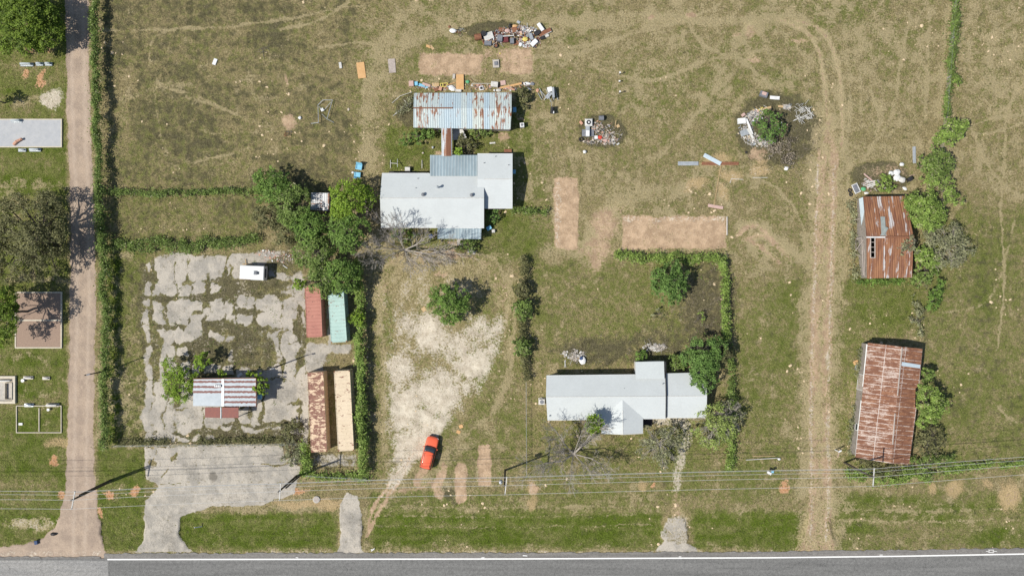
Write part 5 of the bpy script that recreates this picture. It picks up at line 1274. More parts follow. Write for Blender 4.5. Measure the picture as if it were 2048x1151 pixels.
# ------------------------------------------------------------------ wire fences
def wire_fence(label, pts, h=1.2, step=2.6, rail=True, mat='steel', name='wire_fence', mesh=True):
    W = [G(p[0], p[1], 0) for p in pts]; root = thing(name, label, 'fence', (W[0][0], W[0][1], 0)); ms = MB(); rl = MB()
    for a, b in zip(W[:-1], W[1:]):
        L = math.hypot(b[0] - a[0], b[1] - a[1]); k = max(1, int(L / step))
        for i in range(k + 1):
            x, y = a[0] + (b[0] - a[0]) * i / k, a[1] + (b[1] - a[1]) * i / k
            MB().cyl((x, y, -.1), (x, y, h + .05), .04, n=6).build('post', M[mat], root)
        if rail: rl.cyl((a[0], a[1], h), (b[0], b[1], h), .022, n=5)
        if mesh:
            for z in np.linspace(.1, h - .06, 6): ms.cyl((a[0], a[1], z), (b[0], b[1], z), .006, n=3, cap=False)
            kk = int(L / .35)
            for i in range(kk):
                x0_, y0_ = a[0] + (b[0] - a[0]) * i / kk, a[1] + (b[1] - a[1]) * i / kk; x1_, y1_ = a[0] + (b[0] - a[0]) * (i + 1) / kk, a[1] + (b[1] - a[1]) * (i + 1) / kk
                ms.cyl((x0_, y0_, .05), (x1_, y1_, h - .02), .004, n=3, cap=False)
    if rl.v: rl.build('rail', M[mat], root)
    if ms.v: ms.build('wire_mesh', M['steel'], root)
wire_fence('low wire fence between the cracked slab and the concrete apron', [(232, 889), (420, 887), (612, 885)], 1.3)
wire_fence('thin wire fence running down the west side of the front house lot', [(1052, 755), (1053, 950)], 1.2)
wire_fence('wire fence along the south side of the container yard', [(612, 948), (735, 955)], 1.1)
wire_fence('two-wire field fence running north from the barns', [(1906, 0), (1888, 235), (1880, 300)], 1.1, 5, mesh=True, rail=False)

# ------------------------------------------------------------------ trees
tree('oak_tree', 'big dense oak with bright crown at the top left corner', 'tree', 55, 45, 59, 6.2, 'leaf_oak', 1.15, [(50, 45, 38, .85), (20, 30, 32, .7), (15, 70, 30, .6), (55, 85, 24, .55), (92, 30, 24, .7), (98, 68, 26, .6), (75, 5, 26, .7), (30, -5, 30, .7), (85, 88, 18, .45), (112, 48, 14, .5), (60, 25, 26, .9), (5, 95, 16, .4)], ls=.20, clump=.28)
tree('live_oak', 'spreading live oak with dark limbs and thin olive crown beside the lane', 'tree', 58, 460, 80, 9.0, 'leaf_olive', .95, [(95, 405, 22, .7), (70, 430, 24, .8), (115, 425, 16, .6), (40, 400, 20, .6), (10, 420, 22, .6), (20, 460, 26, .75), (60, 475, 28, .85), (105, 465, 26, .7), (125, 500, 14, .5), (85, 510, 24, .65), (45, 520, 26, .7), (8, 510, 24, .6), (65, 550, 18, .5), (20, 550, 20, .55), (-15, 480, 26, .7), (112, 540, 9, .4), (-10, 540, 20, .5)], trunk_r=.38, bark='pole_wood', low=.35, ls=.19, clump=.34, twigs=3, hole=.30)
tree('oak_tree', 'dark shady oak at the left edge casting shade on the gravel plot', 'tree', 2, 625, 44, 8.5, 'leaf_oak', 1.05, [(0, 600, 26, .8), (20, 590, 16, .65), (5, 640, 30, .8), (-20, 620, 30, .8), (22, 660, 12, .55), (0, 680, 18, .55), (30, 615, 9, .5), (-30, 580, 26, .6)], ls=.19)
tree('oak_tree', 'edge of an oak crown just showing above the wide concrete slab', 'tree', -20, 195, 15, 4.5, 'leaf_oak', 1.0, nl=6)
SHA = (620, 383, 661, 424)
tree('thicket_tree', 'leafy tree at the northwest corner of the thicket', 'tree', 548, 378, 38, 4.6, 'leaf_green', 1.0, avoid=SHA, group='trees of the thicket', sq=.6)
tree('thicket_tree', 'leafy tree just west of the tiny rusty shed', 'tree', 590, 412, 36, 5.2, 'leaf_vine', 1.0, avoid=SHA, group='trees of the thicket')
tree('thicket_tree', 'low tree on the west flank of the thicket above the slab', 'tree', 545, 432, 32, 4.0, 'leaf_olive', .9, avoid=SHA, group='trees of the thicket', sq=.55)
tree('thicket_tree', 'low olive tree between the weedy slab corner and the shed thicket', 'tree', 575, 462, 28, 3.4, 'leaf_olive', .8, avoid=SHA, group='trees of the thicket', sq=.55)
tree('thicket_tree', 'small tree south of the tiny rusty shed', 'tree', 620, 452, 36, 5.4, 'leaf_green', 1.0, avoid=SHA, group='trees of the thicket')
tree('thicket_tree', 'tall bright green tree just east of the tiny rusty shed', 'tree', 698, 402, 42, 7.0, 'leaf_bright', .95, avoid=SHA, group='trees of the thicket', clump=.36)
tree('thicket_tree', 'rounded bright tree in the middle of the thicket, west of the bare tree', 'tree', 694, 462, 40, 7.0, 'leaf_green', 1.0, avoid=SHA, group='trees of the thicket', clump=.33)
tree('thicket_tree', 'grey green tree above the camper end of the slab', 'tree', 630, 505, 38, 5.8, 'leaf_vine', .95, group='trees of the thicket')
tree('thicket_tree', 'tree leaning over the north end of the red container', 'tree', 645, 560, 32, 6.0, 'leaf_vine', .95, group='trees of the thicket', base=(640, 535))
tree('thicket_tree', 'tree overhanging the north end of the teal container', 'tree', 682, 548, 34, 6.4, 'leaf_green', .9, group='trees of the thicket', base=(690, 530))
tree('thicket_tree', 'small bright tree at the southwest tip of the thicket', 'tree', 598, 568, 15, 3.6, 'leaf_bright', .9, nl=5, group='trees of the thicket')
tree('thin_tree', 'thin brownish tree between the thicket and the middle house', 'tree', 733, 415, 26, 5.0, 'leaf_dead', .22, nl=8, twigs=6, hole=.4)
tree('yard_tree', 'solitary round green tree at the head of the gravel yard', 'tree', 897, 603, 38, 5.2, 'leaf_green', .95, [(880, 592, 15, .65), (902, 580, 12, .7), (922, 592, 13, .75), (930, 610, 11, .6), (915, 622, 14, .7), (893, 630, 13, .6), (872, 612, 12, .55), (897, 604, 16, .9), (868, 590, 7, .5), (936, 596, 6, .6), (903, 643, 6, .4), (885, 574, 6, .5)], clump=.27, hole=.22)
tree('yard_tree', 'dark green clumpy tree inside the hedged lot', 'tree', 1338, 564, 36, 4.4, 'leaf_deep', 1.0, [(1318, 555, 13, .6), (1335, 545, 14, .75), (1355, 535, 10, .7), (1364, 555, 12, .7), (1358, 578, 13, .65), (1338, 590, 13, .6), (1318, 580, 12, .55), (1340, 567, 16, .9), (1308, 568, 7, .5), (1352, 600, 7, .4), (1372, 572, 6, .5), (1350, 524, 6, .5)], clump=.22, hole=.24)
tree('mound_tree', 'low knobbly green tree growing out of the white rubble heap', 'tree', 1538, 252, 35, 3.4, 'leaf_deep', .62, [(1538 + 26 * cos(a) * (1 if i % 2 else .5), 252 + 28 * sin(a) * (1 if i % 2 else .5), 8.5, .62 + .25 * (i % 2 == 0)) for i, a in enumerate(np.linspace(0, 4 * pi, 26))], clump=.16, ls=.17, twigs=0)
tree('lot_tree', 'dense green tree against the north side of the front house', 'tree', 1408, 712, 40, 5.2, 'leaf_deep', 1.05, clump=.27, group='trees at the east end of the front house')
tree('lot_tree', 'leafy tree overhanging the northeast roof corner of the front house', 'tree', 1406, 752, 27, 5.0, 'leaf_deep', 1.0, [(1400, 745, 18, .75), (1418, 762, 15, .7), (1392, 760, 12, .6), (1425, 735, 14, .7), (1410, 778, 10, .6)], base=(1432, 765), group='trees at the east end of the front house')
tree('lot_tree', 'narrow tree in the hedge line northeast of the front house', 'tree', 1446, 705, 20, 3.8, 'leaf_olive', .8, group='trees at the east end of the front house')
tree('shrub', 'rounded shrub north of the rear room of the front house', 'shrub', 1280, 712, 14, 1.6, 'leaf_green', .9, nl=5, group='shrubs behind the front house')
tree('shrub', 'leafy shrub between the rear room and the dense green tree', 'shrub', 1352, 728, 18, 1.8, 'leaf_vine', .8, nl=6, group='shrubs behind the front house')
tree('shrub', 'pale shrub in the brown scrub of the hedged lot', 'shrub', 1318, 628, 15, 1.2, 'leaf_grey', .5, nl=5, hole=.4)
tree('shrub', 'light green shrub east of the pale one in the brown scrub', 'shrub', 1397, 638, 15, 1.2, 'leaf_vine_bright', .5, nl=5, hole=.4)
tree('sparse_tree', 'yellow green sparse tree south of the front house, east end', 'tree', 1428, 848, 42, 4.6, 'leaf_yel', .42, nl=10, twigs=5, bark='bark_pale', hole=.32, base=(1436, 838))
tree('sparse_tree', 'grey sparse tree over the pale path in front of the front house', 'tree', 1322, 890, 40, 4.8, 'leaf_grey', .26, nl=9, twigs=6, bark='bark_pale', hole=.32)
tree('sparse_tree', 'grey twiggy tree over the hedge east of the front house', 'tree', 1462, 832, 30, 4.2, 'leaf_grey', .22, nl=8, twigs=6, bark='bark_pale', hole=.35)
bare_tree('bare_tree', 'leafless pale tree with one green tuft west of the gabled porch', 1146, 903, 5.2, [(1112, 862, 5.0, .10), (1090, 925, 4.2, .11), (1072, 932, 4.4, .07), (1186, 862, 4.8, .15), (1142, 958, 4.6, .07), (1180, 942, 4.4, .09), (1208, 930, 3.8, .09), (1165, 860, 5.2, .07), (1112, 895, 4.5, .08)], .26, green=(1190, 844, 24, 5.0), lvl=5)
bare_tree('bare_tree', 'leafless sprawling tree south of the middle house porch', 812, 500, 4.6, [(780, 450, 4.8, .10), (748, 498, 4.0, .09), (760, 520, 3.6, .07), (850, 475, 4.4, .12), (895, 500, 3.6, .11), (840, 530, 3.5, .07), (800, 458, 5.2, .07), (770, 480, 4.2, .08), (870, 520, 3.2, .08), (820, 530, 3.2, .07)], .25, lvl=5)
tree('mesquite', 'bright yellow green feathery tree at the west end of the kiosk', 'tree', 362, 760, 34, 4.2, 'leaf_bright', .85, [(340, 725, 13, .6), (358, 742, 15, .7), (375, 755, 14, .7), (345, 765, 18, .75), (365, 785, 18, .65), (385, 772, 11, .6), (335, 790, 9, .4), (395, 752, 8, .6), (330, 745, 8, .5), (352, 798, 10, .4)], clump=.3, ls=.17)
tree('mesquite', 'small bright tree north of the kiosk roof', 'tree', 404, 722, 17, 3.8, 'leaf_bright', .8, nl=6)
tree('fig_tree', 'broad-leaved green tree at the east end of the kiosk', 'tree', 522, 767, 17, 3.4, 'leaf_bright', .75, [(518, 752, 8, .7), (526, 762, 9, .8), (522, 776, 9, .8), (528, 784, 6, .7), (510, 776, 6, .9), (508, 750, 5, .7)], ls=.28)
tree('shrub', 'bright shrub against the north wall of the kiosk', 'shrub', 444, 748, 10, 2.2, 'leaf_bright', .8, nl=5)
tree('shrub', 'low bright shrub between the kiosk and the broad-leaved tree', 'shrub', 498, 747, 7, 2.0, 'leaf_bright', .8, nl=4)
tree('shrub', 'bushy green shrub beside the covered walkway by the porch roof', 'shrub', 918, 305, 13, 2.9, 'leaf_bright', .7, nl=5, hole=.3)
tree('shrub', 'dark shrub in the shade of the covered walkway', 'shrub', 930, 290, 20, 1.9, 'leaf_olive', .5, nl=7, hole=.3)
tree('shrub', 'broad green shrub southwest of the long shed', 'shrub', 838, 272, 24, 2.0, 'leaf_green', .8, [(818, 275, 12, .6), (840, 268, 12, .7), (860, 266, 10, .6), (806, 285, 9, .5), (872, 262, 8, .5)])
tree('shrub', 'vines against the south wall of the long shed', 'shrub', 962, 264, 18, 1.8, 'leaf_vine', .7, [(945, 262, 9, .7), (965, 262, 9, .7), (980, 264, 7, .6)])
tree('shrub', 'grey green bush in the shade east of the long shed', 'shrub', 1046, 190, 17, 1.8, 'leaf_olive', .7, [(1042, 183, 11, .6), (1050, 198, 10, .6), (1046, 210, 9, .5)])
tree('shrub', 'flowering bush in front of the middle house porch', 'shrub', 938, 484, 18, 1.6, 'leaf_vine', .7, nl=7)
tree('shrub', 'low green bush against the middle house under the roof shadow tufts', 'shrub', 806, 466, 22, 1.3, 'leaf_green', .6, [(790, 466, 10, .5), (812, 464, 11, .5), (830, 466, 8, .5)])
tree('palm_shrub', 'spiky dark shrub in the corner east of the middle house', 'shrub', 986, 432, 14, 1.6, 'leaf_deep', .6, nl=7)
G9 = 'roundish shrubs in the hedge between the gravel yard and the lot'
tree('shrub', 'northernmost round shrub in the hedge east of the gravel yard', 'shrub', 1045, 577, 17, 2.3, 'leaf_olive', 1.0, nl=6, group=G9); tree('shrub', 'middle round shrub in the hedge east of the gravel yard', 'shrub', 1047, 618, 20, 2.6, 'leaf_vine', 1.0, nl=6, group=G9); tree('shrub', 'southernmost round shrub in the hedge east of the gravel yard', 'shrub', 1044, 693, 19, 2.4, 'leaf_vine', 1.0, nl=6, group=G9)
GE = 'trees and scrub along the east fence'
tree('fence_tree', 'northernmost tree of the row above the holed barn', 'tree', 1902, 264, 36, 3.2, 'leaf_vine_bright', 1.0, [(1902, 258, 18, .7), (1922, 252, 14, .6), (1880, 270, 14, .6), (1900, 276, 14, .6), (1876, 282, 10, .5), (1915, 268, 12, .6)], group=GE)
tree('fence_tree', 'pale crowned tree between the northernmost tree and the holed barn', 'tree', 1872, 332, 38, 3.4, 'leaf_vine', 1.0, nl=9, group=GE)
tree('fence_tree', 'loose bushy tree at the northeast corner of the holed barn', 'tree', 1888, 380, 32, 2.8, 'leaf_vine_bright', .75, [(1870, 370, 16, .6), (1900, 385, 15, .6), (1915, 400, 12, .6), (1885, 396, 12, .5), (1852, 360, 12, .5)], group=GE, hole=.25)
tree('fence_tree', 'dense round tree touching the east eave of the holed barn', 'tree', 1850, 420, 42, 4.0, 'leaf_vine_bright', 1.25, nl=12, group=GE, sq=.6)
tree('fence_tree', 'big brushy brown and green tangle east of the holed barn', 'tree', 1896, 490, 56, 3.2, 'leaf_grey', .55, [(1870, 470, 24, .6), (1905, 470, 22, .65), (1930, 495, 18, .6), (1895, 500, 24, .7), (1915, 520, 16, .5), (1880, 520, 18, .6), (1860, 480, 14, .5)], group=GE, twigs=8, bark='bark_pale', hole=.2)
tree('fence_tree', 'bright rounded shrub-tree against the lower east wall of the holed barn', 'tree', 1852, 516, 26, 2.8, 'leaf_vine_bright', 1.1, nl=8, group=GE)
tree('fence_tree', 'grey brush spilling over the lower roof of the holed barn', 'tree', 1812, 492, 26, 4.3, 'leaf_grey', .5, [(1815, 488, 13, .82), (1803, 498, 10, .78), (1826, 500, 10, .7), (1822, 478, 8, .85)], base=(1832, 497), group=GE, hole=.25, twigs=5, bark='bark_pale')
tree('fence_tree', 'scrubby tree just south of the brushy tangle', 'tree', 1850, 552, 28, 2.0, 'leaf_vine', .8, nl=8, group=GE, hole=.2)
tree('fence_tree', 'dark green bush halfway between the two barns', 'tree', 1872, 592, 20, 2.2, 'leaf_green', 1.1, [(1875, 578, 12, .6), (1868, 600, 13, .6), (1862, 614, 10, .5), (1880, 566, 9, .6)], group=GE)
tree('shrub', 'grey weedy shrub above the northeast corner of the long barn', 'shrub', 1836, 640, 22, 1.3, 'leaf_grey', .45, [(1836, 620, 12, .5), (1838, 645, 11, .5), (1842, 665, 9, .5), (1830, 600, 12, .5)], hole=.3, group=GE)
tree('fence_tree', 'small round tree by the pale blue sheet of the long barn', 'tree', 1856, 748, 17, 3.0, 'leaf_vine', 1.1, nl=6, group=GE)
tree('fence_tree', 'largest bright tree along the east side of the long barn', 'tree', 1860, 810, 38, 4.2, 'leaf_vine_bright', 1.15, [(1850, 785, 16, .7), (1872, 795, 16, .7), (1885, 812, 14, .6), (1852, 812, 16, .75), (1865, 832, 14, .6), (1845, 845, 12, .5), (1868, 815, 16, .8)], group=GE)
tree('fence_tree', 'dark scrub tree south of the largest bright tree by the long barn', 'tree', 1856, 880, 34, 2.4, 'leaf_olive', .6, nl=9, group=GE, hole=.3, twigs=4)
tree('shrub', 'scrub at the southeast corner of the long barn', 'shrub', 1856, 930, 34, 1.6, 'leaf_vine', .7, [(1830, 925, 14, .5), (1860, 920, 14, .6), (1885, 925, 16, .6), (1850, 945, 14, .5), (1900, 915, 10, .5), (1815, 945, 12, .4)], group=GE, hole=.15)
tree('shrub', 'shaded scrub under the south gable of the long barn', 'shrub', 1760, 940, 26, 1.5, 'leaf_olive', .6, [(1735, 930, 12, .5), (1755, 940, 13, .5), (1785, 942, 14, .5), (1720, 920, 8, .4)], group=GE)
tree('shrub', 'small bush among the rubbish north of the holed barn', 'shrub', 1772, 366, 17, 1.2, 'leaf_vine_bright', .8, nl=6)
tree('shrub', 'vine knot halfway up the north field fence', 'shrub', 1914, 160, 11, 1.2, 'leaf_vine_bright', .9, nl=5)
tree('shrub', 'round shrub bulging from the hedge beside the teal container', 'shrub', 713, 636, 15, 2.9, 'leaf_bright', .9, nl=6)
tree('shrub', 'round shrub bulging from the hedge beside the cream container', 'shrub', 713, 830, 11, 2.6, 'leaf_vine_bright', .9, nl=5)
tree('shrub', 'grey twiggy shrub at the southwest of the rusty container', 'shrub', 582, 905, 26, 1.6, 'leaf_grey', .35, nl=8, hole=.3, twigs=4)
tree('shrub', 'twiggy shrub between the slab fence and the rusty container', 'shrub', 585, 860, 22, 1.3, 'leaf_olive', .4, nl=7, hole=.3, twigs=3)

hedge('vine_hedge', 'tall vine-covered hedge along the lane beside the north field', 'hedge', [(186, -30), (190, 130), (192, 260), (197, 400), (203, 490)], [8, 8, 9, 9, 12], 2.25, 'leaf_vine', 1.2, 'hedges round the lots')
hedge('vine_hedge', 'vine hedge along the lane beside the cracked slab', 'hedge', [(204, 492), (208, 600), (208, 750), (208, 895)], [15, 11, 10, 10], 2.2, 'leaf_vine', 1.2, 'hedges round the lots')
hedge('weedy_hedge', 'thin weedy fence row across the field north of the grass strip', 'hedge', [(206, 386), (330, 385), (440, 384), (530, 378)], 9, .9, 'leaf_vine', .8, 'hedges round the lots', gaps=.25)
hedge('weedy_hedge', 'broad low vine row along the north edge of the cracked slab', 'hedge', [(215, 494), (330, 488), (430, 485), (520, 478)], [16, 22, 18, 14], .9, 'leaf_vine', .8, 'hedges round the lots')
hedge('vine_hedge', 'dense hedge running north to south just east of the containers', 'hedge', [(712, 520), (720, 600), (722, 720), (722, 850), (728, 950)], [12, 13, 13, 15, 17], 2.2, 'leaf_vine_bright', 1.25, 'hedges round the lots')
hedge('vine_hedge', 'short clipped-looking hedge block southwest of the rusty container', 'hedge', [(610, 886), (609, 946)], 15, 1.7, 'leaf_vine_bright', 1.3, 'hedges round the lots')
hedge('weedy_hedge', 'low green growth along the south edge of the container yard', 'hedge', [(600, 950), (670, 952), (742, 955)], 12, .6, 'leaf_vine_bright', .9, 'hedges round the lots')
hedge('vine_hedge', 'narrow hedge between the gravel yard and the lot, with three round shrubs', 'hedge', [(1049, 512), (1047, 560), (1042, 640), (1047, 700), (1052, 760)], 10, 1.3, 'leaf_olive', 1.0, 'hedges round the lots')
hedge('vine_hedge', 'bright hedge along the north side of the hedged lot', 'hedge', [(1230, 512), (1300, 515), (1380, 515), (1454, 513)], [13, 17, 13, 14], .95, 'leaf_vine_bright', 1.1, 'hedges round the lots')
hedge('vine_hedge', 'bright hedge down the east side of the hedged lot', 'hedge', [(1448, 520), (1452, 600), (1456, 680)], 11, 1.4, 'leaf_vine_bright', 1.2, 'hedges round the lots')
hedge('weedy_hedge', 'ragged scrub hedge east of the front house', 'hedge', [(1457, 690), (1463, 760), (1463, 860)], 11, 1.5, 'leaf_vine', .9, 'hedges round the lots', gaps=.1)
hedge('vine_hedge', 'narrow yellow green hedge south of the sparse trees by the front house', 'hedge', [(1460, 862), (1462, 900), (1460, 940)], 12, 1.2, 'leaf_vine_bright', 1.1, 'hedges round the lots')
hedge('weedy_hedge', 'short weedy row off the east corner of the middle house', 'hedge', [(1025, 419), (1060, 421), (1095, 425)], 9, .7, 'leaf_vine', .9, 'hedges round the lots')
hedge('vine_hedge', 'green vine row on the north field fence near the right side', 'hedge', [(1916, -30), (1908, 60), (1900, 150), (1890, 232)], [12, 13, 11, 9], 1.0, 'leaf_vine', 1.0, 'hedges round the lots')
hedge('weedy_hedge', 'vine tangle along the highway fence beside the long barn', 'hedge', [(1690, 948), (1740, 944), (1800, 955), (1880, 945), (1960, 932), (2080, 925)], [14, 24, 26, 26, 12, 8], .6, 'leaf_vine_bright', .7, 'hedges round the lots', gaps=.15)
hedge('weedy_hedge', 'thin weeds along the west foot of the holed barn', 'hedge', [(1705, 400), (1708, 470), (1712, 560)], 12, .5, 'leaf_grey', .5, 'hedges round the lots', gaps=.3)
hedge('weedy_hedge', 'weeds along the south wall of the holed barn', 'hedge', [(1715, 565), (1780, 563), (1830, 562)], 10, .5, 'leaf_green', .8, 'hedges round the lots', gaps=.2)
hedge('weedy_hedge', 'weeds along the west wall of the long barn', 'hedge', [(1722, 700), (1716, 800), (1700, 910)], 12, .5, 'leaf_grey', .5, 'hedges round the lots', gaps=.35)
hedge('weedy_hedge', 'scrubby strip west of the long shed', 'hedge', [(795, 225), (812, 215), (824, 195)], 10, .8, 'leaf_grey', .6, 'hedges round the lots', gaps=.2)
hedge('weedy_hedge', 'dry weeds under the slab fence by the apron', 'hedge', [(232, 884), (420, 882), (610, 880)], 8, .55, 'leaf_olive', .7, 'hedges round the lots', gaps=.3)

# ------------------------------------------------------------------ rubbish and small things
def hz(px, py):
    x, y = G(px, py)[:2]; return max(0.0, gz(x, y))
def bx(name, label, cat, px, py, L, W_, Hh, mat, rz=0.0, z=0.0, rx=0.0, ry=0.0, group=None, ch=.03):
    p = G(px, py); return tag(MB().cbox((p[0], p[1], z + Hh / 2 + hz(px, py)), (L, W_, Hh), ch, rz=radians(rz), rx=radians(rx), ry=radians(ry)).build(name, M[mat]), label, cat, group)
def sheet(name, label, cat, px, py, L, W_, mat, rz=0.0, z=.05, t=.04, tilt=3, corr=False, group=None):
    p = G(px, py); m_ = MB(); r = radians(rz); z += hz(px, py)
    n = max(2, int(W_ / .12)) if corr else 3; V = []; F = []; k = 4
    for i in range(n + 1):
        for j in range(k + 1):
            u = -L / 2 + L * j / k; v = -W_ / 2 + W_ * i / n
            zz_ = (.025 if (corr and i % 2) else 0) + .03 * math.sin(u * 1.7 + px) + math.tan(radians(tilt)) * v * .5
            V.append(rot((u, v, zz_ + .04), 0, 0, r, (p[0], p[1], z)))
    for i in range(n):
        for j in range(k): a = i * (k + 1) + j; F.append((a, a + 1, a + k + 2, a + k + 1))
    o = m_.add(V, F).build(name, M[mat]); md = o.modifiers.new('t', 'SOLIDIFY'); md.thickness = t; md.offset = 0
    return tag(o, label, cat, group)
def tyre(label, px, py, R=.33, rz=0, rx=0, z=0.0, rim=False):
    p = G(px, py); c = (p[0], p[1], .12 + z + hz(px, py) + (R if rx else 0)); root = thing('tyre', label, 'tyre', (c[0], c[1], 0), 'old tyres in the rubbish')
    MB().ring(c, R - .09, .105, 22, 8, rx=radians(rx), rz=radians(rz)).build('tread', M['rubber'], root, True)
    if rim: MB().cyl((c[0], c[1], c[2] - .06), (c[0], c[1], c[2] + .05), R * .55, n=12).build('rim', M['rustm'], root)
def drum(label, px, py, R=.3, L=.85, mat='rustm', lie=0, z=0.0, name='drum'):
    p = G(px, py); c = np.array((p[0], p[1], z + hz(px, py))); pr = [(R, 0), (R * 1.04, .02), (R, .05), (R, L * .33), (R * 1.04, L * .35), (R, L * .37), (R, L * .64), (R * 1.04, L * .66), (R, L * .68), (R, L - .05), (R * 1.04, L - .02), (R, L), (R * .9, L - .03)]
    m_ = MB().lathe((0, 0, 0), pr, 16)
    if lie is not None and lie != 0: m_.v = [rot((v[0], v[1], v[2] - L / 2), pi / 2, 0, radians(lie), (c[0], c[1], c[2] + R)) for v in m_.v]
    else: m_.v = [(v[0] + c[0], v[1] + c[1], v[2] + c[2]) for v in m_.v]
    tag(m_.build(name, M[mat]), label, 'drum')
def bag(name, label, cat, px, py, L, W_, Hh, mat, seed=1, z=0.0, rz=0): p = G(px, py); return tag(MB().lump((p[0], p[1], z + Hh * .42 + hz(px, py)), (L, W_, Hh), seed, 12, 8, .16, radians(rz)).build(name, M[mat]), label, cat)
def poles_(name, label, cat, pts, r, mat):
    m_ = MB()
    for q in pts: m_.tube([G(*a) for a in q], r, 6)
    return tag(m_.build(name, M[mat]), label, cat)

def rubble(name, label, regions, mats, n, smin=.08, smax=.4, flat=.5, hgt=.25):
    """countless scraps of one heap: one mesh, one colour per part"""
    root = thing(name, label, 'rubble', G(regions[0][0], regions[0][1])); root['kind'] = 'stuff'
    B = [MB() for _ in mats]
    for i in range(n):
        cx, cy, rx_, ry_ = RNG.choice(regions); a = RNG.uniform(0, 2 * pi); q = RNG.random() ** .6
        p = G(cx + rx_ * q * cos(a), cy + ry_ * q * sin(a)); s = RNG.uniform(smin, smax); z = hgt * (1 - q) * RNG.uniform(.2, 1) + .03
        b = RNG.choice(B); k = RNG.random()
        if k < .35: b.lump((p[0], p[1], z), (s, s * RNG.uniform(.5, 1), s * flat), i, 5, 3, .3, RNG.uniform(0, 6))
        elif k < .8: b.box((p[0], p[1], z), (s * 1.2, s * RNG.uniform(.3, 1), .04 + s * flat * .3), RNG.uniform(0, 6), RNG.uniform(-.4, .4), RNG.uniform(-.4, .4))
        else:
            d = RNG.uniform(0, 6); b.tube([(p[0], p[1], z), (p[0] + s * 2.4 * cos(d), p[1] + s * 2.4 * sin(d), z + RNG.uniform(-.05, .2))], .025, 4)
    for b, m_ in zip(B, mats):
        if b.v: b.build('scrap', M[m_], root)
    return root

# heap by the long dirt patch
rubble('rubble', 'fine mixed scraps of the biggest rubbish heap at the top of the field', [(1055, 72, 30, 16), (1060, 85, 22, 12), (1010, 68, 26, 12), (985, 82, 22, 10), (1040, 62, 24, 10)], ['rustm', 'rustm', 'brick', 'offwhite', 'grey', 'steel', 'black', 'pinkish', 'maroon', 'timber', 'board', 'black'], 900, .07, .34, .5, .5)
rubble('rubble', 'pale papers and plastics strewn over the east half of the biggest heap', [(1058, 66, 22, 12), (1056, 88, 20, 8), (1048, 60, 20, 8)], ['white', 'offwhite', 'steel', 'zinc', 'stone'], 260, .06, .28, .4, .6)
drum('rusty brown drum lying at the west end of the biggest heap', 956, 76, .48, 1.1, 'rustm', 100)
drum('black drum standing beside the rusty brown one', 967, 70, .42, .8, 'black')
sheet('bed_springs', 'white slatted bed frame on the west part of the biggest heap', 'bed frame', 977, 74, 1.5, 1.1, 'offwhite', 20, .4, corr=True)
bx('television', 'dark grey television box at the south edge of the biggest heap', 'television', 976, 88, 1.1, .65, .6, 'grey', -3)
tyre('car tyre with rusty rim at the south edge of the biggest heap', 992, 92, .38, rim=True)
bx('cabinet', 'dark slate cabinet lying in the middle of the biggest heap', 'cabinet', 1000, 79, .8, .95, .75, 'grey', -5, .1)
bx('cushion', 'maroon cushion between the two dark boxes of the biggest heap', 'cushion', 1011, 81, .9, .8, .4, 'maroon', 4, .1)
bx('cabinet', 'smaller grey cabinet east of the maroon cushion', 'cabinet', 1024, 84, .62, .8, .65, 'grey', 3)
bx('old_door', 'brown door lying east of the smaller grey cabinet', 'door', 1032, 86, .9, .7, .12, 'rustm', 12)
sheet('wood_board', 'reddish panel at the northwest edge of the biggest heap', 'panel', 1003, 60, .9, .6, 'rustm', -8, .1)
sheet('wood_board', 'reddish panel near the orange bag on the biggest heap', 'panel', 1029, 61, .8, .8, 'rustm', 10, .35)
bag('plastic_bag', 'orange yellow bag on the north edge of the biggest heap', 'bag', 1030, 53, .9, .5, .35, 'ply', 3)
bag('plastic_bag', 'black bag north of the dark slate cabinet', 'bag', 1020, 53, .5, .7, .4, 'black', 4)
bag('plastic_bag', 'peach coloured bag in the middle of the biggest heap', 'bag', 1015, 63, .9, .6, .4, 'pinkish', 5, .2)
poles_('plank', 'pale plank lying across the middle of the biggest heap', 'plank', [[(1000, 73, .7), (1028, 71, .75)]], .09, 'offwhite')
bx('mattress', 'long white mattress standing out on the northeast of the biggest heap', 'mattress', 1081, 56, 1.35, .55, .25, 'white', -55, .3)
sheet('metal_sheet', 'long rust red sheet at the east end of the biggest heap', 'metal sheet', 1090, 66, 2.0, .62, 'rustm', 27, .3, corr=True)
poles_('plank', 'pale plank along the rust red sheet at the heap end', 'plank', [[(1078, 75, .3), (1103, 63, .35)]], .05, 'offwhite')
bx('cushion', 'cream cushion below the rust red sheet', 'cushion', 1094, 72, .6, .4, .2, 'offwhite', 25)
bx('crate', 'black crate beside the cream cushion', 'crate', 1085, 77, .7, .45, .4, 'black', 15)
bx('appliance', 'white appliance lying askew at the southeast of the biggest heap', 'appliance', 1068, 87, 1.15, .7, .5, 'white', 45)
bag('foam_block', 'yellow foam on the southeast of the biggest heap', 'foam', 1050, 80, .9, .7, .4, 'yellow', 7, .3)
bag('plastic_bag', 'round white bag south of the yellow foam', 'bag', 1042, 89, .6, .6, .4, 'bag', 8)
sheet('metal_sheet', 'grey blue sheet leaning in the east of the biggest heap', 'metal sheet', 1062, 75, 1.0, .5, 'steel', 110, .45)
bx('bed_springs', 'black wire base upright near the mattress', 'frame', 1074, 68, .9, .7, .25, 'black', 30, .4)
sheet('fabric', 'light grey cloth tossed on the north edge of the biggest heap', 'cloth', 1037, 45, .5, .4, 'steel', -30, .05)
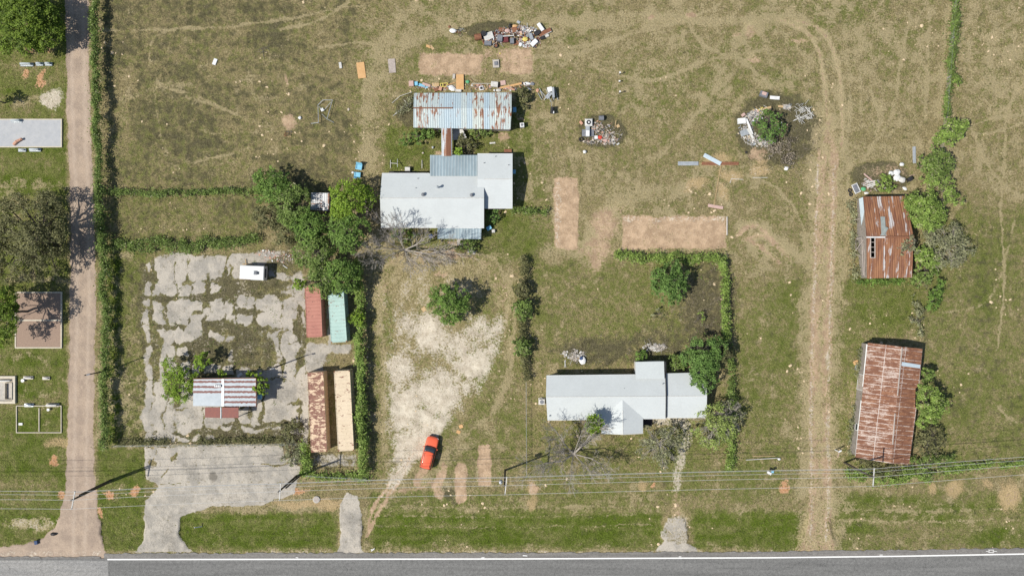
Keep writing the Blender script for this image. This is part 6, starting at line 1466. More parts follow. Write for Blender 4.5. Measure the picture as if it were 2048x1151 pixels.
# bicycles heap
def bicycle(label, px, py, rz, mat):
    p = G(px, py); root = thing('bicycle', label, 'bicycle', (p[0], p[1], hz(px, py)), 'discarded bicycles', radians(rz))
    for s in (-.5, .5):
        wl = local(MB().ring((s, 0, .12), .32, .025, 22, 6), 'wheel', M['rubber'], root); m_ = MB()
        for k in range(6): m_.cyl((s, 0, .12), (s + .3 * cos(k * pi / 3), .3 * sin(k * pi / 3), .12), .006, n=3)
        local(m_, 'spokes', M['chrome'], wl)
    local(MB().tube([(-.5, 0, .14), (-.1, .3, .16), (.35, .3, .16), (.0, -.05, .16), (-.1, .3, .16)], .022).tube([(-.5, 0, .14), (.0, -.05, .16)], .018).tube([(.35, .3, .16), (.5, 0, .14)], .02), 'frame', M[mat], root)
    local(MB().cbox((-.14, .46, .18), (.26, .12, .07)), 'saddle', M['black'], root); local(MB().tube([(.30, .5, .3), (.32, .42, .18), (.42, .46, .05)], .016), 'handlebar', M['chrome'], root)
bicycle('bicycle with grey wheels lying beside the small heap northwest', 922, 62, 10, 'steel'); bicycle('reddish bicycle lying south of the white cloth in the small heap', 915, 67, -25, 'rustm')
bag('cloth_heap', 'white cloth beside the two fallen bicycles', 'cloth', 906, 62, 1.1, .7, .3, 'white', 9); bag('plastic_bag', 'small black and orange bag west of the fallen bicycles', 'bag', 899, 54, .4, .4, .2, 'rustm', 11)
bx('board', 'western of two orange boards north of the dirt patch', 'board', 857, 93, .75, .4, .06, 'ply', -20); bx('board', 'eastern of two orange boards north of the dirt patch', 'board', 864, 95, .8, .4, .06, 'timber', -50)
bx('well_cover', 'square cement well cover in the grass of the dirt patch', 'well cover', 992, 128, 1.0, 1.25, .25, 'cement', 3); bx('metal_plate', 'dark rusty plate on the square cement well cover', 'plate', 992, 128, .55, .6, .1, 'grey', 8, .28)
bag('rubbish', 'yellow scrap by the dirt patch', 'scrap', 1000, 107, .3, .25, .12, 'yellow', 12)
# line north of the long shed
rubble('rubble', 'fine scraps along the north wall of the long shed', [(860, 174, 26, 5), (890, 174, 22, 5), (960, 174, 24, 6), (1020, 176, 26, 5), (1052, 168, 16, 5)], ['rustm', 'brick', 'grey', 'offwhite', 'timber', 'pinkish', 'board', 'black', 'timber', 'rustm'], 420, .08, .3, .5, .22)
bx('carton', 'pink grey carton at the west end of the shed rubbish line', 'carton', 823, 168, .75, .85, .4, 'pinkish', 3); bx('cooler', 'blue box beside the pink grey carton', 'box', 833, 168, .5, .6, .35, 'blue', 5)
sheet('metal_sheet', 'faded blue sheet slanting through the shed rubbish line', 'metal sheet', 847, 172, 1.6, .45, 'blue', -14, .08, corr=True); sheet('wood_board', 'pink board over the faded blue sheet', 'board', 853, 170, 1.3, .35, 'pinkish', -18, .2)
sheet('wood_board', 'tan board between the pink board and the yellow frame', 'board', 871, 170, 1.1, .55, 'timber', 2, .15); poles_('bent_tubing', 'yellow metal frame in the shed rubbish line', 'frame', [[(880, 167, .3), (896, 166, .3), (892, 173, .3), (882, 173, .3), (880, 167, .3)], [(886, 166, .35), (886, 174, .3)]], .08, 'yellow')
poles_('plank', 'long orange plank leading to the upright plywood', 'plank', [[(894, 170, .25), (911, 165, .2)]], .07, 'ply'); sheet('plywood', 'tall orange plywood sheet beside the long shed', 'plywood', 920, 165, 2.4, 1.2, 'ply', 91, .2, .05, 1)
bag('plastic_sheet', 'crumpled white plastic west of the tall orange plywood', 'plastic', 904, 177, 1.2, .8, .35, 'white', 14, rz=-30); bx('foam_sheet', 'cream panel at the foot of the tall orange plywood', 'panel', 917, 182, .95, .4, .12, 'offwhite', -3, .2)
bag('plastic_bag', 'round white bag by the crumpled plastic', 'bag', 894, 173, .4, .35, .3, 'bag', 15); bx('concrete_block', 'small pale block north of the orange plank', 'block', 908, 153, .4, .75, .2, 'cement', -4)
bx('wooden_drawer', 'brown open drawer by the shed roof edge', 'wooden_drawer', 873, 180, .7, .55, .3, 'rustm', 20); bx('wooden_drawer', 'reddish drawer right of the brown one', 'wooden_drawer', 881, 178, .5, .6, .35, 'brick', -15); bag('tub', 'bright green tub east of the tall plywood', 'tub', 935, 164, .6, .5, .3, 'green_pl', 17)
poles_('pipe', 'thin brown pipe slanting north of the green tub', 'pipe', [[(940, 156, .1), (947, 164, .3)]], .03, 'rustm'); poles_('pipe', 'long pale pipe along the shed rubbish line', 'pipe', [[(944, 167, .3), (984, 167, .3)]], .04, 'offwhite')
bx('appliance', 'white stove lying in the shed rubbish line', 'stove', 989, 170, 1.1, .8, .55, 'offwhite', -6); bx('fan_box', 'square white fan box by the shed roof', 'fan', 963, 177, .65, .65, .3, 'white', 10); bx('wire_screen', 'black grille on the square white fan box', 'grille', 963, 177, .4, .4, .04, 'black', 10, .3)
sheet('wood_board', 'pinkish square board east of the white stove', 'board', 1006, 166, .8, .7, 'pinkish', 8); sheet('plank', 'long orange plank on the east half of the shed rubbish line', 'plank', 1022, 172, 3.4, .3, 'ply', 12, .18, .06, 1)
sheet('plank', 'short brick red plank below the long orange plank', 'plank', 1021, 178, 1.4, .25, 'brick', -18, .2, .05); bag('bag', 'cream sack south of the white stove', 'sack', 997, 181, .8, .5, .35, 'offwhite', 18); bag('bag', 'small round cream sack beside the bigger one', 'sack', 989, 181, .35, .35, .3, 'bag', 19)
bag('clothes', 'white and blue clothes at the east end of the shed rubbish line', 'clothes', 1054, 168, 1.3, .55, .3, 'white', 20); bag('clothes', 'purple grey clothes beside the white ones', 'clothes', 1065, 168, .7, .5, .25, 'grey', 21)
p = G(1059, 177); tag(MB().slab([(p[0] - .4, p[1] + .3, .2), (p[0] - .15, p[1] - .35, .12), (p[0] + .4, p[1] - .25, .15)], .04).build('tarp', M['grey']), 'dark triangular tarp below the clothes', 'tarp')
# cart east of the long shed
poles_('cart_frame', 'tangled grey cart frame with sloping tailboard east of the long shed', 'cart', [[(1088, 200, .3), (1106, 176, .9)], [(1104, 175, 1.0), (1108, 200, .9)], [(1080, 180, .2), (1090, 192, .5)], [(1092, 178, .4), (1102, 204, .6)], [(1076, 186, .1), (1084, 200, .3)], [(1079, 176, .3), (1086, 196, .2)], [(1110, 178, .3), (1116, 200, .2)]], .05, 'steel')
sheet('steel_offcut', 'triangular grey panel on the tangled cart frame', 'panel', 1097, 192, 1.2, .6, 'steel', 50, .5); bx('carton', 'white square box on top of the tangled cart frame', 'box', 1099, 182, .75, .75, .15, 'white', 14, .9)
bx('steel_cabinet', 'tall pale steel cabinet on the east side of the tangled cart', 'cabinet', 1106, 188, .35, 1.6, 1.1, 'steel', 4); bag('cloth_heap', 'orange cloth on the west side of the tangled cart', 'cloth', 1075, 181, .5, .6, .25, 'brick', 22); poles_('pipe', 'thin pole from the cart down to the black grill', 'pole', [[(1104, 200, .5), (1103, 214, .6)]], .03, 'steel')
def grill():
    p = G(1104, 223); root = thing('grill', 'black barrel grill on legs with white shelf east of the long shed', 'grill', (p[0], p[1], 0))
    MB().cyl((p[0] - .1, p[1] - .5, .85), (p[0] + .05, p[1] + .5, .85), .27, n=14).build('barrel', M['black'], root); MB().box((p[0] + .1, p[1] - .35, 1.0), (.35, .35, .04)).build('shelf', M['white'], root)
    for sx, sy in ((-.2, -.4), (.2, -.4), (-.2, .4), (.2, .4)): MB().cyl((p[0] + sx, p[1] + sy, 0), (p[0] + sx * .6, p[1] + sy * .8, .7), .03).build('leg', M['black'], root)
grill()
def washer(label, px, py, s=.65, mat='white', rz=5):
    p = G(px, py); root = thing('washing_machine', label, 'washing machine', (p[0], p[1], 0)); MB().cbox((p[0], p[1], .45), (s, s, .9), .03, rz=radians(rz)).build('body', M[mat], root); MB().cyl((p[0], p[1], .9), (p[0], p[1], .915), s * .33, n=16).build('lid', M['grey'], root)
washer('white washing machine at the southeast corner of the long shed', 1044, 252)
bx('carton', 'small white box in the grass southeast of the dark grass gap', 'box', 985, 286, .9, .25, .1, 'offwhite', 5); bx('steel_tray', 'brown tray on the ground behind the east wing roof', 'tray', 1016, 302, 1.2, .5, .3, 'rustm', 0)
bag('bucket', 'grey bucket in the grass west of the walkway', 'bucket', 866, 295, .4, .4, .35, 'steel', 24); bag('rock', 'pale rock in the grass north of the middle house', 'rock', 846, 306, .35, .3, .25, 'stone', 25)
m_ = MB(); p = G(816, 339); tag(m_.cbox((p[0], p[1], .35), (.8, .6, .7), .03).build('pump_box', M['offwhite']), 'white pump box against the north wall of the middle house', 'pump'); bx('wood_pile', 'long dark plank stack along the north wall of the middle house', 'planks', 805, 345, 4.2, .3, .35, 'black', 0)
poles_('gate_post', 'thin post pair in the grass north of the middle house', 'gate', [[(781, 320, .1), (781, 336, .2)], [(781, 326, .9), (795, 327, .9)], [(795, 318, .1), (795, 334, 1.0)]], .05, 'offwhite'); poles_('gate_post', 'thin upright pipe just west of the porch roof', 'pipe', [[(844, 320, .1), (844, 337, .3)]], .05, 'offwhite')
poles_('loose_pipes', 'white pipes leaning at the west end of the long shed', 'pipes', [[(786, 232, .1), (812, 208, .5)], [(790, 229, .1), (822, 206, .8)], [(784, 206, .1), (800, 192, .4), (824, 184, .6)], [(808, 200, .3), (820, 214, .3)]], .035, 'offwhite')
# porch corner, east
bx('carton', 'pale blue box in the shade east of the front porch', 'box', 978, 456, .8, .6, .6, 'blue', 30); bx('chair', 'white plastic chair beside the pale blue box', 'chair', 987, 462, .5, .5, .45, 'offwhite', 5)
def wheelie(label, px, py, mat, rz):
    p = G(px, py); root = thing('wheelie_bin', label, 'bin', (p[0], p[1], 0)); r = radians(rz)
    MB().box((p[0], p[1], .5), (.42, .45, .95), r, taper=1.25).build('bin_body', M[mat], root); MB().cbox((p[0], p[1], 1.0), (.62, .68, .09), .03, rz=r).build('lid', M[mat], root)
    for s in (-1, 1): q = rot((s * .25, -.28, .12), 0, 0, r, (p[0], p[1], 0)); MB().cyl((q[0] - .03, q[1], .12), (q[0] + .03, q[1], .12), .12, n=10).build('wheel', M['rubber'], root)
wheelie('dark blue wheelie bin at the west corner of the front porch', 863, 473, 'dkblue', 20); tyre('tyre standing by the front wall of the middle house', 857, 465, .3, 20, 60)
p = G(881, 482); tag(MB().lathe((p[0], p[1], 0), [(.12, 0), (.12, .3), (.17, .32), (.17, .4), (.10, .55), (.02, .58)], 10).build('hydrant', M['yellow']), 'yellow hydrant in front of the middle house porch', 'hydrant')
bx('concrete_block', 'pale slab in the grass south of the middle house porch', 'slab', 943, 503, 1.2, .6, .15, 'cement', -15)
# open field north-west
sheet('plywood', 'orange plywood sheet lying alone in the field', 'plywood', 722.5, 141, 2.5, 1.25, 'ply', 97, .04, .04, 1)
sheet('board', 'grey weathered board lying alone east of the orange plywood', 'board', 784, 132, 2.2, 1.1, 'board', 95, .04, .04, 1)
sheet('board', 'small white card in the upper left of the field', 'card', 430, 124, 1.0, .55, 'white', 70, .05); sheet('board', 'pale bent card west of the orange plywood', 'card', 681, 131, .95, .4, 'offwhite', 100, .05)
def swing():
    root = thing('swing_frame', 'collapsed grey metal swing frame lying in the field', 'swing frame', G(648, 225))
    MB().tube([G(636, 210, .3), G(637, 245, .5), G(622, 247, .1)], .045).build('leg', M['steel'], root); MB().tube([G(636, 210, .3), G(646, 200, .4), G(665, 200, .4)], .045).build('top_bar', M['steel'], root)
    MB().tube([G(665, 200, .4), G(654, 238, .5), G(668, 245, .1)], .045).build('leg', M['steel'], root); MB().tube([G(638, 213, .3), G(647, 222, .25), G(662, 204, .4)], .035).build('brace', M['steel'], root); MB().tube([G(654, 238, .5), G(644, 228, .2)], .035).build('brace', M['steel'], root)
swing(); bx('loose_cushion', 'white square seat inside the collapsed swing frame', 'seat', 645, 220, .45, .5, .08, 'white', 30, .2)
def plastic_chair(label, px, py, mat, rz):
    p = G(px, py); root = thing('plastic_chair', label, 'chair', (p[0], p[1], hz(px, py)), None, radians(rz)); local(MB().cbox((0, 0, .4), (.95, .8, .07)), 'seat', M[mat], root); local(MB().cbox((0, .5, .7), (.95, .08, .65), rx=radians(-25)), 'backrest', M[mat], root)
    for sx in (-1, 1):
        for sy in (-1, 1): local(MB().cyl((sx * .4, sy * .32, 0), (sx * .36, sy * .28, .38), .035), 'leg', M[mat], root)
        local(MB().cbox((sx * .47, .05, .6), (.07, .8, .05)), 'armrest', M[mat], root)
plastic_chair('northern of the two pale blue chairs in the grass', 719, 335, 'blue', -10); plastic_chair('southern of the two pale blue chairs in the grass', 716, 350, 'blue', 175)
bag('plastic_bag', 'small white bag beside the pale blue chairs', 'bag', 706, 345, .4, .4, .25, 'bag', 26); bag('plastic_bag', 'white bag by the bare soil spot in the field', 'bag', 600, 236, .55, .5, .3, 'bag', 27); bag('plastic_bag', 'small white scrap east of the swing frame', 'scrap', 697, 219, .35, .45, .15, 'stone', 28)
rubble('brush_pile', 'small pile of brown sticks below the bare soil spot', [(578, 268, 12, 6)], ['rustm', 'timber', 'bark'], 30, .08, .25)
poles_('dead_branch', 'grey dead branches in the upper left of the field', 'branch', [[(515, 100, .05), (538, 92, .2)], [(520, 108, .05), (532, 96, .15), (540, 100, .1)], [(524, 96, .1), (528, 118, .1)], [(512, 104, .1), (534, 104, .15)]], .03, 'bark')
# heap with the white machine
rubble('rubble', 'grey ash and brick bits of the heap with the fan housing', [(1206, 262, 24, 16), (1196, 256, 12, 14), (1222, 272, 22, 12), (1218, 283, 18, 7), (1190, 282, 24, 6)], ['cement', 'board', 'board', 'brick', 'stone', 'grey', 'kerb', 'black', 'plank'], 520, .06, .26, .5, .2)
p = G(1177, 246); root = thing('fan_housing', 'round white fan housing at the northwest of the field heap', 'fan housing', (p[0], p[1], 0)); MB().cbox((p[0], p[1], .3), (1.2, 1.15, .5), .1).build('body', M['offwhite'], root); MB().ring((p[0], p[1], .56), .42, .05, 20, 6).build('rim', M['white'], root); MB().cyl((p[0], p[1], .54), (p[0], p[1], .565), .36, n=16).build('fan_opening', M['black'], root); MB().lathe((p[0], p[1], .56), [(.14, 0), (.14, .06), (.02, .1)], 10).build('hub', M['white'], root)
bx('appliance', 'pale grey cabinet joined below the round fan housing', 'cabinet', 1175, 259, .65, .9, .5, 'steel', 0); bx('appliance', 'white upright box below the pale grey cabinet', 'box', 1175, 268, .55, .9, .65, 'white', 0); bx('base_slab', 'dark grey base under the white box', 'base', 1176, 266, 1.9, 1.1, .15, 'grey', 0)
bx('crate', 'small orange crate west of the round fan housing', 'crate', 1162, 246, .6, .4, .3, 'brick', -50); drum('grey drum lying north of the field heap', 1202, 237, .38, .75, 'grey', 90); tyre('tyre at the southwest of the field heap', 1162, 279, .36); bag('bucket', 'red tub in the field heap', 'tub', 1200, 275, .75, .6, .35, 'red', 30); bx('carton', 'white carton left of the red tub', 'box', 1192, 275, .5, .5, .3, 'white', 4)
poles_('plank', 'pale upright plank at the east of the field heap', 'plank', [[(1230, 255, .2), (1232, 240, .5)]], .05, 'timber'); bx('board', 'small orange board at the east of the field heap', 'board', 1236, 252, .5, .5, .06, 'timber', 30); bx('concrete_block', 'pink block south of the red tub', 'block', 1210, 281, .6, .4, .25, 'pinkish', 4)
for i, (x, y, l) in enumerate(((1225, 280, 'white brick nearest the red tub, east side of the field heap'), (1228, 286, 'white brick just below the nearest one on the field heap'), (1236, 288, 'broken brick at the southeast corner of the field heap'))): bx('brick', l, 'brick', x, y, .45, .25, .14, 'offwhite', 15 * i, group='loose bricks on the field heap')
bag('toilet', 'small white pot alone south of the field heap', 'pot', 1169, 304, .55, .55, .5, 'white', 31)
for (x, y, hh, l) in ((1240, 145, 1.2, 'northernmost of three posts in the open field'), (1239, 162, .7, 'short middle one of three posts in the open field'), (1240, 183, 1.3, 'southernmost of three posts in the open field, with a pale cap')):
    p = G(x, y, hh); root = thing('post', l, 'post', (p[0], p[1], 0), 'posts in the open field'); MB().cyl((p[0], p[1], -.1), (p[0], p[1], hh), .07, .06, 8).build('shaft', M['board'], root); MB().cbox((p[0], p[1], hh + .04), (.26, .22, .08), .02).build('cap', M['white'], root)
# white rubble heap round the knobbly tree
rubble('rubble', 'white broken rubble of the heap round the knobbly tree', [(1492, 262, 16, 16), (1505, 278, 18, 12), (1500, 240, 16, 10), (1525, 285, 24, 10), (1512, 228, 16, 8), (1574, 214, 8, 5)], ['offwhite', 'cement', 'cement', 'board', 'stone', 'steel', 'grey'], 900, .06, .34, .4, .3)
rubble('rubble', 'pinkish scraps north of the knobbly tree', [(1520, 222, 20, 8), (1530, 222, 16, 8), (1560, 250, 14, 14), (1538, 250, 24, 24)], ['pinkish', 'timber', 'white', 'yellow'], 130, .08, .34, .4, .3)
bx('refrigerator', 'white refrigerator lying west of the knobbly tree', 'refrigerator', 1482, 243, 1.2, .85, .6, 'white', 6); sheet('metal_sheet', 'long bent white sheet beside the refrigerator', 'metal sheet', 1497, 254, 2.6, .3, 'white', -68, .35); bx('tank_lid', 'pale green tank door in the white rubble', 'door', 1488, 266, .9, 1.3, .3, 'steel', -72, .15); sheet('metal_sheet', 'second bent white sheet in the rubble, further south', 'metal sheet', 1499, 268, 1.8, .35, 'offwhite', -60, .4)
sheet('cardboard', 'tan sheet on top of the north side of the rubble heap', 'cardboard', 1534, 219, 1.1, .6, 'timber', 15, .35); bx('crate', 'small brown box northwest of the refrigerator', 'box', 1486, 230, .6, .45, .3, 'pinkish', 35); bx('board', 'tan board northeast of the knobbly tree', 'board', 1561, 213, .8, .35, .06, 'timber', -5)
bx('television', 'boxy old television north of the rubble heap', 'television', 1526, 190, 1.2, .8, .6, 'grey', -18); sheet('television_screen', 'pinkish panel on top of the boxy old television', 'panel', 1526, 189, .7, .5, 'pinkish', -18, .6); sheet('foam_sheet', 'bright white panel lying north of the rubble heap', 'panel', 1549, 196, 1.55, .52, 'white', -4, .06)  # the pinkish panel is the old television's screen
m_ = MB()
for i in range(60):
    a = RNG.uniform(-1.4, .9); x0_ = RNG.uniform(1588, 1618); y0_ = RNG.uniform(208, 240); L_ = RNG.uniform(8, 24); z_ = RNG.uniform(.1, .7)
    m_.tube([G(x0_, y0_, z_), G(x0_ + L_ * cos(a) * .5, y0_ - L_ * sin(a) * .5, z_ + RNG.uniform(-.2, .2))], .03, 5)
for q in (((1586, 242), (1626, 224)), ((1610, 214), (1628, 232)), ((1618, 216), (1624, 236)), ((1588, 240), (1612, 232))): m_.tube([G(*q[0], .4), G(*q[1], .5)], .05, 6)
tag(m_.build('branch_pile', M['offwhite']), 'bleached pile of white sticks and pipes east of the knobbly tree', 'branch pile')
tyre('pale ring south of the white rubble', 1492, 305, .18); bag('plastic_bag', 'white bag alone southeast of the rubble heap', 'bag', 1572, 337, .7, .65, .3, 'bag', 33); poles_('pipe', 'thin white pipe on the bare clay east of the metal strips', 'pipe', [[(1505, 355, .05), (1535, 355, .05)]], .03, 'white')
hedge('dead_brush', 'pinkish dead brush south of the white rubble heap', 'brush', [(1535, 290), (1560, 285), (1575, 300), (1560, 325)], 34, .6, 'leaf_dead', .35, ls=.16, gaps=.3, stems=False)
# long metal strips
sheet('metal_sheet', 'grey corrugated strip lying alone west of the crossed strips', 'metal sheet', 1376, 327, 3.2, .62, 'steel', 0, .05, .03, 1, True); sheet('metal_sheet', 'long rust brown strip running east to west on the clay', 'metal sheet', 1440, 327, 5.8, .5, 'rustm', 0, .04, .03, 1, True); sheet('metal_sheet', 'pale grey strip lying diagonally over the rust brown strip', 'metal sheet', 1424, 319, 3.0, .62, 'zinc', -28, .14, .03, 1, True)
poles_('pipe', 'long brown pipe running south from the crossed strips', 'pipe', [[(1442, 332, .08), (1434, 375, .06), (1428, 412, .06)]], .05, 'timber'); bx('board', 'pinkish board at the foot of the long brown pipe', 'board', 1431, 413, 2.4, .5, .08, 'pinkish', -10); poles_('pipe', 'short white bent pipe right of the long brown pipe', 'pipe', [[(1460, 366, .05), (1463, 357, .05), (1486, 359, .05)]], .03, 'white')
poles_('kerb_stones', 'row of small kerb stones at the east end of the wide dirt bed', 'kerb stones', [[(1454, 433, .1), (1454, 470, .1)]], .12, 'cement')
# north of the holed barn
def frame_(name, label, px, py, L, W_, rz, mat): 
    p = G(px, py); r = radians(rz); m_ = MB()
    for (ox, oy, l_, w_) in ((0, W_ / 2, L, .09), (0, -W_ / 2, L, .09), (L / 2 - .045, 0, .09, W_ - .1), (-L / 2 + .045, 0, .09, W_ - .1)): q = rot((ox, oy, 0), 0, 0, r, (p[0], p[1], .2)); m_.box(q, (l_, w_, .1), r)
    root = thing(name, label, 'window frame', (p[0], p[1], 0)); m_.build('frame', M[mat], root); MB().box((p[0], p[1], .18), (L - .2, W_ - .2, .03), r).build('pane', M['grey'], root)
frame_('window_frame', 'white window frame lying northwest of the holed barn', 1711, 377, 1.5, .85, -65, 'white'); tyre('upper tyre of the two northwest of the holed barn', 1699, 381, .32); tyre('lower tyre of the two northwest of the holed barn', 1701, 389, .3)
bag('tub', 'green bowl beside the white window frame', 'bowl', 1726, 378, .75, .6, .3, 'green_pl', 35)
for i, (x, y, r_, l) in enumerate(((1740, 358, -40, 'longest pink plank north of the holed barn'), (1744, 363, 10, 'first cream plank beside the longest pink plank'), (1746, 367, 14, 'second cream plank just below the first'), (1744, 371, 18, 'third cream plank nearest the holed barn'))): bx('plank', l, 'plank', x, y, 1.9 if i else 2.6, .22, .08, 'offwhite' if i else 'pinkish', r_, .06 * i + .05, group='loose planks north of the holed barn')
for (x, y, L_, sd, l) in ((1781, 347, .9, 41, 'left white bag of the bag pile north of the holed barn'), (1792, 345, 1.1, 42, 'topmost white bag of the bag pile north of the holed barn'), (1793, 356, 1.2, 43, 'middle white bag of the bag pile north of the holed barn'), (1803, 360, 1.1, 44, 'cream lowest bag of the bag pile north of the holed barn'), (1802, 329, .7, 45, 'single small white bag above the bag pile')): bag('rubbish_bag', l, 'bag', x, y, L_, L_ * .85, .5, 'bag' if sd != 44 else 'offwhite', sd)
wheelie('dark bin at the east end of the white bag pile', 1815, 359, 'black', 35); poles_('plank', 'thin plank running east from the dark bin', 'plank', [[(1818, 351, .1), (1830, 350, .1)]], .05, 'pinkish'); sheet('metal_sheet', 'narrow grey strip standing north of the bag pile', 'metal sheet', 1828, 310, 2.6, .5, 'steel', 92, .05, .03, 1, True)
poles_('dead_branch', 'fallen branches close to the north wall of the holed barn', 'branch', [[(1776, 385, .1), (1790, 378, .3), (1803, 380, .2)], [(1780, 382, .1), (1808, 372, .3)], [(1784, 386, .1), (1788, 375, .3)]], .04, 'bark'); bag('rubbish_bag', 'flattened white scrap near the north wall of the holed barn', 'scrap', 1809, 377, .8, .45, .2, 'white', 46, rz=-30); bag('rubbish_bag', 'white scrap by the northwest corner of the holed barn', 'scrap', 1732, 386, .7, .35, .2, 'white', 47)
# around the long barn and roadside
sheet('wood_board', 'small orange panel leaning by the west wall of the long barn', 'panel', 1711, 724, .8, .6, 'ply', 20); sheet('metal_sheet', 'grey sheet on the ground west of the long barn', 'metal sheet', 1716, 735, 1.0, .8, 'steel', -20)
def yard_post():
    p = G(1679, 903, 1.6); root = thing('mailbox_post', 'white post with short arm west of the long barn', 'post', (p[0], p[1], 0)); MB().cyl((p[0], p[1], -.1), (p[0], p[1], 1.6), .09, n=8).build('post', M['white'], root); MB().box((p[0] + .05, p[1] + .1, 1.62), (.55, .2, .1), .5).build('arm', M['white'], root)
yard_post(); poles_('fallen_rail', 'fallen white rail below the white post', 'rail', [[(1675, 914, .05), (1680, 898, .3)]], .05, 'pinkish')
poles_('pipe', 'upper of the two long thin pipes in the grass by the dirt track', 'pipe', [[(1505, 911, .08), (1550, 911, .08)]], .05, 'timber'); poles_('pipe', 'lower of the two long thin pipes in the grass by the dirt track', 'pipe', [[(1492, 919, .08), (1556, 915, .08)]], .06, 'offwhite'); bag('plastic_bag', 'white bag at the end of the two long pipes', 'bag', 1558, 917, .45, .35, .2, 'bag', 51)
def mailbox():
    p = G(1541, 944, 1.0); root = thing('mailbox', 'white and blue mailbox on a post under the wires by the dirt track', 'mailbox', (p[0], p[1], 0)); MB().box((p[0], p[1], .5), (.1, .1, 1.0)).build('post', M['board'], root); MB().cbox((p[0] - .2, p[1] - .05, 1.1), (.75, .4, .25), .08, rz=radians(-30)).build('box', M['white'], root); MB().cbox((p[0] + .3, p[1] + .15, 1.1), (.35, .35, .3), .05).build('newspaper_box', M['blue'], root)
mailbox()
def ac_unit():
    p = G(1084, 803, .7); root = thing('air_conditioner', 'square white air conditioner beside the west wall of the front house', 'air conditioner', (p[0], p[1], 0)); MB().cbox((p[0], p[1], .4), (.85, .85, .75), .04).build('housing', M['offwhite'], root); MB().cyl((p[0], p[1], .775), (p[0], p[1], .79), .32, n=18).build('fan_grille', M['grey'], root); MB().box((p[0], p[1], -.0), (1.1, 1.1, .1)).build('pad', M['cement'], root)
ac_unit(); bag('bucket', 'white bucket north of the square air conditioner', 'bucket', 1083, 796, .35, .35, .35, 'white', 52)
rubble('branch_rubble', 'bleached twigs and scraps behind the west half of the front house', [(1146, 706, 22, 10), (1150, 715, 14, 6)], ['bark_pale', 'offwhite', 'bark_pale'], 130, .15, .4, .2, .3); rubble('branch_rubble', 'bleached twigs behind the rear room of the front house', [(1310, 694, 24, 8)], ['bark_pale', 'offwhite', 'bark_pale'], 110, .15, .45, .2, .3)
p = G(1165, 720); tag(MB().lump((p[0], p[1], .25), (1.0, 1.3, .5), 61, 12, 8, .2).build('tarp', M['white']), 'crumpled white tarp among twigs behind the front house', 'tarp'); bag('tarp', 'dark cloth over the crumpled white tarp', 'cloth', 1163, 716, .7, .7, .6, 'dkblue', 62); poles_('plank', 'thin plank ending at the crumpled white tarp', 'plank', [[(1141, 716, .1), (1159, 716, .2)]], .05, 'timber'); poles_('sticks', 'small crossed pale sticks near the white tarp', 'sticks', [[(1129, 734, .05), (1131, 719, .1)], [(1132, 734, .05), (1129, 720, .1)]], .05, 'offwhite')
bx('board', 'lower orange square scrap northeast of the orange car', 'board', 917, 863, .62, .5, .05, 'ply', -20); bx('board', 'upper orange square scrap northeast of the orange car', 'board', 922, 852, .62, .55, .05, 'ply', 20); bx('board', 'tan square board in the gravel yard west of the round tree', 'board', 848, 618, .7, .7, .05, 'timber', 35)
p = G(633, 998); root = thing('manhole', 'round concrete manhole in the ground south of the containers', 'manhole', (p[0], p[1], 0)); MB().lathe((p[0], p[1], -.05), [(.55, 0), (.55, .16), (.50, .18)], 20).build('collar', M['cement'], root); MB().cyl((p[0], p[1], .12), (p[0], p[1], .15), .36, n=20).build('cover', M['board'], root)
def marker(label, px, py, tx, ty, h, mat='white'):
    a = G(px, py); b = G(tx, ty, h); tag(MB().cyl((a[0], a[1], -.3), b, .07, .07, 8).lathe((b[0], b[1], b[2]), [(.07, 0), (.08, .03), (.02, .08)], 8).build('marker_post', M[mat]), label, 'marker post')
marker('leaning white marker post in the grassy ditch below the apron', 402, 1053, 389, 1054, .8)
p = G(108, 1067); tag(MB().lump((p[0], p[1], .1), (1.0, .5, .5), 63).build('culvert', M['black']), 'dark culvert mouth at the lane corner in the cemetery', 'culvert'); bx('utility_box', 'blue grey box in the grass near the lane corner', 'box', 74, 1083, .5, .6, .35, 'dkblue', 10)
bx('drain_kerb', 'white chevron kerb piece by the middle driveway', 'kerb', 746, 1098, .7, .12, .12, 'white', 40)
sheet('board', 'white metal sheet on the ground north of the kiosk', 'sheet', 480, 749, .85, .4, 'white', 35, .1); poles_('lock_bar', 'pale plank on the weeds east of the camper', 'plank', [[(566, 530, .05), (575, 536, .05)]], .08, 'offwhite'); poles_('tow_bar', 'rusty tow bar north of the camper', 'bar', [[(491, 518, .2), (492, 528, .2)], [(485, 528, .2), (505, 528, .2)]], .07, 'timber')
rubble('rubble', 'scattered pale bricks and scraps northeast of the camper', [(555, 512, 36, 12), (568, 515, 20, 10), (530, 505, 20, 6)], ['white', 'offwhite', 'brick', 'stone', 'pinkish', 'board'], 150, .06, .26, .4, .05)
rubble('rubble', 'scraps under the weeds north of the holed barn', [(1760, 375, 30, 8), (1735, 365, 12, 8)], ['white', 'board', 'offwhite', 'pinkish', 'bark_pale'], 90, .08, .3, .4, .1)

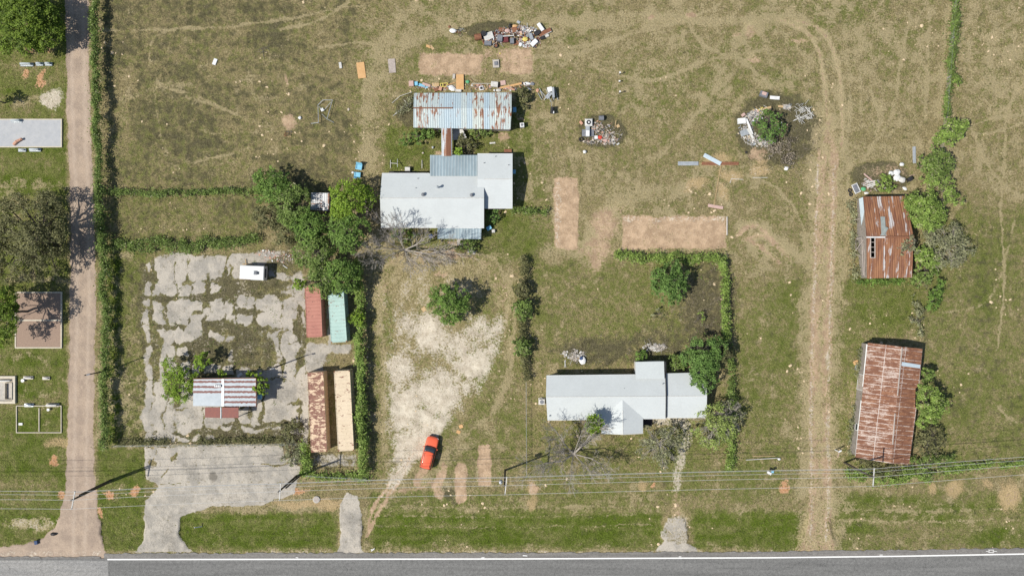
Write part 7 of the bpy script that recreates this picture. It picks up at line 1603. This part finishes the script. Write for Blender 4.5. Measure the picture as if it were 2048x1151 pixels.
# ------------------------------------------------------------------ ground cover
def scatter(n, wfun, seed):
    r = np.random.default_rng(seed); x = r.uniform(-83, 83, n * 3); y = r.uniform(-48, 48, n * 3)
    p = wfun(x, y); k = r.random(n * 3) < p; return x[k][:n], y[k][:n]
hard = np.clip(np.maximum.reduce([soil * 1.1, conc * 1.6, pale * .8, red * .9, lane * 2, hw * 3]), 0, 1)
blocked = np.zeros(XX.shape)
for b_ in ((764, 347, 967, 454), (955, 308, 1025, 415), (1095, 752, 1412, 836), (828, 186, 1022, 257), (388, 758, 530, 812), (1730, 394, 1825, 555), (1722, 690, 1838, 925), (610, 575, 700, 684), (620, 744, 712, 903)): blocked = np.maximum(blocked, rect(*b_, 2, 3))
free = np.clip(1 - hard - blocked, 0, 1)
def tufts(name, kind_mat, x, y, hgt, per, seed, spread=.10, wid=.035, label=None):
    r = np.random.default_rng(seed); n = len(x); N = n * per
    bx_ = np.repeat(x, per) + r.normal(size=N) * spread; by_ = np.repeat(y, per) + r.normal(size=N) * spread
    bz = samp(zz, bx_, by_); a = r.uniform(0, 2 * pi, N); hh = np.repeat(hgt * r.uniform(.5, 1.3, n), per) * r.uniform(.6, 1.2, N); lean = r.uniform(.2, 1.1, N)
    w_ = wid * r.uniform(.6, 1.5, N); b2 = a + pi / 2
    tip = np.stack([bx_ + np.cos(a) * hh * lean, by_ + np.sin(a) * hh * lean, bz + hh], -1)
    p0 = np.stack([bx_ - np.cos(b2) * w_, by_ - np.sin(b2) * w_, bz - .02], -1); p1 = np.stack([bx_ + np.cos(b2) * w_, by_ + np.sin(b2) * w_, bz - .02], -1)
    V = np.stack([p0, p1, tip], 1).reshape(-1, 3); T = np.arange(3 * N).reshape(N, 3); rn = np.repeat(np.clip(np.repeat(r.random(n), per) * .7 + r.random(N) * .4 - .05, 0, 1), 3)
    o = mesh_np(name, V, T, M[kind_mat], None, {'rnd': rn}); tag(o, label, None, None, 'stuff'); o['category'] = 'grass'; return o
x, y = scatter(42000, lambda x, y: samp(free * np.clip(.45 + .6 * lush - .75 * dark - .3 * dry, .03, 1), x, y) * .55, 1)
tufts('grass', 'blade', x, y, .13, 5, 2, label='short rough grass covering the field and verges')
x, y = scatter(40000, lambda x, y: samp(free * np.clip(dry * 1.2 - .1, .02, 1), x, y) * .6, 3)
tufts('dry_grass', 'straw', x, y, .10, 4, 4, .12, .05, label='dry straw coloured grass on the trodden ground')
x, y = scatter(15000, lambda x, y: samp(free * np.clip(dark * 1.3 - .35, 0, 1), x, y) * .8, 5)
tufts('dead_weeds', 'weed_dark', x, y, .28, 6, 6, .14, .025, label='brown dead weeds in the rough ground')
x, y = scatter(3400, lambda x, y: samp(np.clip(np.maximum.reduce([lot * (1 - lotc) * .9, rect(215, 495, 620, 890, 8, 1) * np.clip(dark, 0, 1) * (1 - np.clip(conc, 0, 1))]), 0, 1), x, y), 7)
tufts('weeds', 'leaf_vine', x, y, .22, 7, 8, .16, .05, label='low weeds growing through the cracked slab')
x, y = scatter(1500, lambda x, y: samp(np.maximum.reduce([ell(500, 590, 60, 14, .5), ell(555, 615, 30, 30, .5), ell(345, 650, 30, 70, .5) * .6, ell(480, 520, 40, 16, .5), ell(250, 520, 16, 40, .5), ell(650, 725, 40, 10, .5), ell(900, 495, 90, 14, .5), ell(400, 1060, 26, 34, .5) * .3]), x, y) * .7, 21)
tufts('vines', 'leaf_bright', x, y, .16, 7, 22, .20, .06, label='bright creeping vines over the slab and by the porch')
x, y = scatter(5000, lambda x, y: samp(np.maximum.reduce([ell(1410, 620, 55, 90, .5), ell(1340, 690, 70, 40, .5), ell(1200, 700, 90, 26, .5) * .6, ell(1590, 290, 46, 55, .4), ell(620, 500, 60, 20, .5), ell(590, 545, 40, 26, .5), ell(455, 700, 70, 40, .5), ell(680, 720, 34, 26, .5), ell(600, 880, 20, 70, .5)]) * free, x, y), 23)
tufts('scrub', 'leaf_dead', x, y, .5, 8, 24, .25, .025, label='knee-high brown scrub in the unmown corners')
x, y = scatter(1500, lambda x, y: samp(np.maximum.reduce([ell(1400, 640, 50, 100, .5), ell(1340, 690, 70, 40, .5), ell(590, 545, 40, 26, .5), ell(1590, 290, 46, 55, .4) * .5, ell(455, 700, 70, 40, .5)]) * free, x, y) * (vnoise(x * .5, y * .5, 5) > .5), 25)
tufts('green_scrub', 'leaf_vine_bright', x, y, .4, 9, 26, .28, .05, label='green regrowth among the brown scrub')
# pale rosettes dotted over the field
x, y = scatter(1500, lambda x, y: samp(free, x, y) * sst(vnoise(x * .13, y * .13, 61), .50, .78) * 1.6 * (np.abs(y) < 47) * .5, 9)
root = thing('pale_rosettes', 'pale dry clumps dotted over the field', 'plants', (0, 0, 0)); root['kind'] = 'stuff'
m_ = MB()
for i, (a, b) in enumerate(zip(x, y)):
    if a < -69 or samp(lush, np.array([a]), np.array([b]))[0] > .93: continue
    s = RNG.uniform(.14, .38) if RNG.random() < .85 else RNG.uniform(.4, .65)
    m_.lump((a, b, gz(a, b) + .02), (s, s * RNG.uniform(.6, 1), s * .35), i, 7, 3, .35, RNG.uniform(0, 6))
M['rosette'] = plain('pale dry rosette', (.66, .53, .35), (.50, .39, .25), 9, .9); m_.build('clump', M['rosette'], root)
